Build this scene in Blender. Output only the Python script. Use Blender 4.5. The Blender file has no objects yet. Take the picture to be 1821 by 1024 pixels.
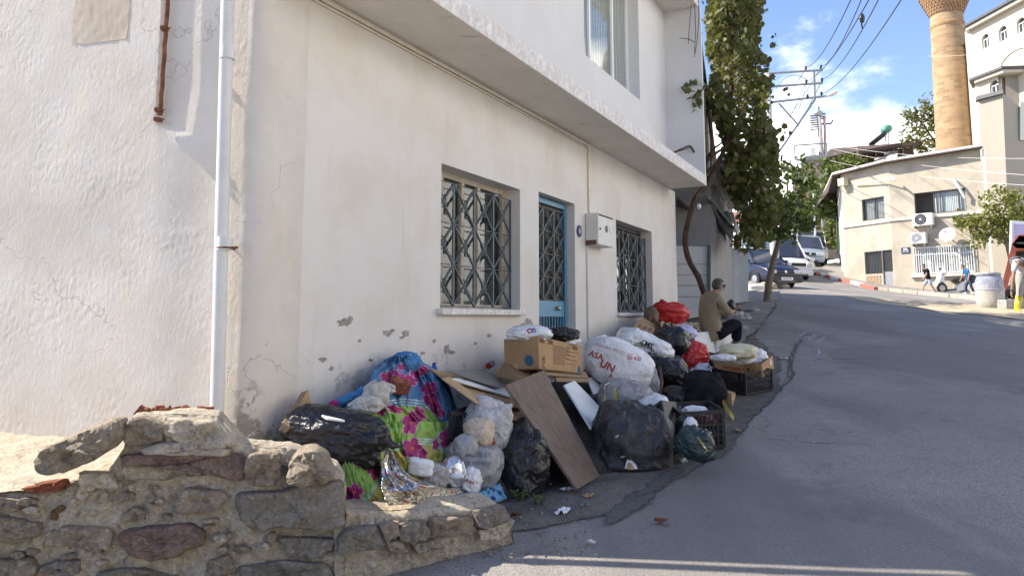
import bpy, bmesh, math, random
import numpy as np
from mathutils import Vector, Matrix, noise
from mathutils.bvhtree import BVHTree
random.seed(7); rng = np.random.default_rng(7)
SC = bpy.context.scene; COL = SC.collection
R = math.radians

# ------------------------------------------------------------------ camera
FPX, CX, CY, CAMZ = 1316.0, 910.5, 415.0, 1.75
PITCH = math.atan(150 / FPX)
cam_d = bpy.data.cameras.new('camera'); cam = bpy.data.objects.new('camera', cam_d); COL.objects.link(cam)
cam.location = (0, 0, CAMZ); cam.rotation_euler = (math.pi / 2 + PITCH, 0, 0)
cam_d.sensor_fit = 'HORIZONTAL'; cam_d.sensor_width = 36.0; cam_d.lens = FPX / 1821 * 36
cam_d.shift_y = -(512 - CY) / 1821; cam_d.clip_start = 0.05; cam_d.clip_end = 5000
SC.camera = cam

# ------------------------------------------------------------------ sun, sky, exposure
SUN_AZ, SUN_EL = 277.0, 43.0            # azimuth clockwise from +Y
sun_d = bpy.data.lights.new('sun', 'SUN'); sun = bpy.data.objects.new('sun', sun_d); COL.objects.link(sun)
sun_d.energy = 3.6; sun_d.angle = R(0.53); sun_d.color = (1.0, 0.90, 0.77)
_sv = Vector((math.sin(R(SUN_AZ)) * math.cos(R(SUN_EL)), math.cos(R(SUN_AZ)) * math.cos(R(SUN_EL)), math.sin(R(SUN_EL))))
sun.rotation_euler = _sv.to_track_quat('Z', 'Y').to_euler()
world = bpy.data.worlds.new('World'); SC.world = world; world.use_nodes = True
SC.view_settings.view_transform = 'Standard'; SC.view_settings.look = 'None'
SC.view_settings.exposure = 1.52; SC.view_settings.gamma = 1.0
SC.render.engine = 'CYCLES'
SC.cycles.use_denoising = True
SC.cycles.max_bounces = 7; SC.cycles.diffuse_bounces = 4; SC.cycles.glossy_bounces = 3; SC.cycles.transmission_bounces = 5
SC.cycles.transparent_max_bounces = 12

def build_world():
    nt = world.node_tree; nt.nodes.clear(); L = nt.links.new
    def N(t, **k):
        n = nt.nodes.new(t)
        for a, b in k.items(): setattr(n, a, b)
        return n
    out = N('ShaderNodeOutputWorld'); bg = N('ShaderNodeBackground'); bg.inputs['Strength'].default_value = 0.14
    sky = N('ShaderNodeTexSky', sky_type='NISHITA', sun_disc=False, sun_elevation=R(SUN_EL), sun_rotation=R(SUN_AZ))
    sky.air_density = 1.0; sky.dust_density = 0.6; sky.ozone_density = 1.5
    tc = N('ShaderNodeTexCoord'); mp = N('ShaderNodeMapping'); mp.inputs['Scale'].default_value = (1, 1, 1.7)
    L(tc.outputs['Generated'], mp.inputs['Vector'])
    n1 = N('ShaderNodeTexNoise'); n1.inputs['Scale'].default_value = 2.6; n1.inputs['Detail'].default_value = 9; n1.inputs['Roughness'].default_value = 0.55
    L(mp.outputs[0], n1.inputs['Vector'])
    sep = N('ShaderNodeSeparateXYZ'); L(tc.outputs['Generated'], sep.inputs[0])
    # broken cumulus everywhere, piled higher towards the east (right) of the street
    mx = N('ShaderNodeMath', operation='MULTIPLY_ADD'); mx.inputs[1].default_value = 0.42; mx.inputs[2].default_value = 0.115
    L(sep.outputs['X'], mx.inputs[0])
    d = N('ShaderNodeMath', operation='SUBTRACT'); L(mx.outputs[0], d.inputs[0]); L(sep.outputs['Z'], d.inputs[1])
    sc = N('ShaderNodeMath', operation='MULTIPLY'); sc.inputs[1].default_value = 5.5; L(d.outputs[0], sc.inputs[0]); sc.use_clamp = False
    lo = N('ShaderNodeMath', operation='MAXIMUM'); lo.inputs[1].default_value = -1.0; L(sc.outputs[0], lo.inputs[0]); sc = lo
    n2 = N('ShaderNodeMath', operation='MULTIPLY_ADD'); n2.inputs[1].default_value = 4.2; n2.inputs[2].default_value = -1.85
    L(n1.outputs['Fac'], n2.inputs[0])
    ad = N('ShaderNodeMath', operation='ADD'); L(sc.outputs[0], ad.inputs[0]); L(n2.outputs[0], ad.inputs[1])
    ramp = N('ShaderNodeValToRGB'); L(ad.outputs[0], ramp.inputs[0])
    ramp.color_ramp.elements[0].position = 0.0; ramp.color_ramp.elements[1].position = 0.55
    ramp.color_ramp.interpolation = 'EASE'
    n3 = N('ShaderNodeTexNoise'); n3.inputs['Scale'].default_value = 5; n3.inputs['Detail'].default_value = 6
    L(mp.outputs[0], n3.inputs['Vector'])
    cr = N('ShaderNodeValToRGB'); L(n3.outputs['Fac'], cr.inputs[0])
    cr.color_ramp.elements[0].position = 0.3; cr.color_ramp.elements[0].color = (5.9, 5.8, 5.7, 1)
    cr.color_ramp.elements[1].position = 0.62; cr.color_ramp.elements[1].color = (9.0, 8.7, 8.2, 1)
    # the blue of the photograph's sky is a lighter, milky one
    hz = N('ShaderNodeMixRGB', blend_type='MULTIPLY'); hz.inputs['Fac'].default_value = 1.0; hz.inputs['Color2'].default_value = (0.62, 0.62, 0.70, 1)
    L(sky.outputs[0], hz.inputs['Color1'])
    mix = N('ShaderNodeMixRGB'); L(ramp.outputs[0], mix.inputs['Fac']); L(hz.outputs[0], mix.inputs['Color1']); L(cr.outputs[0], mix.inputs['Color2'])
    L(mix.outputs[0], bg.inputs['Color']); L(bg.outputs[0], out.inputs['Surface'])
build_world()

# ------------------------------------------------------------------ measuring helpers: rays of the surveyed view, terrain, facade frame
_cp, _sp = math.cos(PITCH), math.sin(PITCH)
def ray(px, py):
    u, v = (px - CX) / FPX, (CY - py) / FPX
    return Vector((u, _cp - v * _sp, _sp + v * _cp))
def pt(px, py, Y):
    r = ray(px, py); return Vector((0, 0, CAMZ)) + r * (Y / r.y)
# terrain: thin plate spline through surveyed heights (x, y, height below/above the camera)
_cpts = [(0, 0, -1.78), (-5, 0, -1.85), (6, 0, -1.75), (-3, 3.5, -1.58), (-1, 4.1, -1.5), (0, 4.75, -1.42), (3, 4.2, -1.43), (.94, 5.9, -1.33),
         (2.0, 6.9, -1.24), (2.93, 9.17, -1.0), (3.9, 13, -.56), (7.5, 22, .43), (10.2, 27.5, 1.07), (18.7, 45, 3.3), (12.75, 19.7, .24),
         (16.2, 37, 1.78), (18.3, 32.5, .99), (21.0, 30.5, .72), (30, 30, 0.2), (32, 45, 1.6), (5.5, 8, -.84), (12, 4, -1.1), (-4, 12, -.9),
         (0, 25, .6), (25, 60, 4.4), (-10, 45, 3.2), (45, 60, 3.6), (-12, -8, -2.3), (14, -8, -2.2), (30, 10, -1.0), (-14, 12, -1.0)]
_cx = np.array([(a, b) for a, b, c in _cpts], float); _cz = np.array([c for a, b, c in _cpts], float) + CAMZ
def _phi(r2): return np.where(r2 > 0, 0.5 * r2 * np.log(np.maximum(r2, 1e-12)), 0.0)
def _fit():
    n = len(_cx); d2 = ((_cx[:, None] - _cx[None]) ** 2).sum(-1)
    A = np.zeros((n + 3, n + 3)); A[:n, :n] = _phi(d2) + np.eye(n) * 0.4
    A[:n, n] = 1; A[:n, n + 1:] = _cx; A[n, :n] = 1; A[n + 1:, :n] = _cx.T
    return np.linalg.solve(A, np.concatenate([_cz, np.zeros(3)]))
_w = _fit()
def tz_np(P):
    P = np.asarray(P, float); d2 = ((P[:, None] - _cx[None]) ** 2).sum(-1)
    z = _phi(d2) @ _w[:-3] + _w[-3] + P @ _w[-2:]
    r = np.hypot(P[:, 0] - 8, P[:, 1] - 20); k = np.clip((r - 45) / 60, 0, 1)
    return z * (1 - k) + 4.0 * k
def tz(x, y): return float(tz_np([(x, y)])[0])
def ground(px, py):
    r = ray(px, py); o = Vector((0, 0, CAMZ)); a, b = 1.0, 1.0
    t = np.arange(1.2, 70, 0.02); P = np.stack([o.x + r.x * t, o.y + r.y * t], 1); h = o.z + r.z * t - tz_np(P)
    i = int(np.argmax(h < 0)); t0 = t[i]
    q = o + r * float(t0); return Vector((q.x, q.y, tz(q.x, q.y)))
# facade frame: s runs along the wall up the street, t stands out of it towards the road
FW = 3.77
_d = ray(1603, 565); _d.z = 0; FD = _d.normalized(); FN = Vector((FD.y, -FD.x, 0))
def fac(px, py, t=0.0):
    r = ray(px, py); o = Vector((0, 0, CAMZ)); k = (-FW + t) / r.dot(FN); return o + r * k
def fs(p): return p.dot(FD)
def ft(p): return p.dot(FN) + FW
def fp(s, t, z): return FD * s + FN * (t - FW) + Vector((0, 0, z))
def fs_px(px, py=500, t=0): return fs(fac(px, py, t))

# ------------------------------------------------------------------ mesh building
ORIG = {}
class MB:
    def __init__(s): s.v = []; s.f = []; s.m = []; s.cur = 0
    def add(s, verts, faces):
        b = len(s.v); s.v.extend([tuple(p) for p in verts]); s.f.extend([tuple(i + b for i in f) for f in faces]); s.m.extend([s.cur] * len(faces)); return s
    def box(s, c, size, M=None):
        hx, hy, hz = size[0] / 2, size[1] / 2, size[2] / 2; c = Vector(c)
        V = [Vector((x, y, z)) for z in (-hz, hz) for y in (-hy, hy) for x in (-hx, hx)]
        if M is not None: V = [M @ p for p in V]
        return s.add([p + c for p in V], [(0, 2, 3, 1), (4, 5, 7, 6), (0, 1, 5, 4), (2, 6, 7, 3), (0, 4, 6, 2), (1, 3, 7, 5)])
    def fbox(s, s0, s1, t0, t1, z0, z1):           # box in the facade frame
        V = [fp(a, b, c) for c in (z0, z1) for b in (t0, t1) for a in (s0, s1)]
        return s.add(V, [(0, 1, 3, 2), (4, 6, 7, 5), (0, 4, 5, 1), (2, 3, 7, 6), (0, 2, 6, 4), (1, 5, 7, 3)])
    def hexa(s, V):                                 # 8 corners, order as box
        return s.add(V, [(0, 2, 3, 1), (4, 5, 7, 6), (0, 1, 5, 4), (2, 6, 7, 3), (0, 4, 6, 2), (1, 3, 7, 5)])
    def quad(s, *V): return s.add(V, [tuple(range(len(V)))])
    def tube(s, pts, rad, n=8, cap=True):
        pts = [Vector(p) for p in pts]; k = len(pts); rad = rad if isinstance(rad, (list, tuple)) else [rad] * k
        V = []; up = None
        for i, p in enumerate(pts):
            t = (pts[min(i + 1, k - 1)] - pts[max(i - 1, 0)]).normalized()
            if up is None: up = t.orthogonal().normalized()
            a = (up - t * up.dot(t))
            a = a.normalized() if a.length > 1e-6 else t.orthogonal().normalized()
            up = a; b = t.cross(a)
            for j in range(n):
                th = 2 * math.pi * j / n; V.append(p + (a * math.cos(th) + b * math.sin(th)) * rad[i])
        Fc = [(i * n + j, i * n + (j + 1) % n, (i + 1) * n + (j + 1) % n, (i + 1) * n + j) for i in range(k - 1) for j in range(n)]
        if cap: Fc += [tuple(range(n - 1, -1, -1)), tuple((k - 1) * n + j for j in range(n))]
        return s.add(V, Fc)
    def lathe(s, prof, n=24, c=(0, 0, 0), M=None, a0=0, a1=2 * math.pi):
        c = Vector(c); full = abs(a1 - a0 - 2 * math.pi) < 1e-6; m = n if full else n + 1; V = []
        for r, z in prof:
            for j in range(m):
                th = a0 + (a1 - a0) * j / n; p = Vector((r * math.cos(th), r * math.sin(th), z)); V.append((M @ p if M is not None else p) + c)
        Fc = [(i * m + j, i * m + (j + 1) % m, (i + 1) * m + (j + 1) % m, (i + 1) * m + j) for i in range(len(prof) - 1) for j in range(n)]
        return s.add(V, Fc)
    def grid(s, fn, nu, nv):
        V = [fn(i / nu, j / nv) for j in range(nv + 1) for i in range(nu + 1)]
        return s.add(V, [(j * (nu + 1) + i, j * (nu + 1) + i + 1, (j + 1) * (nu + 1) + i + 1, (j + 1) * (nu + 1) + i) for j in range(nv) for i in range(nu)])
    def prism(s, poly, vec):                        # planar polygon swept by a vector
        poly = [Vector(p) for p in poly]; vec = Vector(vec); n = len(poly)
        return s.add(poly + [p + vec for p in poly], [tuple(range(n - 1, -1, -1)), tuple(range(n, 2 * n))] + [(i, (i + 1) % n, n + (i + 1) % n, n + i) for i in range(n)])
    def sphere(s, c, r, M=None, n=12):
        prof = [(math.sin(math.pi * i / (n // 2)) , -math.cos(math.pi * i / (n // 2))) for i in range(n // 2 + 1)]
        D = Matrix.Diagonal(Vector(r if isinstance(r, (tuple, list)) else (r, r, r)))
        return s.lathe([(max(a, 1e-4), b) for a, b in prof], n, c, (M @ D) if M is not None else D)
    def mesh(s, name, mats, off=(0, 0, 0), smooth=False):
        me = bpy.data.meshes.new(name); off = Vector(off)
        V = np.array(s.v, float).reshape(-1, 3) - np.array(off)
        me.from_pydata(V.tolist(), [], s.f)
        for m in (mats if isinstance(mats, (list, tuple)) else [mats]): me.materials.append(m)
        if len(set(s.m)) > 1: me.polygons.foreach_set('material_index', s.m)
        if smooth: me.polygons.foreach_set('use_smooth', [True] * len(s.f))
        me.update(); return me
    def build(s, name, mats, parent=None, smooth=False, bevel=0, loc=None, recalc=True, auto=None, seg=2):
        if parent is not None: off = ORIG.get(parent.name, Vector((0, 0, 0)))
        elif loc is not None: off = Vector(loc)
        else: off = Vector((0, 0, 0))
        me = s.mesh(name, mats, off, smooth)
        if recalc or bevel:
            bm = bmesh.new(); bm.from_mesh(me)
            if recalc: bmesh.ops.recalc_face_normals(bm, faces=bm.faces)
            if bevel:
                es = [e for e in bm.edges if len(e.link_faces) == 2 and e.calc_face_angle(0) > 0.6]
                bmesh.ops.bevel(bm, geom=es, offset=bevel, segments=seg, affect='EDGES', profile=0.6, clamp_overlap=True)
            bm.to_mesh(me); bm.free()
        if auto: me.polygons.foreach_set('use_smooth', [True] * len(me.polygons)); me.set_sharp_from_angle(angle=R(auto))
        o = bpy.data.objects.new(name, me); COL.objects.link(o)
        if parent is not None: o.parent = parent; ORIG[o.name] = off
        else: o.location = off; ORIG[o.name] = off
        return o
def tag(o, label, cat, group=None, kind=None):
    o['label'] = label; o['category'] = cat
    if group: o['group'] = group
    if kind: o['kind'] = kind
    return o
def thing(name, label, cat, loc=(0, 0, 0), group=None):
    o = bpy.data.objects.new(name, None); COL.objects.link(o); o.location = loc; ORIG[o.name] = Vector(loc); o.empty_display_size = 0.2
    return tag(o, label, cat, group)
def struct(o): o['kind'] = 'structure'; return o
def dup_tree(root, loc, rz=None, label=None, scale=None):
    def cp(o, par):
        c = o.copy(); COL.objects.link(c)
        if par is not None: c.parent = par
        for ch in o.children: cp(ch, c)
        return c
    c = cp(root, None); c.location = loc
    if rz is not None: c.rotation_euler = (0, 0, rz)
    if scale: c.scale = (scale,) * 3
    if label: c['label'] = label
    return c
def fbm(p, sc=1.0, oc=4): return noise.fractal(Vector(p) * sc, 1.0, 2.0, oc)

# ------------------------------------------------------------------ materials
class NT:
    def __init__(s, name):
        s.m = bpy.data.materials.new(name); s.m.use_nodes = True; s.t = s.m.node_tree; s.t.nodes.clear()
        s.out = s.n('ShaderNodeOutputMaterial'); s.b = s.n('ShaderNodeBsdfPrincipled'); s.l(s.b.outputs[0], s.out.inputs[0])
        s.tc = s.n('ShaderNodeTexCoord')
    def n(s, t, **k):
        x = s.t.nodes.new(t)
        for a, b in k.items(): setattr(x, a, b)
        return x
    def l(s, a, b): s.t.links.new(a, b)
    def vec(s, scale=(1, 1, 1), src='Object', rot=(0, 0, 0)):
        mp = s.n('ShaderNodeMapping'); mp.inputs['Scale'].default_value = scale; mp.inputs['Rotation'].default_value = rot
        s.l(s.tc.outputs[src], mp.inputs[0]); return mp.outputs[0]
    def noise(s, sc, det=6, ro=0.6, vec=None, dist=0):
        x = s.n('ShaderNodeTexNoise'); x.inputs['Scale'].default_value = sc; x.inputs['Detail'].default_value = det; x.inputs['Roughness'].default_value = ro; x.inputs['Distortion'].default_value = dist
        s.l(vec if vec is not None else s.tc.outputs['Object'], x.inputs['Vector']); return x.outputs['Fac']
    def voro(s, sc, vec=None, feature='DISTANCE_TO_EDGE', out='Distance', rnd=1):
        x = s.n('ShaderNodeTexVoronoi', feature=feature); x.inputs['Scale'].default_value = sc; x.inputs['Randomness'].default_value = rnd
        s.l(vec if vec is not None else s.tc.outputs['Object'], x.inputs['Vector']); return x.outputs[out]
    def ramp(s, fac, stops, mode='LINEAR'):
        x = s.n('ShaderNodeValToRGB'); s.l(fac, x.inputs[0]); e = x.color_ramp.elements; x.color_ramp.interpolation = mode
        while len(e) < len(stops): e.new(0.5)
        for k, (p, c) in zip(e, stops):
            k.position = p; k.color = (c, c, c, 1) if not isinstance(c, (tuple, list)) else (*c[:3], 1)
        return x.outputs[0]
    def mix(s, fac, a, b, blend='MIX'):
        x = s.n('ShaderNodeMixRGB', blend_type=blend)
        for sock, v in ((x.inputs[0], fac), (x.inputs[1], a), (x.inputs[2], b)):
            if isinstance(v, (int, float)): sock.default_value = v if sock == x.inputs[0] else (v, v, v, 1)
            elif isinstance(v, (tuple, list)): sock.default_value = (*v[:3], 1)
            else: s.l(v, sock)
        return x.outputs[0]
    def math(s, op, a, b=None, c=None):
        x = s.n('ShaderNodeMath', operation=op)
        for i, v in enumerate((a, b, c)):
            if v is None: continue
            if isinstance(v, (int, float)): x.inputs[i].default_value = v
            else: s.l(v, x.inputs[i])
        return x.outputs[0]
    def sep(s, vec=None):
        x = s.n('ShaderNodeSeparateXYZ'); s.l(vec if vec is not None else s.tc.outputs['Object'], x.inputs[0]); return x.outputs
    def bump(s, h, strength=0.5, dist=0.01, prev=None):
        x = s.n('ShaderNodeBump'); x.inputs['Strength'].default_value = strength; x.inputs['Distance'].default_value = dist; s.l(h, x.inputs['Height'])
        if prev is not None: s.l(prev, x.inputs['Normal'])
        return x.outputs[0]
    def done(s, col=None, rough=0.8, normal=None, metal=0, spec=None, trans=None, alpha=None, sss=None):
        def put(k, v):
            if v is None: return
            i = s.b.inputs[k]
            if isinstance(v, (int, float)): i.default_value = v
            elif isinstance(v, (tuple, list)): i.default_value = (*v[:3], 1)
            else: s.l(v, i)
        put('Base Color', col); put('Roughness', rough); put('Normal', normal); put('Metallic', metal); put('Specular IOR Level', spec); put('Transmission Weight', trans); put('Alpha', alpha)
        return s.m
def mat_simple(name, col, rough=0.7, var=0.15, sc=6, bump=0.0, bsc=60, metal=0, spec=None):
    k = NT(name); n = k.noise(sc)
    c = k.mix(k.ramp(n, [(0.3, 0.0), (0.7, 1.0)]), tuple(x * (1 - var) for x in col), tuple(min(1, x * (1 + var)) for x in col))
    nm = k.bump(k.noise(bsc, 4), bump, 0.004) if bump else None
    return k.done(c, rough, nm, metal, spec)
# ================================================================== materials of the setting
PC_X = fp(fs_px(452), 0, 0).x
def mat_asphalt():
    k = NT('asphalt'); o = k.tc.outputs['Object']
    big = k.noise(0.5, 5, 0.6); mid = k.noise(4, 6, 0.7); fine = k.noise(85, 3, 0.8)
    v = k.voro(62, feature='F1', out='Distance')
    agg = k.ramp(v, [(0.15, 1.0), (0.5, 0.0)])
    c = k.mix(k.ramp(big, [(0.3, 0), (0.7, 1)]), (0.285, 0.262, 0.235), (0.405, 0.377, 0.34))
    c = k.mix(k.ramp(mid, [(0.35, 0.0), (0.75, 0.45)]), c, (0.205, 0.198, 0.190))
    c = k.mix(k.math('MULTIPLY', agg, 0.55), c, (0.42, 0.41, 0.39))
    c = k.mix(k.ramp(fine, [(0.36, 0.8), (0.56, 0.0)]), c, (0.085, 0.083, 0.08))
    ps = k.noise(0.35, 2, 0.4, k.vec((1.0, 0.35, 1), rot=(0, 0, R(28))), 0.8); c = k.mix(k.ramp(ps, [(0.50, 0), (0.53, 0.55)]), c, (0.17, 0.161, 0.15))
    oil = k.ramp(k.noise(0.9, 7, 0.72), [(0.57, 0), (0.72, 0.75)]); c = k.mix(oil, c, (0.10, 0.096, 0.092))
    ps2 = k.ramp(k.noise(1.7, 5, 0.6), [(0.60, 0), (0.75, 0.4)]); c = k.mix(ps2, c, (0.42, 0.40, 0.37))
    # lengthwise wear streaks and tar-filled cracks with a shape of their own
    w = k.noise(1.1, 3, 0.5, k.vec((1.4, 0.25, 1), rot=(0, 0, R(28))))
    c = k.mix(k.ramp(w, [(0.48, 0), (0.66, 0.55)]), c, (0.165, 0.158, 0.15))
    dn = k.n('ShaderNodeVectorMath', operation='ADD'); nz = k.n('ShaderNodeTexNoise'); nz.inputs['Scale'].default_value = 1.8; nz.inputs['Detail'].default_value = 5
    k.l(o, nz.inputs[0]); k.l(o, dn.inputs[0]); sc = k.n('ShaderNodeVectorMath', operation='SCALE'); sc.inputs['Scale'].default_value = 0.9; k.l(nz.outputs['Color'], sc.inputs[0]); k.l(sc.outputs[0], dn.inputs[1])
    cr = k.voro(0.23, dn.outputs[0]); crk = k.ramp(cr, [(0.0, 1.0), (0.006, 0.0)])
    c = k.mix(k.math('MULTIPLY', crk, k.ramp(k.noise(0.8), [(0.45, 0), (0.6, 0.8)])), c, (0.03, 0.03, 0.03))
    sp = k.voro(2.6, feature='F1'); c = k.mix(k.ramp(sp, [(0.012, 0.55), (0.03, 0.0)]), c, (0.02, 0.02, 0.02))
    h = k.mix(0.5, fine, v); n1 = k.bump(h, 0.85, 0.006); n2 = k.bump(mid, 0.35, 0.03, n1)
    return k.done(c, k.ramp(mid, [(0.3, 0.78), (0.7, 0.95)]), n2, spec=0.3)
def mat_dirt(name='dirt', a=(0.085, 0.078, 0.07), b=(0.19, 0.175, 0.155)):
    k = NT(name); n = k.noise(3.2, 8, 0.68); f = k.noise(55, 5, 0.75); v = k.voro(38, feature='F1')
    c = k.mix(k.ramp(n, [(0.34, 0), (0.66, 1)]), a, b)
    c = k.mix(k.ramp(f, [(0.5, 0), (0.78, 0.75)]), c, tuple(min(1, x * 2.1) for x in b))
    c = k.mix(k.ramp(v, [(0.1, 0.35), (0.25, 0.0)]), c, tuple(x * 2.4 for x in a))
    nm = k.bump(k.mix(0.5, f, v), 0.9, 0.012); nm = k.bump(n, 0.6, 0.05, nm)
    return k.done(c, 0.95, nm, spec=0.2)
def mat_plaster_rough():
    k = NT('rough_limewash_plaster'); x, y, z = k.sep()
    st = k.vec((1.6, 1.6, 0.7))
    n1 = k.noise(26, 7, 0.62, k.vec((1.3, 1.3, 0.8)), 0.6); n2 = k.noise(90, 4, 0.7); n3 = k.noise(2.2, 5, 0.6)
    c = k.mix(k.ramp(n3, [(0.38, 0), (0.62, 1)]), (0.59, 0.545, 0.475), (0.645, 0.607, 0.55))
    c = k.mix(k.ramp(k.noise(3.5, 6, 0.65, st), [(0.56, 0), (0.7, 0.55)]), c, (0.72, 0.63, 0.49))
    # exposed ochre undercoat near the foot and round the corner
    foot = k.math('MULTIPLY', k.ramp(k.math('SUBTRACT', z, 0.9), [(0.0, 1.0), (0.75, 0.0)]), k.ramp(k.noise(5, 8, 0.7), [(0.42, 0), (0.62, 1)]))
    c = k.mix(k.math('MULTIPLY', foot, 0.75), c, (0.60, 0.53, 0.43))
    crn = k.math('MULTIPLY', k.ramp(x, [(0.0, 0), (1, 1)]), 0)
    chip = k.ramp(k.noise(7, 9, 0.72), [(0.69, 0), (0.70, 1)])
    lowz = k.ramp(k.math('SUBTRACT', z, 0.8), [(0.1, 1.0), (0.9, 0.12)])
    crx = k.math('MULTIPLY', k.ramp(k.math('ABSOLUTE', k.math('SUBTRACT', x, PC_X)), [(0.0, 1.0), (0.22, 0.0)]), k.ramp(k.math('SUBTRACT', z, 0.8), [(0.0, 1), (0.75, 0)])); chip2 = k.math('MULTIPLY', k.ramp(k.noise(5.5, 8, 0.7), [(0.50, 0), (0.52, 1)]), k.ramp(crx, [(.25, 0), (.4, 1)])); cm = k.math('MAXIMUM', k.math('MULTIPLY', chip, lowz), chip2)
    c = k.mix(cm, c, (0.36, 0.31, 0.25))
    ov = k.n('ShaderNodeVectorMath', operation='ADD'); nz = k.n('ShaderNodeTexNoise'); nz.inputs['Scale'].default_value = 3; nz.inputs['Detail'].default_value = 6
    k.l(k.tc.outputs['Object'], nz.inputs[0]); k.l(k.tc.outputs['Object'], ov.inputs[0]); k.l(nz.outputs['Color'], ov.inputs[1])
    crk = k.ramp(k.voro(0.75, ov.outputs[0]), [(0.0, 1), (0.005, 0)])
    crk = k.math('MULTIPLY', crk, k.ramp(k.noise(1.1, 2), [(0.48, 0), (0.58, 1)]))
    c = k.mix(k.math('MULTIPLY', crk, 0.6), c, (0.34, 0.29, 0.24))
    nm = k.bump(n2, 0.35, 0.003); nm = k.bump(n1, 0.5, 0.006, nm); nm = k.bump(k.math('SUBTRACT', 1, k.math('ADD', cm, crk)), 0.6, 0.006, nm)
    return k.done(c, 0.93, nm, spec=0.2)
def mat_plaster_smooth(name='painted_plaster', base=(0.80, 0.79, 0.775), warm=(0.74, 0.70, 0.63), low=True, wear=1.0):
    k = NT(name); x, y, z = k.sep()
    st = k.vec((2.2, 2.2, 0.28)); big = k.noise(0.9, 5, 0.6); s1 = k.noise(4.5, 7, 0.65, st)
    c = k.mix(k.ramp(big, [(0.38, 0), (0.64, 0.8)]), base, tuple(b * 0.97 for b in base))
    c = k.mix(k.math('MULTIPLY', k.ramp(z, [(0.0, 0.1), (1.0, 1.0)]), 0), c, warm)
    c = k.mix(k.ramp(k.noise(1.5, 6, 0.62), [(0.44, 0), (0.66, 0.75 * wear)]), c, warm)
    c = k.mix(k.ramp(s1, [(0.56, 0), (0.74, 0.32 * wear)]), c, (0.55, 0.50, 0.43))
    # dark hair-thin drips
    dr = k.noise(30, 3, 0.5, k.vec((2.0, 2.0, 0.05))); drm = k.math('MULTIPLY', k.ramp(dr, [(0.66, 0), (0.72, 1)]), k.ramp(k.noise(1.2, 3), [(0.56, 0), (0.66, 0.55 * wear)]))
    c = k.mix(drm, c, (0.40, 0.38, 0.36))
    f2 = k.noise(9, 9, 0.7, dist=0.5)
    c = k.mix(k.ramp(f2, [(0.62, 0), (0.75, 0.4 * wear)]), c, (0.56, 0.52, 0.46))
    nm = k.bump(k.noise(120, 3), 0.10, 0.002); nm = k.bump(k.noise(5, 6), 0.22, 0.02, nm)
    if low:
        zz = k.math('SUBTRACT', z, 0.55)
        chip = k.noise(6.5, 10, 0.72); cm = k.math('MULTIPLY', k.ramp(chip, [(0.565, 0), (0.577, 1)]), k.ramp(zz, [(0.35, 1), (1.25, 0.0)]))
        c = k.mix(cm, c, (0.33, 0.31, 0.285))
        dirty = k.math('MULTIPLY', k.ramp(k.noise(11, 8, 0.7), [(0.42, 0), (0.72, 1)]), k.ramp(zz, [(0.1, 0.6), (0.8, 0.0)]))
        c = k.mix(dirty, c, (0.42, 0.39, 0.35))
        nm = k.bump(k.math('SUBTRACT', 1, cm), 0.8, 0.008, nm)
    return k.done(c, 0.8, nm, spec=0.3)
def mat_edge():
    k = NT('weathered_slab_edge'); n = k.noise(14, 9, 0.72, k.vec((1, 1, 0.7)))
    c = k.mix(k.ramp(n, [(0.40, 0), (0.56, 1)]), (0.78, 0.77, 0.75), (0.60, 0.57, 0.53))
    c = k.mix(k.ramp(k.noise(22, 8, 0.75), [(0.56, 0), (0.70, 0.85)]), c, (0.36, 0.34, 0.32))
    c = k.mix(k.ramp(k.noise(3, 4), [(0.55, 0), (0.7, 0.5)]), c, (0.62, 0.50, 0.38))
    return k.done(c, 0.9, k.bump(n, 0.5, 0.01))
def mat_soffit():
    k = NT('soffit_paint'); n = k.noise(2.5, 7, 0.65)
    c = k.mix(k.ramp(n, [(0.35, 0), (0.7, 1)]), (0.74, 0.70, 0.63), (0.64, 0.60, 0.53))
    l = k.noise(9, 5, 0.6, k.vec((0.35, 2.2, 1), rot=(0, 0, R(35)))); pl = k.math('MULTIPLY', k.ramp(l, [(0.63, 0), (0.67, 1)]), k.ramp(k.noise(1.7, 2), [(0.5, 0), (0.6, 0.8)]))
    c = k.mix(pl, c, (0.42, 0.37, 0.31))
    return k.done(c, 0.9, k.bump(l, 0.25, 0.012))
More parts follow.
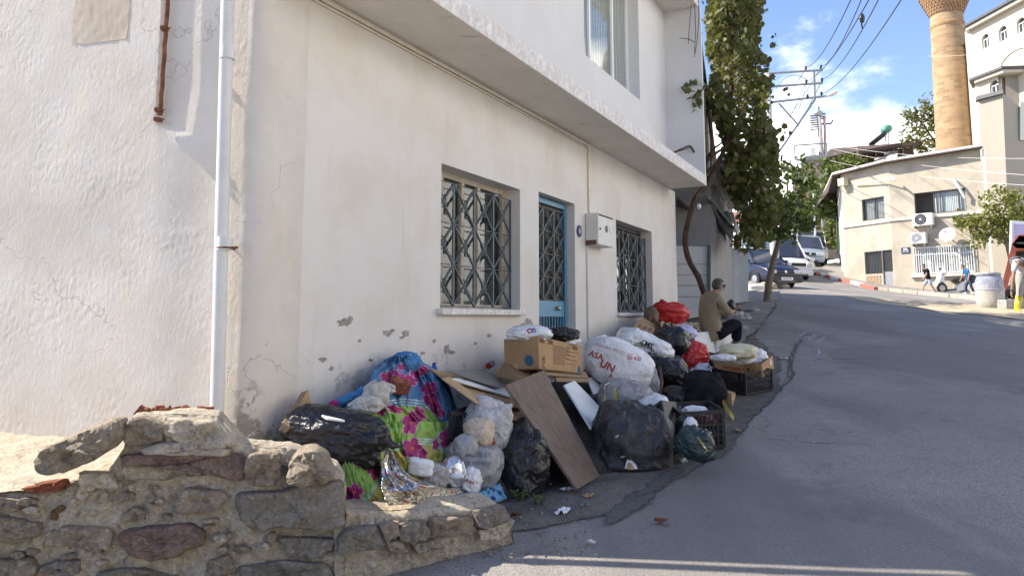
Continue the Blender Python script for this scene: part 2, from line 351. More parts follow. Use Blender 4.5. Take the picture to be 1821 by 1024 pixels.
def mat_stone(name, a, b, pit=0.5):
    k = NT(name); oi = k.n('ShaderNodeObjectInfo'); off = k.n('ShaderNodeVectorMath', operation='ADD'); k.l(k.tc.outputs['Object'], off.inputs[0]); k.l(oi.outputs['Random'], off.inputs[1]); o = off.outputs[0]
    n = k.noise(7, 9, 0.7, o); f = k.noise(45, 6, 0.75, o); v = k.voro(60, o, 'F1')
    c = k.mix(k.ramp(n, [(0.32, 0), (0.68, 1)]), a, b)
    mid = k.noise(17, 7, 0.72, o, 0.8)
    c = k.mix(k.ramp(mid, [(0.54, 0), (0.70, 0.7)]), c, tuple(min(1, x * 1.45 + 0.02) for x in b)); c = k.mix(k.ramp(mid, [(0.30, 0.85), (0.44, 0)]), c, tuple(x * 0.42 for x in a))  # low spots darkened in the colour, standing in for shade in the cavities
    c = k.mix(k.ramp(f, [(0.54, 0), (0.72, 0.75)]), c, tuple(min(1, x * 1.8 + 0.03) for x in b))
    c = k.mix(k.ramp(f, [(0.28, 0.85), (0.44, 0)]), c, tuple(x * 0.35 for x in a))  # finest pits also get their shade from the colour
    sp = k.math('MULTIPLY', k.ramp(k.voro(24, o, 'F1'), [(0.05, 1), (0.11, 0)]), k.ramp(k.noise(5, 2, 0.5, o), [(0.5, 0), (0.6, 0.8)]))
    c = k.mix(sp, c, (0.62, 0.60, 0.55))
    nm = k.bump(v, pit * 0.8, 0.008); nm = k.bump(f, min(1, pit * 1.3), 0.018, nm); nm = k.bump(mid, 0.9, 0.03, nm); nm = k.bump(n, 0.6, 0.05, nm)
    return k.done(c, 0.92, nm, spec=0.25)
def mat_glass(name='window_glass', tint=(0.03, 0.035, 0.04), rough=0.06):
    k = NT(name); n = k.noise(3, 3); return k.done(k.mix(n, tint, tuple(x * 2 for x in tint)), rough, k.bump(k.noise(1.5, 2), 0.03, 0.02), spec=0.6)
M = {}
M['asphalt'] = mat_asphalt(); M['dirt'] = mat_dirt(); M['sand'] = mat_dirt('sandy_soil', (0.34, 0.28, 0.19), (0.46, 0.39, 0.28)); M['pavement'] = mat_dirt('worn_concrete_pavement', (0.17, 0.16, 0.145), (0.27, 0.255, 0.235))
M['terrace'] = mat_dirt('sandy_terrace', (0.32, 0.275, 0.205), (0.43, 0.375, 0.29)); M['far_ground'] = mat_dirt('far_ground', (0.2, 0.19, 0.16), (0.3, 0.27, 0.22))
M['plaster_rough'] = mat_plaster_rough(); M['plaster'] = mat_plaster_smooth('painted_plaster', (0.675, 0.65, 0.61), (0.61, 0.565, 0.49), True, 1.1); M['upper'] = mat_plaster_smooth('upper_wall_paint', (0.64, 0.635, 0.625), (0.60, 0.585, 0.56), False, 0.95)
M['edge'] = mat_edge(); M['soffit'] = mat_soffit(); M['glass'] = mat_glass()
M['mortar'] = mat_stone('old_lime_mortar', (0.52, 0.445, 0.335), (0.66, 0.58, 0.45), 1.0)
M['st_grey'] = mat_stone('grey_andesite', (0.20, 0.178, 0.15), (0.31, 0.28, 0.235)); M['st_maroon'] = mat_stone('maroon_andesite', (0.185, 0.125, 0.10), (0.30, 0.215, 0.175))
M['st_tan'] = mat_stone('tan_fieldstone', (0.28, 0.23, 0.17), (0.45, 0.38, 0.29), 0.8); M['st_brown'] = mat_stone('brown_fieldstone', (0.27, 0.22, 0.165), (0.42, 0.355, 0.27), 0.8)
M['st_rust'] = mat_stone('rusty_fieldstone', (0.12, 0.08, 0.04), (0.24, 0.15, 0.07)); M['brick'] = mat_stone('broken_red_brick', (0.24, 0.075, 0.04), (0.38, 0.14, 0.08), 0.8)
M['blue_metal'] = mat_simple('blue_painted_iron', (0.062, 0.085, 0.095), 0.55, 0.25, 14, 0.15)
M['door_blue'] = mat_simple('blue_door_paint', (0.075, 0.24, 0.37), 0.45, 0.15, 5, 0.12)
M['pale_frame'] = mat_simple('pale_window_paint', (0.55, 0.49, 0.38), 0.6, 0.2, 8, 0.1)
M['pvc'] = mat_simple('white_pvc', (0.78, 0.78, 0.77), 0.35, 0.04, 3)
M['pipe'] = mat_simple('pipe_pvc', (0.60, 0.60, 0.58), 0.4, 0.08, 4, 0.05)
M['rust'] = mat_simple('rusted_iron', (0.16, 0.07, 0.035), 0.9, 0.5, 18, 0.8, 40)
M['meter'] = mat_simple('meter_box_enamel', (0.62, 0.61, 0.57), 0.5, 0.1, 6, 0.1); M['meter_rust'] = mat_simple('meter_box_rust', (0.13, 0.055, 0.045), 0.85, 0.35, 16, 0.5)
M['black'] = mat_simple('black_plastic', (0.018, 0.018, 0.02), 0.45, 0.3, 8, 0.1)
M['darkmetal'] = mat_simple('dark_metal', (0.06, 0.06, 0.065), 0.5, 0.3, 10, 0.1)
M['steel'] = mat_simple('galvanised_steel', (0.34, 0.36, 0.38), 0.45, 0.15, 10, 0.1, metal=0.6)
M['brass'] = mat_simple('brass', (0.55, 0.42, 0.2), 0.35, 0.15, 8, metal=0.9)
M['whitep'] = mat_simple('white_enamel', (0.78, 0.78, 0.76), 0.4, 0.05, 4)
M['navy'] = mat_simple('navy_enamel', (0.02, 0.03, 0.11), 0.35, 0.1, 4)
M['concrete'] = mat_stone('grey_concrete', (0.30, 0.29, 0.28), (0.42, 0.41, 0.395), 0.4)

# ================================================================== ground and road
def lerp_poly(P, n):
    P = [Vector(p) for p in P]; L = [0]
    for a, b in zip(P, P[1:]): L.append(L[-1] + (b - a).length)
    out = []
    for i in range(n + 1):
        d = L[-1] * i / n; j = min(max(k for k in range(len(L)) if L[k] <= d + 1e-9), len(P) - 2)
        out.append(P[j].lerp(P[j + 1], (d - L[j]) / max(L[j + 1] - L[j], 1e-9)))
    return out
def strip(name, A, B, nu, nv, dz, mat, rough=0.0, loc=None, edge=False):
    a, b = lerp_poly(A, nu), lerp_poly(B, nu)
    if rough: a = [p + Vector((noise.noise(p * 3.1), noise.noise(p * 3.1 + Vector((7, 0, 0))), 0)) * 0.07 for p in a]
    V = [(a[i].lerp(b[i], j / nv)) for j in range(nv + 1) for i in range(nu + 1)]
    Z = tz_np([(p.x, p.y) for p in V]); out = []
    for p, z in zip(V, Z):
        e = 0
        if rough: e = rough * (fbm((p.x, p.y, 0), 2.3, 5) + 0.4 * fbm((p.x, p.y, 3), 9, 3))
        out.append((p.x, p.y, z + dz + e))
    m = MB(); m.add(out, [(j * (nu + 1) + i, j * (nu + 1) + i + 1, (j + 1) * (nu + 1) + i + 1, (j + 1) * (nu + 1) + i) for j in range(nv) for i in range(nu)])
    o = m.build(name, mat, smooth=True)
    if edge: at = o.data.attributes.new('edge', 'FLOAT', 'POINT'); at.data.foreach_set('value', [j / nv for j in range(nv + 1) for i in range(nu + 1)])
    return o
def sheet(name, xs, ys, dz, mat):
    P = [(x, y) for y in ys for x in xs]; Z = tz_np(P); nx = len(xs); m = MB()
    m.add([(x, y, z + dz) for (x, y), z in zip(P, Z)], [(j * nx + i, j * nx + i + 1, (j + 1) * nx + i + 1, (j + 1) * nx + i) for j in range(len(ys) - 1) for i in range(nx - 1)])
    return m.build(name, mat, smooth=True)
_far = [-2200, -1200, -600, -300, -180, -120, -90]
struct(sheet('ground', _far + list(range(-70, 121, 5)) + [150, 200, 320, 640, 1200, 2200], _far + list(range(-70, 161, 5)) + [200, 320, 640, 1200, 2500], -0.12, M['far_ground']))
struct(sheet('road', list(np.arange(-16, 44.1, 0.5)), list(np.arange(-14, 74.1, 0.5)), 0.0, M['asphalt']))
g = lambda x, y: ground(x, y)
def fade(mat, gain, noise_sc, lo=.0):
    """thin deposit: it breaks up into crumbs towards its border"""
    t = mat.node_tree; L = t.links.new; b = next(n for n in t.nodes if n.type == 'BSDF_PRINCIPLED'); out = next(n for n in t.nodes if n.type == 'OUTPUT_MATERIAL'); a = t.nodes.new('ShaderNodeAttribute'); a.attribute_name = 'edge'; tc = t.nodes.new('ShaderNodeTexCoord'); n = t.nodes.new('ShaderNodeTexNoise'); n.inputs['Scale'].default_value = noise_sc; n.inputs['Detail'].default_value = 9; n.inputs['Roughness'].default_value = .72; L(tc.outputs['Object'], n.inputs[0])
    m1 = t.nodes.new('ShaderNodeMath'); m1.operation = 'MULTIPLY_ADD'; L(a.outputs['Fac'], m1.inputs[0]); m1.inputs[1].default_value = gain; L(n.outputs['Fac'], m1.inputs[2]); r = t.nodes.new('ShaderNodeValToRGB'); L(m1.outputs[0], r.inputs[0]); r.color_ramp.elements[0].position = .55 + lo; r.color_ramp.elements[1].position = .72 + lo
    tr = t.nodes.new('ShaderNodeBsdfTransparent'); mx = t.nodes.new('ShaderNodeMixShader'); L(r.outputs[0], mx.inputs[0]); L(tr.outputs[0], mx.inputs[1]); L(b.outputs[0], mx.inputs[2]); L(mx.outputs[0], out.inputs[0]); return mat
M['dirt_edge'] = fade(mat_dirt('dirt_with_crumbling_edge'), 7.0, 2.6)
# dirt verge between the wall foot and the asphalt, under the rubbish
struct(strip('verge', [(-3.4, 3.62, 0), (-1.2, 3.98, 0), g(560, 1022), g(760, 978), g(890, 952), g(1000, 936), g(1080, 925), g(1150, 902), g(1195, 862), g(1300, 806), g(1340, 745), g(1392, 700), g(1392, 640), g(1345, 600), g(1352, 575), g(1372, 560), g(1385, 540)],
              [fp(fs_px(20) - 1.2, 0.6, 0), fp(fs_px(250), 0.1, 0), fp(fs_px(500), 0.05, 0), fp(fs_px(700), 0.05, 0), fp(fs_px(900), 0.05, 0), fp(fs_px(1000), 0.05, 0), fp(fs_px(1100), 0.05, 0), fp(fs_px(1180), 0.05, 0), fp(15.5, 0, 0), fp(19, 0, 0), fp(23, -1, 0)], 220, 40, 0.010, M['dirt_edge'], 0.004, edge=True))
# broken concrete apron in front of the neighbour's porch
struct(strip('pavement', [g(1296, 640), g(1330, 602), g(1352, 585), g(1368, 560), g(1380, 540), g(1384, 522), g(1384, 516)],
              [fp(12.6, 0.0, 0), fp(14, -0.4, 0), fp(17, -1, 0), fp(20, -1, 0), fp(25, -1.5, 0)], 90, 20, 0.05, M['pavement'], 0.04))
# sandy spill near the builders on the right
struct(strip('sand_patch', [g(1500, 528), g(1560, 540), g(1660, 552), g(1760, 562), g(1860, 574)], [g(1530, 527), g(1600, 535), g(1700, 540), g(1780, 542), g(1880, 546)], 40, 10, 0.012, M['sand'], 0.01))

# ================================================================== the white house
CAM = Vector((0, 0, CAMZ))
s_c = fs_px(452); s_530 = fs_px(531); s_end = fs_px(1203, 450)
z_sof = fac(1203, 343).z; z_base = tz(*fp(9, 0, 0).xy) - 1.2
_e1 = fac(1257, 331); 
# outer edge of the slab: the ray through its end corner meets soffit height
_r = ray(1257, 331); _k = (z_sof - CAMZ) / _r.z; _ec = CAM + _r * _k; T_SL = ft(_ec); S_SL = fs(_ec)
_r2 = ray(1255, 313); z_slt = CAMZ + _r2.z * (_ec.length and (_ec - CAM).xy.length / _r2.xy.length)
_wi = fac(1184, 150); s_wing = fs(_wi); z_sof2 = fac(1184, 27).z
# wing outer edge: at s = s_wing the ray through px 1250
_r3 = ray(1249, 150); _k3 = s_wing / _r3.dot(FD); t_wing = ft(_r3 * _k3)
z_roof = z_sof2
print('FIT s_c %.2f s_530 %.2f s_end %.2f z_sof %.2f T_SL %.2f S_SL %.2f z_slt %.2f s_wing %.2f t_wing %.2f z_sof2 %.2f z_base %.2f' % (s_c, s_530, s_end, z_sof, T_SL, S_SL, z_slt, s_wing, t_wing, z_sof2, z_base))
W1 = (fs_px(783), fs_px(925), fac(783, 549).z, fac(784, 290).z)
DR = (fs_px(958.5), fs_px(1023), fac(958, 640).z, fac(959, 341).z)
W2 = (fs_px(1097), fs_px(1160.5), fac(1097, 556).z, fac(1097, 391).z)
UW = (fs_px(1039, 50), fs_px(1137, 100), fac(1040, 97).z, min(fac(1137, 0).z + 0.7, z_sof2 - 0.25))
print('WIN', W1, DR, W2, UW)
house = thing('white_house', 'old whitewashed two storey house with blue door and barred windows behind the rubbish', 'house', (0, 0, 0))
REV = 0.2
def wall_with_holes(m, s0, s1, z0, z1, holes, t=0.0, rev=REV):
    ss = sorted({s0, s1, *[h[0] for h in holes], *[h[1] for h in holes]}); zs = sorted({z0, z1, *[h[2] for h in holes], *[h[3] for h in holes]})
    for a, b in zip(ss, ss[1:]):
        for c, d in zip(zs, zs[1:]):
            if any(h[0] <= a and b <= h[1] and h[2] <= c and d <= h[3] for h in holes): continue
            m.quad(fp(a, t, c), fp(b, t, c), fp(b, t, d), fp(a, t, d))
    for h in holes:
        a, b, c, d = h
        m.quad(fp(a, t, c), fp(a, t - rev, c), fp(a, t - rev, d), fp(a, t, d)); m.quad(fp(b, t, c), fp(b, t, d), fp(b, t - rev, d), fp(b, t - rev, c))
        m.quad(fp(a, t, d), fp(a, t - rev, d), fp(b, t - rev, d), fp(b, t, d)); m.quad(fp(a, t, c), fp(b, t, c), fp(b, t - rev, c), fp(a, t - rev, c))
m = MB(); wall_with_holes(m, s_530, s_end, z_base, z_sof, [W1, DR, W2])
m.quad(fp(s_end, 0, z_base), fp(s_end, -5, z_base), fp(s_end, -5, z_sof), fp(s_end, 0, z_sof))
m.build('lower_wall', M['plaster'], house, recalc=False)
m = MB(); wall_with_holes(m, s_c - 0.3, s_wing, z_slt, z_roof, [UW], t=-0.004)
m.build('upper_wall', M['upper'], house, recalc=False)
# side wing of the upper floor with its projecting end wall
m = MB(); m.fbox(s_wing, S_SL - 0.02, -5, t_wing, z_slt + 0.002, z_roof - 0.003); m.build('wing_wall', M['upper'], house)
m = MB(); m.fbox(s_c + 0.05, S_SL, -0.5, T_SL, z_sof, z_slt); m.cur = 0
o = m.build('floor_slab', [M['edge'], M['soffit']], house, bevel=0.012)
for p in o.data.polygons:
    if p.normal.z < -0.8: p.material_index = 1
m = MB(); m.fbox(s_c - 0.02, S_SL, -6.3, T_SL - 0.05, z_sof2, z_sof2 + 0.2)
m.build('roof', M['soffit'], house, bevel=0.012)
m = MB(); m.fbox(s_c + 0.6, s_end - 0.02, -6, -5.8, z_base, z_roof - 0.005); m.build('back_wall', M['upper'], house)
# inside of the openings: flat sheets whose dark colour stands in for the shade of rooms
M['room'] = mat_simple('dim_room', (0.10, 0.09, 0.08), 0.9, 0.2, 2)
for nm, h in (('window', W1), ('door', DR), ('window', W2), ('window', UW)):
    pass

# ---- left wall with rounded corner: displaced plaster relief
az = R(285.0); LD = Vector((math.sin(az), math.cos(az), 0)); LN = Vector((-LD.y, LD.x, 0)) * 1.0
if LN.y > 0: LN = -LN
PC = fp(s_c, 0.012, 0)
def lpx(px, py, off=0.0):                       # pixel -> point on left wall plane
    r = ray(px, py); k = ((PC - CAM).dot(LN) + off) / r.dot(LN); return CAM + r * k
def lu(p): return (p - PC).dot(LD)
u_step = lu(lpx(291, 120)); zstep = lpx(285, 215).z; u_st2 = lu(lpx(283, 210))
patch = (lu(lpx(232, 70)), lu(lpx(137, 70)), lpx(137, 84).z)
RC = 0.16
u_arc = RC * math.tan(R(0.5 * 60))
def path(q):                                    # q<0 : along left wall, arc, then facade strip
    return None
fd2 = FD; cosang = LD.dot(-FD)
us = [0.07 + 5.4 * (i / 60) for i in range(61)]
us = sorted(set([round(0.13 + 0.012 * i, 4) for i in range(195)] + [2.5 + 0.25 * i for i in range(18)]), reverse=True)
A0 = PC + LD * 0.13; A1 = PC + FD * 0.13
arc = [(A0 * (1 - k) ** 2 + PC * 2 * k * (1 - k) + A1 * k * k) for k in [i / 12 for i in range(1, 12)]]
cols = [(PC + LD * u, LN, u) for u in us] + [(p, (LN * (1 - i / 10) + FN * (i / 10)).normalized(), 0.0) for i, p in enumerate(arc)]
nst = max(2, int((s_530 - s_c - 0.13) / 0.015))
cols += [(PC + FD * (0.13 + (s_530 + 0.01 - s_c - 0.13) * i / nst), FN, -1.0) for i in range(nst + 1)]
zs = [0.35 + 0.013 * i for i in range(int((4.15 - 0.35) / 0.013))] + [4.3, 4.8, 5.4, z_roof]
m = MB(); V = []
def sm(a, b, x):
    k = min(1, max(0, (x - a) / (b - a))); return k * k * (3 - 2 * k)
for z in zs:
    for p, n, u in cols:
        q = Vector((p.x, p.y, z)); d = 0.0
        if u > 0:
            amp = 1.0
            d += 0.005 * fbm(q, 1.1, 3) + (0.25 + 1.1 * sm(-.25, .45, fbm(q + Vector((5, 3, 1)), 1.9, 3))) * (0.0011 * fbm((q.x * 1.6, q.y * 1.6, q.z * 0.7), 31, 4) + 0.0010 * fbm((q.x * 1.2, q.y * 1.2, q.z * .4), 66, 2))
            # thicker older skin left of the rusted pipe, dying out as a sloping swell below it
            dz = zstep - z; w_ = 0.012 + min(0.44, 2.4 * max(0.0, dz))
            d += 0.034 * sm(u_step - w_, u_step + 0.012, u) * (1 - 0.5 * sm(.3, 1.2, dz))
        else:
            d += 0.006 * fbm(q, 1.4, 3) + 0.0012 * fbm(q, 18, 3)
        V.append(q + n * d)
nc = len(cols)
m.add(V, [(j * nc + i, j * nc + i + 1, (j + 1) * nc + i + 1, (j + 1) * nc + i) for j in range(len(zs) - 1) for i in range(nc - 1)])
lw = m.build('side_wall', M['plaster_rough'], house, smooth=True)

pm = MB(); pm.grid(lambda a_, b_: (lambda q: q + LN * (0.0370 + 0.0022 * fbm(q, 24, 4) + 0.004 * fbm(q, 1.1, 3)))(PC + LD * (patch[0] + (patch[1] - patch[0]) * a_ + .02 * noise.noise(Vector((b_ * 4, 1, 0))) * (1 if a_ > .5 else -1)) + Vector((0, 0, patch[2] + .025 * noise.noise(Vector((a_ * 5, 7, 0))) + (5.2 - patch[2]) * b_ - PC.z))), 40, 60)
pm.build('plaster_patch', mat_plaster_smooth('patched_render', (0.52, 0.455, 0.37), (0.44, 0.37, 0.29), False, 1.2), house, smooth=True, recalc=False)
# ---- windows, grilles, door
def grille(name, s0, s1, z0, z1, t, parent, cols_, rows, mat, vert=True):
    m = MB(); w = (s1 - s0) / cols_; hgt = (z1 - z0) / rows; b = 0.011
    def bar(a, b_, r=0.0085): m.tube([fp(a[0], t, a[1]), fp(b_[0], t, b_[1])], r, 5)
    for i in range(rows + 1): bar((s0, z0 + hgt * i), (s1, z0 + hgt * i), 0.006)
    for i in range(cols_ + 1):
        if vert: m.fbox(s0 + w * i - 0.015, s0 + w * i + 0.015, t - 0.006, t + 0.006, z0, z1)
    for i in range(cols_):
        for j in range(rows):
            a, c = s0 + w * i, z0 + hgt * j; cx_, cz_ = a + w / 2, c + hgt / 2
            for (x0, y0, x1, y1) in ((a, c, a + w, c + hgt), (a, c + hgt, a + w, c)): bar((x0, y0), (x1, y1), 0.0135)
            for k in range(4):                      # little forged quatrefoil in each diamond
                th = math.pi / 4 + k * math.pi / 2; ox, oz = cx_ + 0.035 * math.cos(th), cz_ + 0.05 * math.sin(th)
                m.tube([fp(ox + 0.024 * math.cos(q), t + 0.009, oz + 0.032 * math.sin(q)) for q in [2 * math.pi * e / 8 for e in range(9)]], 0.0055, 4)
    return m.build(name, mat, parent)
def flat_box(name, s0, s1, t0, t1, z0, z1, mat, par, bevel=0.0):
    m = MB(); m.fbox(s0, s1, t0, t1, z0, z1); return m.build(name, mat, par, bevel=bevel)
def frame(name, s0, s1, z0, z1, t, w, d, mat, par, mull=()):
    m = MB(); m.fbox(s0, s1, t, t + d, z0, z0 + w); m.fbox(s0, s1, t, t + d, z1 - w, z1); m.fbox(s0, s0 + w, t + 0.001, t + d - 0.001, z0 + w, z1 - w); m.fbox(s1 - w, s1, t + 0.001, t + d - 0.001, z0 + w, z1 - w)
    for q in mull: m.fbox(q - w / 2, q + w / 2, t + 0.001, t + d - 0.001, z0 + w, z1 - w)
    return m.build(name, mat, par)
def mat_curtain(name, a, b):
    k = NT(name); x, y, z = k.sep(); w = k.n('ShaderNodeTexWave', wave_type='BANDS', bands_direction='X'); w.inputs['Scale'].default_value = 6; w.inputs['Distortion'].default_value = 2.5
    k.l(k.vec((1, 1, 0.1)), w.inputs[0]); c = k.mix(w.outputs['Fac'], a, b); l = k.noise(28, 5, 0.7); c = k.mix(k.ramp(l, [(0.5, 0), (0.6, 0.35)]), c, tuple(v * 1.3 for v in b))
    return k.done(c, 0.85, k.bump(w.outputs['Fac'], 0.6, 0.03))
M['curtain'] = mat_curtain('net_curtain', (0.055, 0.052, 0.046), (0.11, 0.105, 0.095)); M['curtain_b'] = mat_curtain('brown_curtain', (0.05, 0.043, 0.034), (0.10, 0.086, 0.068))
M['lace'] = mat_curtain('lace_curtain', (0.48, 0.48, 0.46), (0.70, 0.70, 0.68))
def pane_mat():
    k = NT('thin_pane'); m1 = k.n('ShaderNodeBsdfTransparent'); g1 = k.n('ShaderNodeBsdfGlossy'); g1.inputs['Roughness'].default_value = 0.03
    fr = k.n('ShaderNodeLayerWeight'); fr.inputs[0].default_value = .5; mx = k.n('ShaderNodeMixShader'); k.l(k.math('MULTIPLY_ADD', k.math('POWER', fr.outputs['Facing'], 4.0), .8, .028), mx.inputs[0]); k.l(m1.outputs[0], mx.inputs[1]); k.l(g1.outputs[0], mx.inputs[2])
    m1.inputs[0].default_value = (0.86, 0.88, 0.87, 1); k.l(mx.outputs[0], k.out.inputs[0]); return k.m
M['pane'] = pane_mat()
def window(h, par_name, mull, pale, curtain, bars, cols_, rows, sill=None, upper=False):
    a, b, c, d = h; w = MB(); t = -REV
    fr = frame('window', a, b, c, d, t - 0.05, 0.055, 0.05, pale, house, mull)
    flat_box('pane', a + 0.05, b - 0.05, t - 0.034, t - 0.03, c + 0.05, d - 0.05, M['pane'], fr)
    m = MB(); n = 60; xs = [a + (b - a) * i / n for i in range(n + 1)]
    m.add([fp(x, t - (0.12 if not upper else 0.055) + 0.012 * math.sin(x * 55) + 0.01 * math.sin(x * 131), z) for z in (c, d) for x in xs], [(i, i + 1, n + 2 + i, n + 1 + i) for i in range(n)])
    m.build('curtain', curtain, fr, smooth=True)
    flat_box('dark_recess', a - 0.1, b + 0.1, t - 0.9, t - 0.88, c - 0.2, d + 0.1, M['room'], fr)  # flat dark sheet, its colour stands in for unlit depth behind the glass
    if bars: grille('grille', a + 0.005, b - (0.005 if not upper else 0), c + 0.03, d - 0.12, -0.12 if not upper else t, fr, cols_, rows, M['blue_metal'])
    return fr
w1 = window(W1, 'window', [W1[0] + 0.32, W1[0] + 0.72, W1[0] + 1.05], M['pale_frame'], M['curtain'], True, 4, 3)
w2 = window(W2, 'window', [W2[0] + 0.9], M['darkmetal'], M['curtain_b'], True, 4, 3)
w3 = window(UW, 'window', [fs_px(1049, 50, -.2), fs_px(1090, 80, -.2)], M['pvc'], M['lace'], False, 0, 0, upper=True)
o = flat_box('window_sill', W1[0] - 0.06, W1[1] + 0.02, -0.19, 0.075, W1[2] - 0.055, W1[2] + 0.004, M['edge'], house, 0.012)
o = flat_box('window_sill', W2[0] - 0.01, W2[1] - 0.25, -0.19, 0.05, W2[2] - 0.05, W2[2] + 0.004, M['upper'], house, 0.008)
# door
a, b, c, d = DR; ds1 = fs_px(1006)
door = frame('door', a, b - 0.02, c - 0.05, d - 0.02, -0.17, 0.06, 0.06, M['door_blue'], house)
zl0, zl1, zv = fac(958, 563).z, fac(958, 533).z, fac(958, 588).z
flat_box('lock_rail', a + 0.05, b - 0.07, -0.15, -0.125, zl0, zl1, M['door_blue'], door, 0.004)
flat_box('kick_panel', a + 0.05, b - 0.07, -0.15, -0.13, c - 0.03, zv - 0.05, M['door_blue'], door, 0.004)
m = MB()
for i in range(12):
    s = a + 0.07 + (b - a - 0.17) * i / 11; m.fbox(s - 0.008, s + 0.008, -0.145, -0.13, zv - 0.05, zl0)
m.build('vent_bars', M['door_blue'], door)
grille('door_grille', a + 0.05, b - 0.07, zl1 + 0.01, d - 0.13, -0.125, door, 3, 4, M['blue_metal'])
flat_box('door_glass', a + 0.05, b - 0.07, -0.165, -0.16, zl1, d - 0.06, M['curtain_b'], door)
flat_box('dark_recess', a - 0.1, b + 0.1, -0.6, -0.58, c - 0.2, d, M['room'], door)  # dark colour in place of the shade behind the door
k = fac(993, 548, -0.1); m = MB(); m.sphere(k, 0.03); m.tube([k, k - FN * 0.05], 0.012); m.build('door_knob', M['brass'], door, smooth=True)
flat_box('threshold', a, b, -0.2, 0.06, c - 0.2, c - 0.06, M['concrete'], house, 0.01)
# number plate
def text_mesh(name, s, size, mat, parent, origin, ux, uy, ext=0.002, align='CENTER', bold=0.0, spacing=1.0):
    cu = bpy.data.curves.new(name, 'FONT'); cu.body = s; cu.size = size; cu.align_x = align; cu.align_y = 'CENTER'; cu.offset = bold; cu.resolution_u = 3; cu.space_character = spacing
    ob = bpy.data.objects.new(name, cu); COL.objects.link(ob); bpy.context.view_layer.update()
    me = bpy.data.meshes.new_from_object(ob.evaluated_get(bpy.context.evaluated_depsgraph_get())); bpy.data.objects.remove(ob)
    ux, uy = Vector(ux).normalized(), Vector(uy).normalized(); uz = ux.cross(uy); origin = Vector(origin)
    off = ORIG.get(parent.name, Vector((0, 0, 0))) if parent else Vector((0, 0, 0))
    for v in me.vertices: v.co = origin + ux * v.co.x + uy * v.co.y + uz * ext - off
    me.materials.clear(); me.materials.append(mat); o = bpy.data.objects.new(name, me); COL.objects.link(o)
    if parent: o.parent = parent
    return o
UP = Vector((0, 0, 1))
pc = fac(1030.5, 411, 0.012); npl = thing('house_number_plate', 'small round navy enamel house number plate between blue door and meter box', 'number plate', pc)
m = MB(); Mx = Matrix((FD, UP, FN)).transposed(); m.lathe([(0.0001, 0.006), (0.075, 0.006), (0.08, 0.003), (0.08, -0.008)], 28, pc, Mx @ Matrix.Diagonal((1, 1.15, 1)).to_3x3() if False else Mx); m.build('disc', M['navy'], npl)
text_mesh('digits', '16', 0.085, M['whitep'], npl, pc + FN * 0.007, FD, UP, 0.001, bold=0.002)
# cable conduit and meter box
m = MB(); zc = z_sof - 0.02; s_v = fs_px(1044, 300)
m.fbox(s_530 + 0.02, s_v, 0.002, 0.03, zc - 0.035, zc - 0.012); m.fbox(s_530 + 0.02, s_v + 0.03, 0.002, 0.022, zc - 0.062, zc - 0.046)
m.fbox(s_v, s_v + 0.022, 0.002, 0.028, fac(1044, 378).z, zc - 0.012); m.fbox(s_v + 0.032, s_v + 0.052, 0.002, 0.024, fac(1044, 378).z, zc - 0.02)
cond = m.build('cable_conduit', mat_simple('conduit_paint', (0.66, 0.60, 0.48), 0.7, 0.12, 8, 0.1)); tag(cond, 'cream cable conduit running under the slab and down to the meter box', 'conduit')
m = MB(); s_q = fs_px(1043, 520); m.fbox(s_q, s_q + 0.022, 0.002, 0.024, tz(*fp(s_q, 0, 0).xy), fac(1043, 440).z); m.fbox(s_q + 0.035, s_q + 0.05, 0.002, 0.018, tz(*fp(s_q, 0, 0).xy), fac(1043, 440).z)
o = m.build('cable_conduit', M['upper']); tag(o, 'white painted cable conduit running down from the meter box to the ground', 'conduit')
_s0 = fs_px(1040.5, 405); r = ray(1064, 405); TB = ft(CAM + (r * (_s0 / r.dot(FD)))); bs = fs(fac(1064, 405, TB)); be = fs(fac(1091, 405, TB)); bz0, bz1 = fac(1064, 434, TB).z, fac(1064, 378, TB).z
mb = thing('meter_box', 'grey metal meter box with two round dials mounted between door and second window', 'meter box', fp(bs, 0, bz0))
m = MB(); m.fbox(bs, be, 0.004, TB, bz0, bz1); m.build('cabinet', M['meter'], mb, bevel=0.012)
m = MB(); m.fbox(bs - 0.003, bs + 0.02, 0.01, TB - 0.03, bz0 - 0.003, bz0 + 0.06); m.build('rust_patch', M['meter_rust'], mb); m = MB(); m.fbox(bs + 0.02, be - 0.02, TB, TB + 0.003, bz1 - 0.035, bz1 - 0.012); m.build('rust_patch', M['meter_rust'], mb)
for q, mt in ((0.52, M['black']), (0.8, M['soffit'])):
    c0 = fp(bs + (be - bs) * q, TB, bz0 + (bz1 - bz0) * 0.55); m = MB(); m.lathe([(0.0001, 0.006), (0.05, 0.006), (0.052, 0.0), (0.052, -0.01)], 20, c0, Mx); m.build('dial', mt, mb)
c0 = fp(bs + (be - bs) * 0.1, TB, bz0 + (bz1 - bz0) * 0.5); m = MB(); m.sphere(c0, 0.018); m.build('latch', M['rust'], mb)

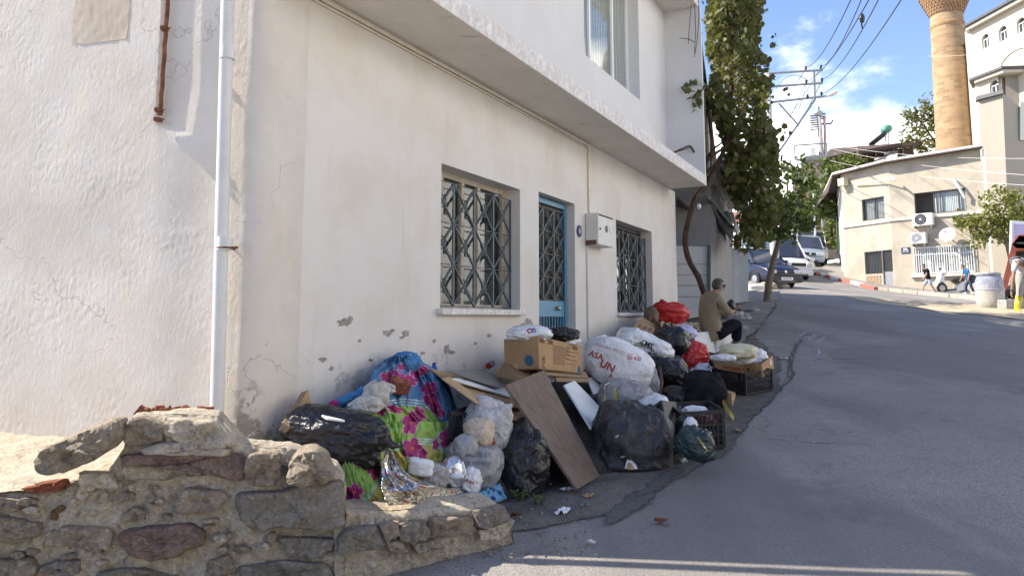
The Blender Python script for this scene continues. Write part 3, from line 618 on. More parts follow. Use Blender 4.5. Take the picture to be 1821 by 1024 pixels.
# places where the paint has fallen off the foot of the front wall and shows the grey render
M['bare_render'] = mat_stone('bare_grey_render', (0.37, 0.345, 0.305), (0.52, 0.485, 0.435), .7); _cr = random.Random(9)
for x, y, w_, h_ in [(613, 573, 15, 8), (624, 566, 6, 5), (689, 592, 10, 6), (698, 588, 5, 4), (722, 593, 7, 7), (714, 600, 4, 3), (795, 621, 6, 9), (803, 626, 7, 5), (939, 574, 9, 8), (929, 579, 6, 5), (660, 640, 5, 3), (752, 628, 5, 3), (772, 606, 4, 4), (846, 610, 4, 3), (870, 596, 5, 4), (574, 640, 8, 4), (590, 655, 5, 5), (640, 606, 4, 3), (1062, 640, 5, 6), (1100, 588, 4, 5)]:
    rg = []
    for k in range(16):
        th = 2 * math.pi * k / 16; q_ = _cr.uniform(.55, 1.15); rg.append(fac(x + w_ * q_ * math.cos(th), y + h_ * q_ * math.sin(th), .0025))
    c_ = sum(rg, Vector()) / 16; pm = MB(); pm.add(rg + [p + FN * -.004 + (p - c_) * .12 for p in rg] + [c_ - FN * .0008], [(k, (k + 1) % 16, 32) for k in range(16)] + [(k, (k + 1) % 16, 16 + (k + 1) % 16, 16 + k) for k in range(16)]); pm.build('bare_patch', M['bare_render'], house)
# drain pipe
dp = thing('drain_pipe', 'white plastic rainwater downpipe fixed to the sunlit side wall', 'drain pipe', lpx(383, 740, 0.09))
PT = lambda x, y: lpx(x, y, 0.10)
a, b = PT(385.5, 745), PT(406, -40); j1, j2 = PT(404.5, 92), PT(399.5, 430)
m = MB(); m.tube([a - UP * 0.25, a, b, b + UP * 2], 0.044, 18); m.build('pipe', M['pipe'], dp, smooth=True)
for q in (j1, j2):
    m = MB(); m.tube([q - UP * 0.055, q + UP * 0.03], 0.051, 18); m.build('coupling', M['pipe'], dp, auto=40)
m = MB(); q = PT(400, 441)
m.tube([q + LN * 0.05 * math.cos(th) + LD * 0.05 * math.sin(th) for th in [2 * math.pi * i / 16 for i in range(17)]], 0.006, 5); m.tube([q - LD * 0.05, q - LD * 0.10 + LN * 0.01], 0.009, 6); m.tube([q - LN * 0.04, q - LN * 0.12], 0.007, 5); m.build('bracket', M['rust'], dp)
# rusted stump of an older pipe on the step in the plaster
rp = thing('rusted_pipe', 'thin rusted iron pipe with brackets embedded in the flaking side wall', 'pipe', lpx(283, 208, 0.05))
q0, q1 = lpx(284, 205, 0.052), lpx(300, -40, 0.052)
m = MB(); m.tube([q0.lerp(q1, i / 14) + LD * random.uniform(-.006, .006) for i in range(15)] + [q1 + UP * 1.5], 0.017, 8); m.build('tube', M['rust'], rp, smooth=True)
for y in (51, 196, 213):
    q = lpx(297 - y * 0.07 - 1, y, 0.062); m = MB(); m.box(q, (0.045, 0.05, 0.028)); m.tube([q, q + LD * -0.05], 0.008, 5); m.build('bracket', M['rust'], rp, bevel=0.006)

# marks on the road: wet stain, tar-filled crack, pale smears
def ribbon(name, P, w, mat, dz=0.005, jag=0.4, n=60):
    Q = lerp_poly([Vector(p) for p in P], n); V = []
    for i, p in enumerate(Q):
        d = (Q[min(i + 1, n)] - Q[max(i - 1, 0)]); d.z = 0; d = d.normalized() if d.length > 0 else Vector((1, 0, 0)); s_ = Vector((-d.y, d.x, 0)); c = p + s_ * min(w * 1.6, .06) * noise.noise(p * 4); ww = w * (1 + jag * noise.noise(p * 9)) * min(1, 4 * i / n + .1, 4 * (n - i) / n + .1)
        for k in (-1, -.6, 0, .6, 1): q = c + s_ * k * ww / 2; V.append((q.x, q.y, tz(q.x, q.y) + dz))
    m = MB(); m.add(V, [(5 * i + j, 5 * i + j + 1, 5 * i + j + 6, 5 * i + j + 5) for i in range(n) for j in range(4)]); o = m.build(name, mat, recalc=False); at = o.data.attributes.new('edge', 'FLOAT', 'POINT'); at.data.foreach_set('value', [e * min(1, 5 * i / n, 5 * (n - i) / n) for i in range(n + 1) for e in (0, .12, .5, .12, 0)]); return o
M['tar'] = mat_simple('tar', (0.085, 0.08, 0.075), .8, .3, 12, .3); fade(M['tar'], 2.5, 9); M['wet'] = mat_simple('wet_asphalt', (0.10, 0.096, 0.092), .6, .3, 9, .4, 90); fade(M['wet'], 1.4, 4.5); M['chalk'] = mat_simple('pale_smear', (0.42, 0.44, 0.47), .85, .3, 14, .3); fade(M['chalk'], .9, 14)
struct(ribbon('road_crack', [g(*p) for p in ((1452, 588), (1420, 612), (1404, 640), (1411, 668), (1392, 690), (1350, 735), (1326, 762), (1302, 790))], .05, M['tar'])); struct(ribbon('road_crack', [g(*p) for p in ((1395, 690), (1408, 640), (1416, 610), (1440, 592))], .035, M['tar']))
struct(ribbon('wet_stain', [g(*p) for p in ((1175, 866), (1140, 885), (1112, 905), (1085, 928), (1072, 938))], .24, M['wet'], .013, .35)); struct(ribbon('wet_stain', [g(*p) for p in ((1215, 826), (1190, 850), (1160, 872), (1130, 890))], .18, M['wet'], .015, .35))
for i, P_ in enumerate([((1418, 600), (1440, 588), (1470, 585)), ((1428, 606), (1452, 592), (1482, 588)), ((1450, 612), (1466, 598)), ((1436, 610), (1448, 598), (1476, 590)), ((1458, 618), (1452, 640))]): struct(ribbon('chalk_smear', [g(*p) for p in P_], .05, M['chalk'], .006 + i * .0015, .9, 30))
# ================================================================== terrace, stone retaining wall
WA, WB, WC = Vector((-3.5, 3.70, 0)), Vector((-0.93, 4.30, 0)), Vector((0.02, 4.86, 0))
def vplane(px, py, P, Q, off=0.0):
    d = (Q - P).normalized(); n = Vector((d.y, -d.x, 0)); r = ray(px, py); k = ((P - CAM).dot(n) + off) / r.dot(n); return CAM + r * k
N1 = Vector(((WB - WA).normalized().y, -(WB - WA).normalized().x, 0)); N2 = Vector(((WC - WB).normalized().y, -(WC - WB).normalized().x, 0))
VP1 = lambda x, y, o=0.0: vplane(x, y, WA, WB, o)
VP2 = lambda x, y, o=0.0: vplane(x, y, WB, WC, o)
TOP1 = [(-160, 895), (0, 878), (60, 870), (130, 858), (188, 838), (214, 800), (230, 748), (300, 738), (385, 742), (425, 788), (470, 800), (515, 800), (560, 815), (600, 835), (613, 858)]
TOP2 = [(598, 905), (650, 908), (700, 912), (760, 906), (820, 902), (875, 894), (900, 905), (912, 930)]
def yat(T, x):
    for (a, b), (c, d) in zip(T, T[1:]):
        if a <= x <= c: return b + (d - b) * (x - a) / (c - a)
    return T[0][1] if x < T[0][0] else T[-1][1]
wall1 = thing('stone_wall', 'rough retaining wall of mixed fieldstones and lime mortar in front of the sunlit house corner', 'stone wall', VP1(250, 1000))
def face_mesh(VPf, T, x0, x1, ybot, nu, nv, amp, N, back, seed, cap_end=True):
    m = MB()
    def f(u, v):
        x = x0 + (x1 - x0) * u; yt = yat(T, x); y = yt + (ybot - yt) * v; p = VPf(x, y)
        e = amp * (fbm((p.x + seed, p.y, p.z), 4.2, 6) * 1.1 + 0.5 * fbm((p.x, p.y + seed, p.z), 15, 4)) + 0.013 * fbm((p.x, p.y, p.z + seed), 27, 4) - 0.016
        e -= 0.05 * max(0, 1 - v * 14) ** 2
        return p + N * e
    m.grid(f, nu, nv)
    # rounded top running back
    def g2(u, v):
        x = x0 + (x1 - x0) * u; p = VPf(x, yat(T, x)); q = p - N * (back * v); drop = 0.10 * v * v
        return q + Vector((0, 0, -drop + 0.02 * fbm((q.x, q.y, 7 + seed), 6, 4) * min(1, v * 6) + 0.025 * math.sin(min(1, v * 3) * math.pi))) - N * 0.07
    m.grid(g2, nu, 10)
    if cap_end:
        def g3(u, v):
            y = yat(T, x1) + (ybot - yat(T, x1)) * v; p = VPf(x1, y); return p - N * (back * u) + Vector((0.02 * fbm((u * 3, v * 3, 1), 2, 3), 0, -0.10 * u * u))
        m.grid(g3, 8, 12)
    return m
face_mesh(VP1, TOP1, -160, 613, 1090, 300, 130, 0.030, N1, 0.45, 0.0).build('mortar', M['mortar'], wall1, smooth=True)
lowwall = thing('low_stone_kerb', 'low kerb of grey stones curving round under the foil and floral cloth', 'stone kerb', VP2(750, 985))
face_mesh(VP2, TOP2, 596, 912, 1040, 150, 50, 0.020, N2, 0.75, 5.0).build('mortar', M['mortar'], lowwall, smooth=True)
# terrace: between house foot and stone wall
tA = [VP1(-160, 885), VP1(0, 872), VP1(60, 866), VP1(130, 858), VP1(200, 850), VP1(300, 850), VP1(430, 840), VP1(520, 835), VP1(612, 862)]
tB = [lpx(-160, 766), lpx(0, 767), lpx(130, 776), lpx(260, 782), lpx(380, 788), lpx(440, 792), fac(480, 800), fac(520, 806), fac(600, 830)]
a, b = lerp_poly(tA, 120), lerp_poly(tB, 120); m = MB(); V = []
for j in range(41):
    for i in range(121):
        p = a[i].lerp(b[i], (j / 40) * 1.04); V.append(p + Vector((0, 0, 0.022 * fbm((p.x, p.y, 1), 3.5, 5) + 0.008 * fbm((p.x, p.y, 2), 16, 4))))
m.add(V, [(j * 121 + i, j * 121 + i + 1, (j + 1) * 121 + i + 1, (j + 1) * 121 + i) for j in range(40) for i in range(120)])
struct(m.build('terrace', M['terrace'], smooth=True))

def stone(px, VPf, N, parent, mat, bulge=0.05, off=0.0, seed=0, name='stone'):
    pts = [VPf(x, y, off) for x, y in px]; n = 44 if seed < 100 else 18
    P = lerp_poly(pts + [pts[0]], n)[:-1]; c = sum(P, Vector()) / n
    # soften the corners
    P = [(P[i - 1] + P[i] * 4 + P[(i + 1) % n]) / 6 for i in range(n)]
    rings = [(1.0, -0.04), (1.01, 0.0), (1.0, bulge * 0.5), (0.955, bulge * 0.85), (0.88, bulge * 0.97), (0.76, bulge), (0.62, bulge * 1.03), (0.46, bulge * 1.03), (0.30, bulge * 1.05), (0.14, bulge * 1.05)]
    V = []; sd = Vector((seed * 1.7, seed * 0.9, seed * 2.3))
    for s, o in rings:
        for p in P:
            q = c + (p - c) * s + N * o
            vd = noise.voronoi(q * 9 + sd)[0]; e = 0.022 * (0.5 - abs(noise.noise(q * 6 + sd))) * 0.9 - 0.012 * (vd[1] - vd[0]) + 0.012 * fbm(q * 12 + sd, 1, 4) + 0.006 * fbm(q * 40 + sd, 1, 3)
            if o <= 0: e *= 0.5
            V.append(q + N * (e * (2.2 if bulge > 0.1 else 1.5)) + (q - c).normalized() * e * 0.9)
    V.append(c + N * bulge * 1.1); k = len(rings)
    F = [(i * n + j, i * n + (j + 1) % n, (i + 1) * n + (j + 1) % n, (i + 1) * n + j) for i in range(k - 1) for j in range(n)] + [((k - 1) * n + j, (k - 1) * n + (j + 1) % n, k * n) for j in range(n)]
    F.append(tuple(range(n - 1, -1, -1)))
    m = MB(); m.add(V, F); o = m.build(name, mat, parent, auto=35); return o
Z2 = lambda pts: [(x / 2.845, 680 + y / 2.845) for x, y in pts]
Z3 = lambda pts: [(560 + x / 2.461, 820 + y / 2.461) for x, y in pts]
_st = [
 ([(220, 372), (270, 310), (430, 235), (600, 170), (640, 178), (642, 255), (600, 318), (430, 408), (330, 435), (240, 430)], 'st_tan', 0.17, -0.03),
 ([(600, 365), (800, 352), (1230, 350), (1250, 380), (1230, 500), (1130, 480), (1000, 440), (640, 415)], 'st_maroon', 0.045, 0.0),
 ([(1265, 362), (1330, 345), (1410, 342), (1420, 470), (1380, 512), (1270, 517), (1248, 480)], 'st_brown', 0.08, 0.0),
 ([(1452, 480), (1470, 390), (1530, 322), (1600, 310), (1660, 350), (1692, 440), (1650, 492), (1550, 497)], 'st_tan', 0.16, -0.02),
 ([(1192, 560), (1240, 548), (1420, 548), (1520, 510), (1738, 490), (1738, 722), (1620, 737), (1450, 715), (1300, 747), (1225, 690), (1188, 610)], 'st_grey', 0.055, 0.0),
 ([(900, 600), (942, 530), (1130, 542), (1140, 580), (1110, 640), (1000, 655), (908, 650)], 'st_tan', 0.045, -0.01),
 ([(595, 775), (640, 735), (740, 722), (850, 716), (900, 700), (960, 705), (1040, 745), (1046, 800), (900, 862), (780, 885), (680, 862), (615, 830)], 'st_maroon', 0.085, 0.0),
 ([(1410, 778), (1690, 790), (1680, 860), (1500, 895), (1450, 860)], 'st_grey', 0.035, 0.0),
 ([(-60, 585), (60, 582), (112, 588), (105, 640), (-60, 648)], 'st_brown', 0.04, 0.0),
 ([(265, 645), (310, 620), (390, 640), (385, 680), (320, 700), (270, 685)], 'st_rust', 0.012, -0.012),
 ([(-80, 668), (80, 680), (210, 702), (222, 760), (120, 802), (-60, 792)], 'st_brown', 0.055, 0.0),
 ([(245, 745), (330, 715), (480, 722), (580, 735), (562, 830), (380, 832), (250, 812)], 'st_tan', 0.035, -0.008),
 ([(-60, 890), (170, 880), (202, 930), (165, 1010), (-60, 1010)], 'st_brown', 0.06, 0.0),
 ([(205, 930), (300, 890), (402, 892), (412, 948), (300, 962), (212, 952)], 'st_grey', 0.045, 0.0),
 ([(500, 962), (640, 932), (800, 952), (900, 980), (990, 1050), (480, 1050)], 'st_grey', 0.05, 0.0),
 ([(622, 655), (680, 620), (740, 645), (735, 690), (640, 702)], 'st_tan', 0.05, 0.0),
 ([(870, 760), (950, 722), (1040, 770), (960, 800)], 'st_brown', 0.03, 0.02),
 ([(640, 200), (720, 165), (840, 210), (830, 300), (700, 320), (640, 290)], 'st_tan', 0.06, -0.02),
 ([(850, 175), (1080, 186), (1140, 232), (1225, 320), (1060, 330), (900, 300), (830, 250)], 'mortar', 0.09, -0.02),
 ([(720, 330), (800, 300), (980, 290), (1180, 335), (1160, 362), (900, 358), (740, 352)], 'mortar', 0.085, -0.01),
 ([(1200, 930), (1400, 900), (1650, 905), (1700, 990), (1240, 1010)], 'st_grey', 0.04, 0.0),
 ([(1050, 900), (1160, 870), (1200, 960), (1080, 980)], 'st_brown', 0.03, 0.0),
 ([(410, 450), (560, 455), (600, 520), (420, 540)], 'mortar', 0.05, 0.0),
 ([(120, 530), (300, 510), (330, 540), (180, 560)], 'brick', 0.02, 0.0),
 ([(200, 505), (330, 490), (345, 520), (240, 530)], 'brick', 0.05, -0.01),
]
for i, (p, mt, bl, of) in enumerate(_st): stone(Z2(p), VP1, N1, wall1, M[mt], bl * (.8 if bl < .1 else 1), of - (.006 if bl < .1 else 0), i)
_r3 = random.Random(5); _cen = [(sum(x for x, y in p) / len(p), sum(y for x, y in p) / len(p), (max(x for x, y in p) - min(x for x, y in p)) / 2, (max(y for x, y in p) - min(y for x, y in p)) / 2) for p, *_ in _st]; _k = 0
while _k < 34:     # small packing stones and pebbles in the mortar
    x, y, a, b = _r3.uniform(-60, 1700), _r3.uniform(380, 1010), _r3.uniform(14, 52), _r3.uniform(10, 30)
    if any(abs(x - c[0]) < c[2] + a * .7 and abs(y - c[1]) < c[3] + b * .7 for c in _cen) or y < 560 - 0.0 * x and x < 500 or y < 400: 
        _k += .02; continue
    _cen.append((x, y, a, b)); n_ = _r3.randint(5, 8); ph = _r3.uniform(0, 6); P_ = [(x + a * math.cos(ph + 6.283 * i / n_) * _r3.uniform(.75, 1.1), y + b * math.sin(ph + 6.283 * i / n_) * _r3.uniform(.75, 1.1)) for i in range(n_)]
    stone(Z2(P_), VP1, N1, wall1, M[_r3.choice(['st_tan', 'mortar', 'st_brown', 'mortar'])], _r3.uniform(.012, .035), 0.0, 100 + int(_k)); _k += 1
_sl = [([(95, 342), (140, 292), (270, 277), (310, 350), (222, 387), (100, 402)], 'st_grey'), ([(350, 272), (480, 250), (495, 312), (430, 357), (368, 342)], 'st_grey'), ([(500, 242), (680, 242), (690, 300), (560, 330), (500, 325)], 'st_brown'),
       ([(690, 212), (820, 190), (838, 240), (780, 270), (702, 287)], 'st_grey'), ([(275, 272), (352, 257), (350, 312), (302, 332)], 'st_tan'), ([(300, 340), (360, 350), (390, 395), (330, 400)], 'st_tan'), ([(420, 362), (520, 335), (560, 370), (440, 400)], 'st_brown'),
       ([(710, 298), (830, 262), (868, 250), (860, 300), (780, 335), (720, 335)], 'mortar')]
for i, (p, mt) in enumerate(_sl): stone(Z3(p), VP2, N2, lowwall, M[mt], 0.042 if mt != 'mortar' else 0.03, 0.0, 40 + i)
# broken hollow brick lying on the mound
hb = thing('broken_brick', 'broken red hollow brick with jagged edges bedded on top of the stone wall', 'brick', VP1(310, 738, -0.12))
m = MB(); a, b = VP1(236, 740, -0.16), VP1(378, 742, -0.16); n = 34
def hbf(u, v):
    p = a.lerp(b, u) - N1 * (v * 0.16); z = 0.03 * noise.noise(Vector((u * 17, v * 5, 1))) + 0.022 * noise.noise(Vector((u * 41, v * 11, 4)))
    return p + Vector((0, 0, 0.035 * math.sin(math.pi * u) ** 0.4 + z - 0.01))
m.grid(hbf, n, 10)
m.grid(lambda u, v: (lambda q: Vector((q.x, q.y, q.z - 0.07 * (1 - v))) + N1 * (0.02 * noise.noise(Vector((u * 23, v * 3, 9)))))(hbf(u, 0)), n, 3)
m.build('broken_shell', M['brick'], hb, auto=30)
for i in range(9):
    u = 0.08 + 0.85 * i / 8; p = a.lerp(b, u) - N1 * random.uniform(-0.02, 0.1) + Vector((0, 0, 0.03)); mm = MB()
    Mr = Matrix.Rotation(random.uniform(0, 3), 3, 'Z') @ Matrix.Rotation(random.uniform(-.7, .7), 3, 'X'); mm.box(p, (random.uniform(.03, .06), random.uniform(.02, .05), random.uniform(.03, .06)), Mr); mm.build('shard', M['brick'], hb, bevel=0.005)
# loose pebbles on the terrace and in front of the kerb
m = MB()
for i in range(420):
    if i < 230: u, v = rng.random(2); p = a_ = tA[0].lerp(tA[-1], u).lerp(tB[0].lerp(tB[-1], u), v * 0.9); zz = p.z
    else: p = ground(rng.uniform(560, 1060), rng.uniform(900, 1000)); zz = p.z + 0.012
    r_ = rng.uniform(0.004, 0.013); m.sphere((p.x, p.y, zz + r_ * 0.3), (r_ * 1.3, r_, r_ * 0.8), Matrix.Rotation(rng.uniform(0, 6), 3, 'Z'), 6)
o = m.build('gravel', M['st_tan'], smooth=True); tag(o, 'loose grit and pebbles scattered on the terrace and along the kerb', 'gravel', kind='stuff')
# ================================================================== rubbish: materials
def mat_bag(name, col, col2=None, rough=0.32, cscale=7, dust=None, spec=0.5, sheen=0):
    k = NT(name); oi = k.n('ShaderNodeObjectInfo'); off = k.n('ShaderNodeVectorMath', operation='ADD'); k.l(k.tc.outputs['Object'], off.inputs[0]); k.l(oi.outputs['Random'], off.inputs[1]); o = off.outputs[0]
    nz = k.n('ShaderNodeTexNoise'); nz.inputs['Scale'].default_value = 5; nz.inputs['Detail'].default_value = 4; k.l(o, nz.inputs[0])
    ad = k.n('ShaderNodeVectorMath', operation='MULTIPLY_ADD'); k.l(nz.outputs['Color'], ad.inputs[0]); ad.inputs[1].default_value = (0.5, 0.5, 0.5); k.l(o, ad.inputs[2])
    v = k.voro(cscale, ad.outputs[0]); v2 = k.voro(cscale * 2.7, ad.outputs[0]); n = k.noise(cscale * 1.5, 6, 0.6, ad.outputs[0])
    c = k.mix(k.ramp(n, [(0.35, 0), (0.65, 1)]), col, col2 or tuple(x * 1.4 for x in col))
    r = rough
    if dust:
        dm = k.ramp(k.noise(9, 9, 0.78, o), [(0.46, 0), (0.66, 1)]); c = k.mix(k.math('MULTIPLY', dm, 0.75), c, dust); r = k.ramp(dm, [(0, rough), (1, 0.75)])
    wr = k.noise(cscale * 3.2, 5, 0.65, k.vec((1.0, 1.0, 0.28), rot=(.5, .7, 0)), 1.2); wr2 = k.math('ABSOLUTE', k.math('SUBTRACT', wr, .5))
    nm = k.bump(k.ramp(wr2, [(0, 0), (.12, 1)]), .22, .008); nm = k.bump(k.ramp(v, [(0, 0), (0.30, 1)]), 0.22, 0.016, nm); nm = k.bump(k.ramp(v2, [(0, 0), (0.30, 1)]), 0.14, 0.007, nm); nm = k.bump(n, 0.3, 0.02, nm)
    return k.done(c, r, nm, spec=spec)
M['bag_black'] = mat_bag('black_bin_liner', (0.012, 0.012, 0.014), rough=0.28); M['bag_dusty'] = mat_bag('dusty_black_sack', (0.018, 0.018, 0.020), rough=0.36, dust=(0.10, 0.095, 0.088), cscale=5)
M['bag_white'] = mat_bag('white_carrier_bag', (0.74, 0.75, 0.76), (0.84, 0.84, 0.84), 0.38, 8); M['bag_sack'] = mat_bag('white_woven_sack', (0.76, 0.77, 0.78), (0.86, 0.86, 0.86), 0.55, 6, (0.60, 0.57, 0.51))
M['bag_grey'] = mat_bag('clear_grey_bag', (0.30, 0.305, 0.31), (0.50, 0.50, 0.50), 0.16, 7); M['bag_clear'] = mat_bag('clear_bag_of_scraps', (0.52, 0.52, 0.51), (0.80, 0.80, 0.79), 0.16, 9)
for q_, al in (('bag_grey', .62), ('bag_clear', .66)): next(n for n in M[q_].node_tree.nodes if n.type == 'BSDF_PRINCIPLED').inputs['Alpha'].default_value = al
def mat_scraps():
    k = NT('assorted_scraps'); v = k.n('ShaderNodeTexVoronoi'); v.inputs['Scale'].default_value = 15; k.l(k.tc.outputs['Object'], v.inputs[0]); s_ = k.n('ShaderNodeSeparateColor'); k.l(v.outputs['Color'], s_.inputs[0])
    c = k.ramp(s_.outputs[0], [(0, (.50, .48, .44)), (.28, (.62, .62, .60)), (.42, (.30, .22, .14)), (.55, (.10, .11, .12)), (.66, (.55, .50, .36)), (.78, (.34, .08, .06)), (.86, (.14, .22, .10)), (.93, (.60, .60, .62))], 'CONSTANT'); n = k.noise(20, 5, .7); return k.done(k.mix(.35, c, (.22, .21, .2)), .8, k.bump(n, .8, .02))
M['scraps'] = mat_scraps()
M['bag_red'] = mat_bag('red_carrier_bag', (0.42, 0.012, 0.014), (0.58, 0.025, 0.022), 0.35, 8); M['bag_lilac'] = mat_bag('lilac_bag', (0.42, 0.41, 0.62), (0.60, 0.60, 0.76), 0.4, 8)
M['bag_green'] = mat_bag('dark_green_bag', (0.012, 0.028, 0.028), (0.03, 0.06, 0.06), 0.3, 9); M['cloth_dark'] = mat_bag('black_cloth', (0.014, 0.014, 0.016), rough=0.85, cscale=5, spec=0.1)
M['bag_yellow'] = mat_bag('pale_yellow_bag', (0.62, 0.56, 0.30), (0.70, 0.66, 0.48), 0.45, 8); M['paper_grey'] = mat_bag('soggy_grey_paper', (0.36, 0.33, 0.30), (0.52, 0.49, 0.45), 0.85, 10, spec=0.2)
M['rag_cream'] = mat_bag('cream_torn_plastic', (0.46, 0.43, 0.37), (0.60, 0.57, 0.51), 0.7, 8, (0.28, 0.25, 0.21)); M['cloth_blue'] = mat_bag('blue_cotton', (0.06, 0.19, 0.38), (0.09, 0.25, 0.46), 0.9, 6, spec=0.1)
M['cloth_sky'] = mat_bag('light_blue_cloth', (0.14, 0.33, 0.56), (0.20, 0.42, 0.64), 0.9, 6, spec=0.1); M['bag_brown'] = mat_bag('brown_sack', (0.10, 0.07, 0.045), (0.16, 0.11, 0.07), 0.7, 7)
def mat_card(name, a, b, stain=0.3):
    k = NT(name); n = k.noise(4, 6, 0.6); w = k.n('ShaderNodeTexWave'); w.inputs['Scale'].default_value = 70; k.l(k.tc.outputs['Object'], w.inputs[0])
    c = k.mix(k.ramp(n, [(0.35, 0), (0.65, 1)]), a, b); c = k.mix(k.ramp(k.noise(9, 7, 0.7), [(0.58, 0), (0.75, stain)]), c, tuple(x * 0.5 for x in a))
    return k.done(c, 0.85, k.bump(k.mix(0.8, w.outputs['Fac'], n), 0.10, 0.004), spec=0.2)
M['card'] = mat_card('brown_cardboard', (0.36, 0.23, 0.12), (0.44, 0.29, 0.16)); M['card_dark'] = mat_card('dark_cardboard', (0.22, 0.14, 0.08), (0.30, 0.20, 0.12), 0.6); M['card_pale'] = mat_card('pale_cardboard', (0.42, 0.29, 0.16), (0.52, 0.37, 0.22))
M['card_print'] = mat_simple('brown_print', (0.15, 0.07, 0.035), 0.85, 0.15); M['print_blue'] = mat_simple('blue_print', (0.03, 0.12, 0.20), 0.8, 0.1); M['print_red'] = mat_simple('red_print', (0.45, 0.06, 0.03), 0.7, 0.25, 30); M['print_black'] = mat_simple('black_print', (0.02, 0.02, 0.022), 0.7, 0.2); M['print_grey'] = mat_simple('grey_print', (0.10, 0.10, 0.11), 0.7, 0.2)
def mat_wood(name, a, b, sc=(22, 22, 1.2), rough=0.6):
    k = NT(name); x, y, z = k.sep(k.tc.outputs['UV'])
    v = k.vec((3, 26, 1), 'UV'); n = k.noise(2.2, 7, 0.65, v, 0.6); n2 = k.noise(9, 5, 0.7, k.vec((2, 60, 1), 'UV')); bl = k.noise(1.6, 4, 0.6, k.vec((2, 3, 1), 'UV'))
    c = k.mix(k.ramp(n, [(0.3, 0), (0.7, 1)]), a, b); c = k.mix(k.ramp(n2, [(0.52, 0), (0.72, 0.65)]), c, tuple(q * 0.45 for q in a)); c = k.mix(k.ramp(bl, [(0.45, 0), (0.7, 0.3)]), c, (0.20, 0.19, 0.19))
    return k.done(c, rough, k.bump(n2, 0.25, 0.003), spec=0.3)
M['wood'] = mat_wood('worn_wood_veneer', (0.088, 0.056, 0.036), (0.26, 0.19, 0.135)); M['wood_grey'] = mat_wood('grey_board', (0.13, 0.125, 0.115), (0.24, 0.23, 0.215)); M['wood_raw'] = mat_wood('raw_chipboard', (0.30, 0.20, 0.11), (0.42, 0.30, 0.18)); M['wood_stick'] = mat_wood('brown_stick', (0.10, 0.045, 0.022), (0.17, 0.08, 0.04))
M['white_board'] = mat_simple('white_laminate', (0.68, 0.72, 0.74), 0.35, 0.05, 3, 0.05); M['crate'] = mat_simple('black_crate_plastic', (0.014, 0.014, 0.016), 0.5, 0.3, 9, 0.1)
M['debris'] = mat_dirt('dark_debris', (0.025, 0.023, 0.021), (0.075, 0.068, 0.06))
# ================================================================== rubbish: shapes
def ico(sub):
    bm = bmesh.new(); bmesh.ops.create_icosphere(bm, subdivisions=sub, radius=1); V = [v.co.copy() for v in bm.verts]; F = [tuple(v.index for v in f.verts) for f in bm.faces]; bm.free(); return V, F
_ico = {k: ico(k) for k in (3, 4, 5, 6)}
_seed = [0]
def blob_mesh(c, rad, roll=0.0, yaw=0.0, sq=2.4, lump=0.16, crump=0.05, sub=5, zfloor=None, knot=None, seed=None, tilt=0.0, fold=0.5):
    """a stuffed bag: super-ellipsoid, big lumps, sharp ridged creases, settled flat on what carries it"""
    _seed[0] += 1; sd = Vector((_seed[0] * 3.1 if seed is None else seed, _seed[0] * 1.7, 0)); V0, F = _ico[sub]
    Rm = Matrix.Rotation(roll, 3, 'Y') @ Matrix.Rotation(tilt, 3, 'X') @ Matrix.Rotation(yaw, 3, 'Z'); rx, ry, rz = rad; rm = (rx + ry + rz) / 3; out = []
    for p in V0:
        k = (abs(p.x) ** sq + abs(p.y) ** sq + abs(p.z) ** sq) ** (-1 / sq); q = p * k
        e = 1 + lump * fbm(p * 1.0 + sd, 1.5, 2)
        st = Vector((p.x * 1.0, p.y * 1.0, p.z * 0.42)) if not knot else Vector((p.x * 0.42, p.y, p.z)); wv = 0.35 * noise.noise(p * 2.1 + sd)
        st = st + Vector((wv, -wv, wv * 0.6))
        r1 = 1 - abs(noise.noise(p * 1.9 + sd)) * 2.4; r2 = 1 - abs(noise.noise(st * 4.4 + sd * 2)) * 2.6; r3 = 1 - abs(noise.noise(st * 9.5 + sd)) * 2.4
        e += crump * (0.70 * r1 + 0.62 * max(r2, -.6) + fold * 0.34 * max(r3, -.4))
        vd = noise.voronoi(st * 2.6 + sd + Vector((wv, 0, wv)))[0]; e += crump * 1.5 * (min(.45, vd[1] - vd[0]) - .25)
        vd = noise.voronoi(st * 6.2 + sd)[0]; e += crump * 0.55 * (min(.4, vd[1] - vd[0]) - .2)
        if knot:
            kd = (p - Vector(knot).normalized()).length
            if kd < 0.75:
                t = kd / 0.75; an = math.atan2((p - Vector(knot)).x + (p - Vector(knot)).y * 0.7, (p - Vector(knot)).z + 0.31); e += 0.05 * math.sin(an * 11) * (1 - t); e += 0.26 * max(0, 1 - t * 3.2) - 0.10 * max(0, 1 - abs(t - 0.42) * 3)
        v = Rm @ Vector((q.x * rx * e, q.y * ry * e, q.z * rz * e)) + Vector(c)
        if zfloor is not None and v.z < zfloor: v.z = zfloor + (v.z - zfloor) * 0.06
        out.append(v)
    return out, F
BV = {}
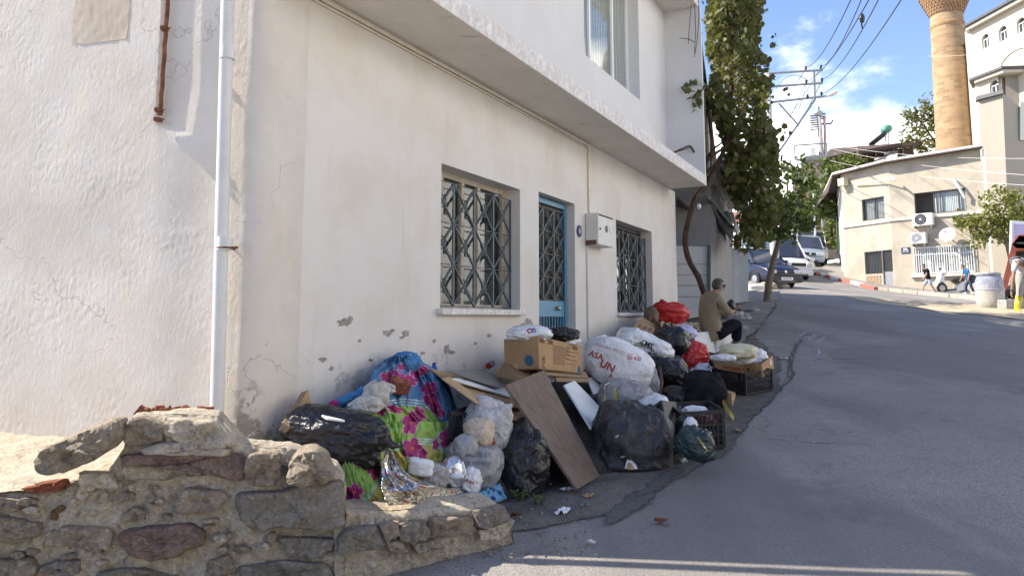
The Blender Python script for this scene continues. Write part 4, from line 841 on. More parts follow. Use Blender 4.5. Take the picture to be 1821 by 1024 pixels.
def bag(name, label, cat, px, py, w, h, t, mat, depth=None, parent=None, part=None, **kw):
    c = fac(px, py, t); pm = FPX / c.y; rx, rz = w / 2 / pm, h / 2 / pm; ry = depth if depth else min(rx, rz * 1.3)
    zf = kw.pop('floor', None)
    if zf == 'ground': kw['zfloor'] = tz(c.x, c.y) + 0.02
    V, F = blob_mesh(c, (rx, ry, rz), **kw); m = MB(); m.add(V, F)
    o = m.build(part or name, mat, parent, smooth=True, loc=None if parent else (c.x, c.y, min(v.z for v in V)), recalc=False)
    if parent is None: tag(o, label, cat)
    BV[o.name] = (V, F)
    if mat.name in ('clear_grey_bag', 'clear_bag_of_scraps') and min(w, h) > 38:   # what the clear film lets one see
        cen = sum(V, Vector()) / len(V); m = MB(); m.add([cen + (v - cen) * (.84 + .10 * noise.noise(v * 14)) for v in V], F); m.build('contents', M['scraps'], parent or o, smooth=True, recalc=False)
    return o
def print_text(o, s, px, py, size, ang=0.0, mat=None, name='print', bold=0.0, sx=1.0, off=0.006, font=None, ext=None):
    """lettering lying on the surface of o, size and place in photograph pixels"""
    V, F = BV[o.name]; bv = BVHTree.FromPolygons([tuple(v) for v in V], F)
    cu = bpy.data.curves.new(name, 'FONT'); cu.body = s; cu.size = 1; cu.align_x = 'CENTER'; cu.align_y = 'CENTER'; cu.offset = bold; cu.resolution_u = 2
    ob = bpy.data.objects.new(name, cu); COL.objects.link(ob); bpy.context.view_layer.update()
    me = bpy.data.meshes.new_from_object(ob.evaluated_get(bpy.context.evaluated_depsgraph_get())); bpy.data.objects.remove(ob)
    bm = bmesh.new(); bm.from_mesh(me); bmesh.ops.subdivide_edges(bm, edges=[e for e in bm.edges if e.calc_length() > 0.18], cuts=2); bmesh.ops.triangulate(bm, faces=bm.faces)
    ca, sa = math.cos(ang), math.sin(ang); offo = ORIG.get(o.name, Vector()); last = None
    for v in bm.verts:
        x, y = v.co.x * size * sx, -v.co.y * size; X, Y = px + x * ca - y * sa, py + x * sa + y * ca; r = ray(X, Y)
        hit = bv.ray_cast(CAM, r)
        if hit[0] is not None: last = hit[0] - r.normalized() * off
        if last is not None: v.co = last - offo
    bm.to_mesh(me); bm.free(); me.materials.clear(); me.materials.append(mat or M['print_red']); q = bpy.data.objects.new(name, me); COL.objects.link(q); q.parent = o; ORIG[q.name] = offo; return q
def board(name, label, cat, C, th, mat, parent=None, uvl=True, group=None):
    """a flat panel through four surveyed corners (px, py, t), extruded to its thickness"""
    P = [fac(*c) if len(c) == 3 else Vector(c[0]) for c in C]; n = (P[2] - P[0]).cross(P[3] - P[1]).normalized()
    if n.dot(CAM - P[0]) < 0: n = -n
    Q = [p - n * th for p in P]; m = MB(); m.add(P + Q, [(0, 1, 2, 3), (7, 6, 5, 4), (0, 4, 5, 1), (1, 5, 6, 2), (2, 6, 7, 3), (3, 7, 4, 0)])
    loc = min(P, key=lambda p: p.z); o = m.build(name, mat, parent, loc=None if parent else loc, bevel=min(0.004, th * 0.3), seg=1)
    me = o.data; uv = me.uv_layers.new(name='uv'); a, b = (P[3] - P[0]), (P[1] - P[0]); off = ORIG[o.name]
    for l in me.loops:
        q = me.vertices[l.vertex_index].co + off - P[0]; uv.data[l.index].uv = (q.dot(a.normalized()), q.dot(b.normalized()))
    if parent is None: tag(o, label, cat, group)
    BV[o.name] = ([v for v in P + Q], [(0, 1, 2, 3), (7, 6, 5, 4), (0, 4, 5, 1), (1, 5, 6, 2), (2, 6, 7, 3), (3, 7, 4, 0)])
    return o
def drape(name, label, cat, rows, nu, nv, mat, color=None, bulge=0.12, fold=0.02, fsc=(9, 3), seed=0, th=0.0, parent=None, part=None):
    """cloth hanging over the heap; rows = (py, px left, px right, t) or with a separate py right"""
    V = []; PX = []
    for j in range(nv + 1):
        f = j / nv * (len(rows) - 1); i0 = min(int(f), len(rows) - 2); k = f - i0
        # catmull-rom through the rows
        r0, r1, r2, r3 = rows[max(i0 - 1, 0)], rows[i0], rows[i0 + 1], rows[min(i0 + 2, len(rows) - 1)]
        cr = [0.5 * (2 * b + (c - a) * k + (2 * a - 5 * b + 4 * c - d) * k * k + (3 * b - a - 3 * c + d) * k ** 3) for a, b, c, d in zip(r0, r1, r2, r3)]
        yl, xl, xr, t = cr[:4]; yr = cr[4] if len(cr) > 4 else yl
        for i in range(nu + 1):
            u = i / nu; x = xl + (xr - xl) * u; y = yl + (yr - yl) * u
            wob = 2.5 * noise.noise(Vector((j / nv * 6, 3 if u > .5 else 9, seed))) * abs(2 * u - 1) ** 3; x += wob
            tt = t + bulge * math.sin(math.pi * u) ** 0.7
            a = Vector((u * fsc[0] + 0.9 * noise.noise(Vector((u * 3, j / nv * 3, seed + 5))), j / nv * fsc[1], seed)); e = fold * (1 - 2.2 * abs(noise.noise(a))) + fold * 0.55 * (1 - 2 * abs(noise.noise(a * 2.3))) + fold * 0.22 * noise.noise(a * 6)
            V.append(fac(x, y, tt + e)); PX.append((x, y))
    n = nu + 1; F = [(j * n + i, j * n + i + 1, (j + 1) * n + i + 1, (j + 1) * n + i) for j in range(nv) for i in range(nu)]
    m = MB(); m.add(V, F); c = V[len(V) // 2]
    o = m.build(part or name, mat, parent, smooth=True, loc=None if parent else (c.x, c.y, min(v.z for v in V)), recalc=False)
    if color:
        at = o.data.color_attributes.new('print', 'FLOAT_COLOR', 'POINT'); at.data.foreach_set('color', np.array([(*color(x, y), 1.0) for x, y in PX], dtype=np.float32).ravel())
    if th:
        md = o.modifiers.new('thickness', 'SOLIDIFY'); md.thickness = th; md.offset = -1
    if parent is None: tag(o, label, cat)
    BV[o.name] = (V, F); return o

# ------------------------------------------------------------------ the dark heap that carries everything
def heap_h(s, t):
    prof = [(3.4, 0.30), (4.0, 0.50), (4.8, 0.62), (5.6, 0.45), (6.6, 0.42), (7.4, 0.48), (8.5, 0.34), (9.6, 0.36), (11, 0.42), (12.4, 0.45), (13.2, 0.18), (13.6, 0.0)]
    wid = [(3.4, 0.75), (4.6, 1.0), (5.6, 1.35), (6.2, 1.7), (7.2, 1.95), (9, 1.5), (10, 1.5), (12, 1.1), (13.6, 0.8)]
    f = lambda P: np.interp(s, [a for a, b in P], [b for a, b in P])
    k = max(0, 1 - (t / f(wid)) ** 2.2); return f(prof) * k
m = MB(); V = []; nu, nv = 190, 44
for j in range(nv + 1):
    for i in range(nu + 1):
        s = 3.45 + 10.2 * i / nu; t = 0.02 + 2.0 * j / nv; p = fp(s, t, 0); h = heap_h(s, t)
        V.append((p.x, p.y, tz(p.x, p.y) - 0.03 + h + (0.05 * fbm((p.x, p.y, 0), 4, 4) + 0.02 * fbm((p.x, p.y, 2), 14, 3)) * min(1, h * 6)))
m.add(V, [(j * (nu + 1) + i, j * (nu + 1) + i + 1, (j + 1) * (nu + 1) + i + 1, (j + 1) * (nu + 1) + i) for j in range(nv) for i in range(nu)])
o = m.build('debris', M['debris'], smooth=True); tag(o, 'dark mass of rotten scraps and dirt under the heaped bags and boards', 'debris', kind='stuff')

# ------------------------------------------------------------------ floral bedding
BLUE, GREEN, YEL, MAG, WHT, ORG, LINE = (0.095, 0.215, 0.375), (0.27, 0.43, 0.10), (0.46, 0.42, 0.11), (0.36, 0.045, 0.165), (0.55, 0.66, 0.62), (0.55, 0.12, 0.05), (0.60, 0.30, 0.45)
FL = [(730, 752, 15, 1.0, 1.45, .2), (733, 797, 17, 1.1, 1.15, 0), (705, 669, 13, 1.3, 0.8, .4), (741, 661, 12, 1.0, 1.0, .9), (768, 712, 17, .75, 1.6, -.5), (747, 735, 11, .8, 1.3, -.5), (797, 778, 17, 1, 1.15, .3), (775, 790, 9, .7, 1.2, 0), (810, 772, 9, .7, 1.2, -.3), (702, 727, 11, 1.4, .6, .3),
      (678, 730, 9, 1, 1, 0), (763, 690, 13, 1.2, .9, -.4), (784, 735, 8, 1, 1, 0), (727, 676, 13, 1.4, .7, .2), (630, 875, 16, 1, 1, .2), (662, 834, 14, .7, 1.5, -.4), (690, 672, 12, 1.2, 1, .1), (752, 806, 9, 1, 1, .2), (716, 652, 8, 1.2, .8, 0), (752, 655, 9, 1.3, .7, .5), (600, 828, 9, 1, 1, 0), (640, 822, 8, 1, 1, 1)]
def bed_color(blue_edge, yel_edge):
    def f(x, y):
        yb, yy = blue_edge(x), yel_edge(x); d = y - yb; e = y - yy
        c = BLUE if d < 0 else GREEN if e < 0 else YEL
        nn = noise.noise(Vector((x * 0.05, y * 0.05, 0))) * 0.12; c = tuple(q * (1 + nn) for q in c)
        for a in (-3, -8, -13):
            if a - 1.2 < d < a + 1.0: c = WHT
        for a in (-2.5, -7, -11.5):
            if a - 1.1 < e < a + 1.0: c = WHT
        for fx, fy, r, sx, sy, ro in FL:
            dx, dy = x - fx, y - fy
            if abs(dx) > 32 or abs(dy) > 34: continue
            ux, uy = (dx * math.cos(ro) + dy * math.sin(ro)) / sx, (-dx * math.sin(ro) + dy * math.cos(ro)) / sy; rr = math.hypot(ux, uy); th = math.atan2(uy, ux) + ro * 2
            R_ = r * (0.52 + 0.48 * abs(math.cos(2.5 * th)) ** 0.55)
            if rr < R_ + 1.3: c = LINE
            if rr < R_: c = MAG if (rr > 0.18 * r) else ORG
            if 0.3 * r < rr < R_ * 0.98 and abs(math.cos(2.5 * th)) < 0.13: c = tuple(q * 0.7 for q in MAG)
        return c
    return f
be = lambda x: np.interp(x, [600, 655, 683, 717, 752, 792, 822], [760, 742, 727, 722, 726, 753, 782]); ye = lambda x: np.interp(x, [600, 690, 745, 775, 800, 815], [820, 806, 791, 793, 812, 840])
def mat_print(name, rough=0.9, bump=0.15):
    k = NT(name); a = k.n('ShaderNodeAttribute'); a.attribute_name = 'print'; w = k.noise(160, 2); n = k.noise(5, 6, 0.6)
    c = k.mix(k.ramp(n, [(0.5, 0), (0.8, 0.3)]), a.outputs['Color'], (0.12, 0.11, 0.09)); return k.done(c, rough, k.bump(w, bump, 0.002), spec=0.15)
M['bedding'] = mat_print('printed_cotton')
QU = thing('floral_quilt', 'big blue and green quilt with magenta flowers heaped against the wall', 'quilt', fac(740, 800, .4))
_bc = bed_color(be, ye)
drape('', '', '', [(632, 700, 736, 0.12), (642, 680, 750, 0.11), (660, 664, 778, 0.14), (690, 656, 796, 0.24), (725, 655, 806, 0.34), (760, 662, 812, 0.44), (800, 672, 815, 0.50)], 130, 130, M['bedding'], _bc, 0.10, 0.045, (5.5, 3.2), 1.0, parent=QU, part='blue_part')
drape('', '', '', [(652, 742, 778, 0.20, 664), (672, 756, 796, 0.27, 680), (700, 766, 805, 0.36, 704), (730, 776, 812, 0.45, 728), (758, 784, 820, 0.53, 752), (782, 790, 826, 0.60, 778)], 50, 90, M['bedding'], bed_color(lambda x: 900, lambda x: 1000), 0.07, 0.030, (3, 3.5), 2.0, parent=QU, part='folded_edge')
drape('', '', '', [(722, 664, 760, 0.44, 722), (728, 660, 792, 0.475, 754), (748, 662, 818, 0.53, 772), (772, 664, 823, 0.58, 788), (796, 669, 824, 0.62), (820, 674, 822, 0.66), (850, 684, 812, 0.68), (892, 690, 800, 0.70)], 130, 120, M['bedding'], bed_color(lambda x: be(x) - 4, ye), 0.10, 0.040, (5, 3.2), 3.0, parent=QU, part='green_part')
drape('floral_quilt_end', 'green and yellow floral quilt end hanging over the stone kerb under the black bag', 'quilt', [(800, 590, 690, 0.46), (826, 594, 692, 0.52), (850, 602, 690, 0.58), (875, 612, 690, 0.64), (893, 622, 692, 0.68), (906, 648, 696, 0.70)], 90, 90, M['bedding'],
      bed_color(lambda x: -1000, lambda x: np.interp(x, [600, 640, 660, 672, 690], [960, 905, 883, 862, 835])), 0.10, 0.022, (6, 3), 4.0)
tw = thing('blue_cloth', 'twisted blue sheet corner lying against the wall left of the quilt', 'cloth', fac(620, 735, 0.2))
for i, (x, y, w, h, ro) in enumerate([(632, 706, 56, 22, -.25), (606, 716, 44, 18, -.5), (640, 722, 40, 26, .5), (650, 700, 30, 24, .8)]): bag('', '', '', x, y, w, h, 0.22 + 0.02 * i, M['cloth_blue'], parent=tw, part='fold', roll=ro, sq=2, crump=0.10, sub=4)
bag('', '', '', 592, 719, 17, 14, 0.24, mat_simple('pink_print', (0.36, 0.02, 0.12), .9), parent=tw, part='printed_corner', sub=3, roll=-.4)
bag('quilt_fold', 'bunched blue top corner of the quilt standing against the white wall', 'cloth', 716, 650, 62, 40, 0.16, M['cloth_blue'], roll=-.5, sq=2, crump=0.12, sub=5)
drape('light_blue_cloth', 'light blue cloth spread on the stone kerb beside the foil sheet', 'cloth', [(850, 846, 884, .90), (858, 838, 900, .93), (868, 828, 908, .97), (878, 824, 913, 1.0), (888, 828, 905, 1.03), (894, 838, 880, 1.04)], 60, 40, M['cloth_sky'], None, .08, .030, (5, 3), 12.0)

# ------------------------------------------------------------------ bags round the quilt
bag('garbage_bag', 'full shiny black bin liner lying on the terrace end behind the round boulder', 'garbage bag', 599, 777, 180, 100, 0.43, M['bag_black'], depth=0.20, roll=0.18, crump=0.055, knot=(1, -.2, .1), lump=0.14, sub=6)
board('plastic_tray', 'flat white plastic tray lying on the shiny black bag', 'tray', [(572, 737, .62), (604, 744, .62), (614, 747, .72), (582, 743, .72)], 0.012, M['pvc'])
fl = thing('cardboard_flap', 'bent brown cardboard flap standing against the wall behind the black bag', 'cardboard', fac(500, 760, 0.1))
board('panel', '', '', [(498, 757, .25), (536, 697, .10), (548, 693, .12), (506, 770, .3)], 0.008, M['card_dark'], fl); board('panel', '', '', [(506, 770, .3), (548, 691, .12), (553, 720, .15), (540, 740, .25)], 0.008, M['card'], fl)
boot = thing('torn_plastic', 'dirty cream torn plastic wrapping bunched like a boot on the quilt', 'wrapping', fac(660, 745, 0.45))
for a in [(650, 722, 56, 30, -.15), (668, 704, 40, 50, .55), (683, 690, 36, 16, .1), (678, 730, 18, 46, .25)]: bag('', '', '', *a[:4], 0.46, M['rag_cream'], parent=boot, part='fold', roll=a[4], crump=0.13, sq=2.4, sub=5, lump=.22)
def rough_block(name, label, cat, px, py, t, size, rot, mat):
    c = fac(px, py, t); m = MB(); Mx_ = Matrix.Rotation(rot[2], 3, 'Z') @ Matrix.Rotation(rot[1], 3, 'Y') @ Matrix.Rotation(rot[0], 3, 'X'); m.box(c, size, Mx_)
    o = m.build(name, mat, loc=c - Vector((0, 0, size[2] / 2)), bevel=0.012); bm = bmesh.new(); bm.from_mesh(o.data); bmesh.ops.subdivide_edges(bm, edges=bm.edges, cuts=3, use_grid_fill=True)
    for v in bm.verts: v.co += v.normal * 0.012 * fbm(v.co * 14 + Vector((px, 0, 0)), 1, 3)
    bm.to_mesh(o.data); bm.free(); return tag(o, label, cat)
rough_block('brick', 'old red brick resting on top of the blue quilt', 'brick', 711, 687, 0.43, (0.13, 0.10, 0.10), (.3, .2, .5), M['brick'])
cb = thing('clear_scrap_bag', 'clear plastic bag stuffed with paper and food scraps under the cardboard', 'garbage bag', fac(862, 795, 0.85))
bag('', '', '', 866, 757, 84, 92, 0.86, M['bag_clear'], parent=cb, part='bag', roll=.3, crump=0.075, knot=(.5, -.3, .8), sq=2.3, lump=.12, sub=6)
bag('', '', '', 852, 768, 48, 44, 0.985, mat_bag('food_scraps', (0.50, 0.36, 0.26), (0.66, 0.58, 0.44), .7, 16), parent=cb, part='contents', crump=0.12, sub=4)
bag('', '', '', 893, 785, 36, 50, 0.93, M['bag_clear'], parent=cb, part='gathered_end', crump=0.10, roll=.3, sub=4)
rough_block('brick', 'broken terracotta piece wedged between the two clear bags', 'brick', 866, 787, 1.04, (0.12, 0.05, 0.08), (.2, -.5, .3), M['brick'])
gb = bag('printed_grey_bag', 'grey translucent carrier bag with faded lettering beside the foil', 'carrier bag', 842, 822, 98, 72, 0.97, M['bag_grey'], crump=0.05, sq=2.6, roll=.15, lump=.1)
bag('', '', '', 828, 793, 40, 40, 0.98, M['bag_grey'], parent=gb, part='handle', crump=.12, sub=4, roll=-.3)
print_text(gb, 'OKUMUŞ ET', 842, 808, 11, .04, M['print_grey'], bold=.01); print_text(gb, '0530 625 97 21', 848, 823, 9, .05, M['print_grey']); print_text(gb, '&', 829, 796, 12, 0, mat_simple('green_print', (.03, .2, .08), .7), bold=.03)
bag('garbage_bag', 'tall knotted black bin liner standing right of the light blue cloth', 'garbage bag', 931, 830, 90, 128, 1.10, M['bag_black'], depth=0.2, crump=0.06, sq=2.3, roll=.1, floor='ground', sub=6, knot=(-.1, -.3, 1))
bag('white_scrap', 'crumpled white carrier bag squeezed between tall black bag and wooden plank', 'carrier bag', 985, 818, 50, 56, 1.05, M['bag_clear'], crump=.12, roll=.5, floor='ground')
# foil printed sheet
def foil_col(x, y):
    n = noise.noise(Vector((x * .05, y * .05, 3))); k = noise.noise(Vector((x * .16, y * .16, 1))); f = noise.noise(Vector((x * .5, y * .9, 7)))
    c = (0.62, 0.64, 0.68)
    if n > .12: c = (0.34, 0.42, 0.62)
    if n < -.18: c = (0.62, 0.56, 0.44)
    if y > 872 + 5 * n: c = (0.66, 0.60, 0.46)
    if f > .22: c = (0.14, 0.13, 0.13)
    if k > .42: c = (0.5, 0.13, 0.10)
    if k < -.48: c = (0.20, 0.24, 0.08)
    return c
def mat_foil():
    k = NT('printed_foil'); a = k.n('ShaderNodeAttribute'); a.attribute_name = 'print'; v = k.voro(26, k.tc.outputs['Object'], 'F1', 'Color'); v2 = k.noise(30, 4, .7)
    return k.done(a.outputs['Color'], k.ramp(v2, [(.3, .16), (.7, .4)]), k.bump(v2, .7, .012, k.bump(v, .5, .012)), metal=0.75)
M['foil'] = mat_foil(); M['silver'] = mat_simple('crumpled_silver_foil', (.62, .63, .66), .28, .2, 20, .6, 40, metal=.8)
drape('foil_sheet', 'crumpled silver printed foil sheet spread on the kerb in front of the quilt', 'foil sheet', [(796, 686, 692, 0.84, 797), (815, 681, 706, 0.90, 816), (838, 678, 730, 0.97, 845), (858, 678, 790, 1.00, 866), (874, 680, 818, 1.02, 868), (888, 684, 824, 1.03, 876), (899, 692, 824, 1.04, 886)], 110, 90, M['foil'], foil_col, 0.05, 0.020, (7, 6), 9.0)
bag('foil_scrap', 'crumpled ball of silver foil behind the white knotted bag', 'foil', 805, 842, 34, 50, .98, M['silver'], crump=.18, sub=4)
bag('crumpled_paper', 'lump of soggy grey paper lying on the foil sheet', 'paper', 774, 846, 44, 40, .90, M['paper_grey'], crump=.16, sq=3.2, sub=5, roll=.3)
bag('polystyrene_piece', 'broken white polystyrene slab behind the grey paper lump', 'polystyrene', 748, 830, 42, 28, .86, M['bag_white'], crump=.03, sq=5, roll=.2, sub=4, depth=.05)
kb = thing('knotted_bag', 'small white knotted carrier bag with red print on the light blue cloth', 'carrier bag', fac(836, 875, 1.04))
kbm = bag('', '', '', 836, 853, 38, 42, 1.04, M['bag_white'], parent=kb, part='bag', crump=.13, sub=5); bag('', '', '', 823, 832, 9, 22, 1.05, M['bag_white'], parent=kb, part='ear', crump=.1, sub=3, roll=-.2); bag('', '', '', 812, 846, 22, 9, 1.05, M['bag_white'], parent=kb, part='ear', crump=.1, sub=3)
print_text(kbm, 'A101', 836, 856, 8, .5, M['print_red'], bold=.03)
# little weeds at the foot of the black bag
def weed(label, px, py, n, hgt, sd):
    r_ = random.Random(sd); c = ground(px, py); w = thing('weed', label, 'plant', c); ms, ml = MB(), MB()
    for i in range(n):
        d = Vector((r_.uniform(-.6, .6), r_.uniform(-.6, .6), 1)).normalized(); L = hgt * r_.uniform(.6, 1); P = [c + Vector((r_.uniform(-.03, .03), r_.uniform(-.03, .03), 0)) + d * L * k + Vector((0, 0, -.25 * L * k * k)) for k in (0, .35, .7, 1)]
        ms.tube(P, [.003, .0025, .002, .001], 4)
        for k in range(9):
            q = P[1].lerp(P[3], r_.random()); a = Vector((r_.uniform(-1, 1), r_.uniform(-1, 1), r_.uniform(-.2, .8))).normalized(); b = a.orthogonal().normalized(); s_ = r_.uniform(.012, .026)
            ml.add([q, q + a * s_ * .5 + b * s_ * .3, q + a * s_, q + a * s_ * .5 - b * s_ * .3], [(0, 1, 2, 3)])
    ms.build('stem', M['weed'], w); ml.build('leaves', M['weed'], w)
M['weed'] = mat_simple('weed_green', (0.09, 0.12, 0.035), .8, .5, 20)
weed('scrawny green weed growing at the foot of the tall black bag', 925, 893, 12, .16, 1); weed('dry weed sprig growing right of the tall black bag', 958, 900, 9, .13, 2)

# ------------------------------------------------------------------ boards and cardboard
board('cardboard_sheet', 'large flat tan cardboard sheet sloping down from the quilt to the plank', 'cardboard', [(764, 655, .22), (925, 688, .30), (936, 727, .82), (842, 712, .86)], .012, M['card'])
board('cardboard_sheet', 'small cardboard sheet sticking out under the big tan one', 'cardboard', [(880, 720, .6), (934, 722, .55), (942, 738, .95), (908, 747, .98)], .01, M['card_pale'])
board('cardboard_sheet', 'narrow cardboard strip edge lying beside the quilt', 'cardboard', [(786, 672, .55), (800, 668, .5), (862, 716, .84), (848, 716, .9)], .012, M['card_pale'])
board('white_shelf_board', 'white laminate shelf board under the grey one', 'board', [(804, 672, .56), (828, 670, .44), (918, 694, .50), (912, 705, .66)], .022, M['white_board'])
board('white_shelf_board', 'thin white board end sticking out below its neighbour towards the plank', 'board', [(878, 700, .6), (904, 697, .5), (926, 712, .56), (922, 720, .7)], .015, M['white_board'])
board('grey_board', 'weathered grey board lying on top of the cardboard by the wall', 'board', [(800, 659, .52), (853, 655, .26), (914, 678, .30), (886, 688, .62)], .016, M['wood_grey'])
board('cardboard_flap', 'open brown cardboard box flap leaning below the big carton', 'cardboard', [(884, 668, .42), (899, 640, .40), (958, 658, .62), (924, 678, .74)], .008, M['card_dark'])
board('cardboard_flap', 'upright brown carton side between wall and big carton', 'cardboard', [(882, 662, .3), (900, 640, .3), (900, 668, .42), (884, 672, .42)], .008, M['card'])
board('wooden_board', 'long brown wood veneer panel leaning from the heap down to the ground', 'panel', [(899, 684, .86), (968, 657, .88), (1067, 846, 1.50), (1027, 869, 1.53)], .026, M['wood'])
board('laminate_board', 'white laminate panel with notched edge leaning beside the brown wood panel', 'panel', [(1003, 684, .86), (1022, 676, .82), (1066, 722, 1.02), (1052, 762, 1.28)], .02, M['white_board'])
board('white_plastic_part', 'curved white plastic shelf side behind the white laminate panel', 'panel', [(1044, 672, .62), (1062, 668, .58), (1094, 735, .92), (1074, 744, 1.02)], .014, M['white_board'])
for i, (lb, C, mt) in enumerate([('raw wooden slat under the right end of the big carton', [(960, 657, .72), (1042, 660, .62), (1046, 670, .72), (964, 664, .82)], 'wood_raw'), ('second wooden slat, lying lower and behind the white panel', [(985, 666, .72), (1046, 668, .66), (1050, 678, .76), (990, 676, .82)], 'wood_raw'), ('dark plank end in the shade behind the clear scrap bag', [(900, 748, .9), (955, 752, .8), (962, 772, .95), (905, 770, 1.02)], 'wood'), ('dark plank lying under the brown wood panel', [(935, 770, .9), (985, 760, .8), (1000, 800, 1.05), (950, 806, 1.12)], 'wood')]):
    board('scrap_wood', lb, 'scrap wood', C, .02, M[mt])
def carton(name, label, O, A, B, C, mat, cat='carton', open_top=True, th=.006):
    """open carton: O near top corner, A its left end, B its right end, C the near bottom corner (world points)"""
    ct = thing(name, label, cat, C); dn = C - O; D = A + (B - O)
    for nm, P in (('side', (O, A)), ('side', (O, B)), ('side', (A, D)), ('side', (B, D))):
        p, q = P; n = (q - p).cross(dn).normalized() * th; cen = (O + D) / 2 + dn / 2
        if n.dot(cen - p) < 0: n = -n
        m = MB(); m.add([p, q, q + dn, p + dn, p + n, q + n, q + dn + n, p + dn + n], [(0, 1, 2, 3), (7, 6, 5, 4), (0, 4, 5, 1), (1, 5, 6, 2), (2, 6, 7, 3), (3, 7, 4, 0)]); m.build(nm, mat, ct)
    m = MB(); m.prism([O + dn, A + dn, D + dn, B + dn], -dn.normalized() * .01); m.build('base', mat, ct)
    if not open_top: m = MB(); m.prism([O, A, D, B], dn.normalized() * .008); m.build('top', mat, ct)
    return ct
def quad_on(name, par, p, u, v, n, mat):
    m = MB(); m.prism([p, p + u, p + u + v, p + v], n * .0025); return m.build(name, mat, par)
def facing(u, v, p):
    n = u.cross(v).normalized(); return n if n.dot(CAM - p) > 0 else -n
O_, A_, B_, C_ = fac(957, 598, .80), fac(896, 603, .40), fac(1034, 615, .70), fac(959, 656, .80)
bx = carton('big_carton', 'big brown carton with faded print standing on the boards below the blue door', O_, A_, B_, C_, M['card'])
ex, dn = (B_ - O_), (C_ - O_); nr = facing(ex, dn, O_); el = (A_ - O_); nl = facing(el, dn, O_)
for k in range(9): quad_on('print_line', bx, O_ + ex * .30 + dn * (.18 + .07 * k), ex * random.uniform(.24, .42), dn * .028, nr, M['card_print']); quad_on('print_line', bx, O_ + ex * .62 + dn * (.14 + .07 * k), ex * random.uniform(.18, .3), dn * .02, nr, M['card_print']) if k % 2 == 0 else None
for k in (.02, .20, .78): quad_on('print_mark', bx, O_ + ex * k + dn * (.03 if k < .5 else .05), ex * .10, dn * .14, nr, M['card_print'])
text_mesh('print', 'SU', .10, M['card_print'], bx, O_ + ex * .09 + dn * .78, dn, -ex if False else ex, .003, bold=.002)
for p, n_, u_ in ((O_ + el * .28 + dn * .72, nl, el), (O_ + ex * .91 + dn * .90, nr, ex)):
    Mq = Matrix((u_.normalized(), n_.cross(u_).normalized(), n_)).transposed(); m = MB(); m.lathe([(.0001, .003), (.05, .003), (.05, .0)], 24, p, Mq); m.build('round_mark', M['print_blue'], bx)
quad_on('tape', bx, O_ + el * .60 + dn * -.01, el * .12, dn * .2, nl, M['card_pale']); quad_on('tape', bx, O_ + el * .60 + dn * .78, el * .12, dn * .2, nl, M['card_pale'])
wb = bag('carrier_bag', 'white carrier bag with red and blue mark lying in the big carton', 'carrier bag', 942, 593, 76, 28, .62, M['bag_white'], depth=.2, crump=.08); print_text(wb, 'C', 941, 588, 12, .4, M['print_red'], bold=.05); print_text(wb, 'D', 949, 588, 10, .4, mat_simple('blue_ink', (.04, .08, .4), .6), bold=.04)
bag('garbage_bag', 'small crumpled black bag lying in the right end of the big carton', 'garbage bag', 1000, 595, 52, 24, .64, M['bag_black'], depth=.14, crump=.10)
bag('carrier_bag', 'scrap of white plastic sticking out at the right edge of the big carton', 'carrier bag', 1006, 606, 50, 14, .66, M['bag_white'], depth=.1, crump=.1, sub=4)
# can and bottle by the wall
can = thing('drink_can', 'crushed red and white drink can lying behind the grey board', 'can', fac(872, 654, .12)); c = fac(872, 648, .12); Mr = Matrix.Rotation(1.1, 3, 'X') @ Matrix.Rotation(.6, 3, 'Y')
m = MB(); m.lathe([(.001, -.05), (.028, -.05), (.033, -.04), (.030, 0), (.033, .04)], 16, c, Mr); m.build('body', M['bag_red'], can, auto=40); m = MB(); m.lathe([(.033, .04), (.027, .052), (.024, .048), (.001, .048)], 16, c, Mr); m.build('lid', M['steel'], can, auto=40)
btl = thing('bottle', 'blue plastic bottle standing against the wall right of the quilt', 'bottle', fac(772, 668, .08)); c = fac(772, 668, .08); m = MB(); m.lathe([(.001, 0), (.03, 0), (.03, .07), (.014, .095)], 14, c); m.build('body', mat_simple('blue_plastic', (.02, .06, .42), .35), btl, auto=40); m = MB(); m.lathe([(.016, .095), (.016, .115), (.001, .116)], 12, c); m.build('cap', mat_simple('blue_cap', (.02, .05, .36), .4), btl, auto=40)
# ------------------------------------------------------------------ crates
def crate(name, label, P, hgt, up=Vector((0, 0, 1)), slots=7):
    """lattice crate on the four base corners P"""
    cr = thing(name, label, 'crate', P[0]); up = up.normalized() * hgt
    m = MB(); m.prism(P, up.normalized() * .012); m.build('base', M['crate'], cr)
    for a, b in zip(P, P[1:] + P[:1]):
        d = b - a; L = d.length; n = d.normalized().cross(up.normalized()) * .005; m = MB()
        def slab(s0, s1, z0, z1, f=1.0): m.prism([a + d * s0 + up * z0 - n * f, a + d * s1 + up * z0 - n * f, a + d * s1 + up * z1 - n * f, a + d * s0 + up * z1 - n * f], n * 2 * f)
        slab(0, 1, .90, 1, 2.0); slab(0.01, .99, .02, .12, 1.5); slab(0, .06, 0.03, .97, 2.2); slab(.94, 1, 0.03, .97, 2.2); slab(.06, .94, .60, .66, .8); slab(.06, .94, .34, .39, .8)
        nb = max(4, int(L / .042))
        for i in range(1, nb): x = .06 + .88 * i / nb; slab(x - .006 / L, x + .006 / L, .12, .90, .7)
        for i in range(nb):
            x0, x1 = .06 + .88 * i / nb, .06 + .88 * (i + 1) / nb
            for z0, z1 in ((.12, .34), (.39, .60)):
                for (p0, p1) in (((x0, z0), (x1, z1)),): m.tube([a + d * p0[0] + up * p0[1], a + d * p1[0] + up * p1[1]], .004, 4)
        m.build('side', M['crate'], cr)
    return cr
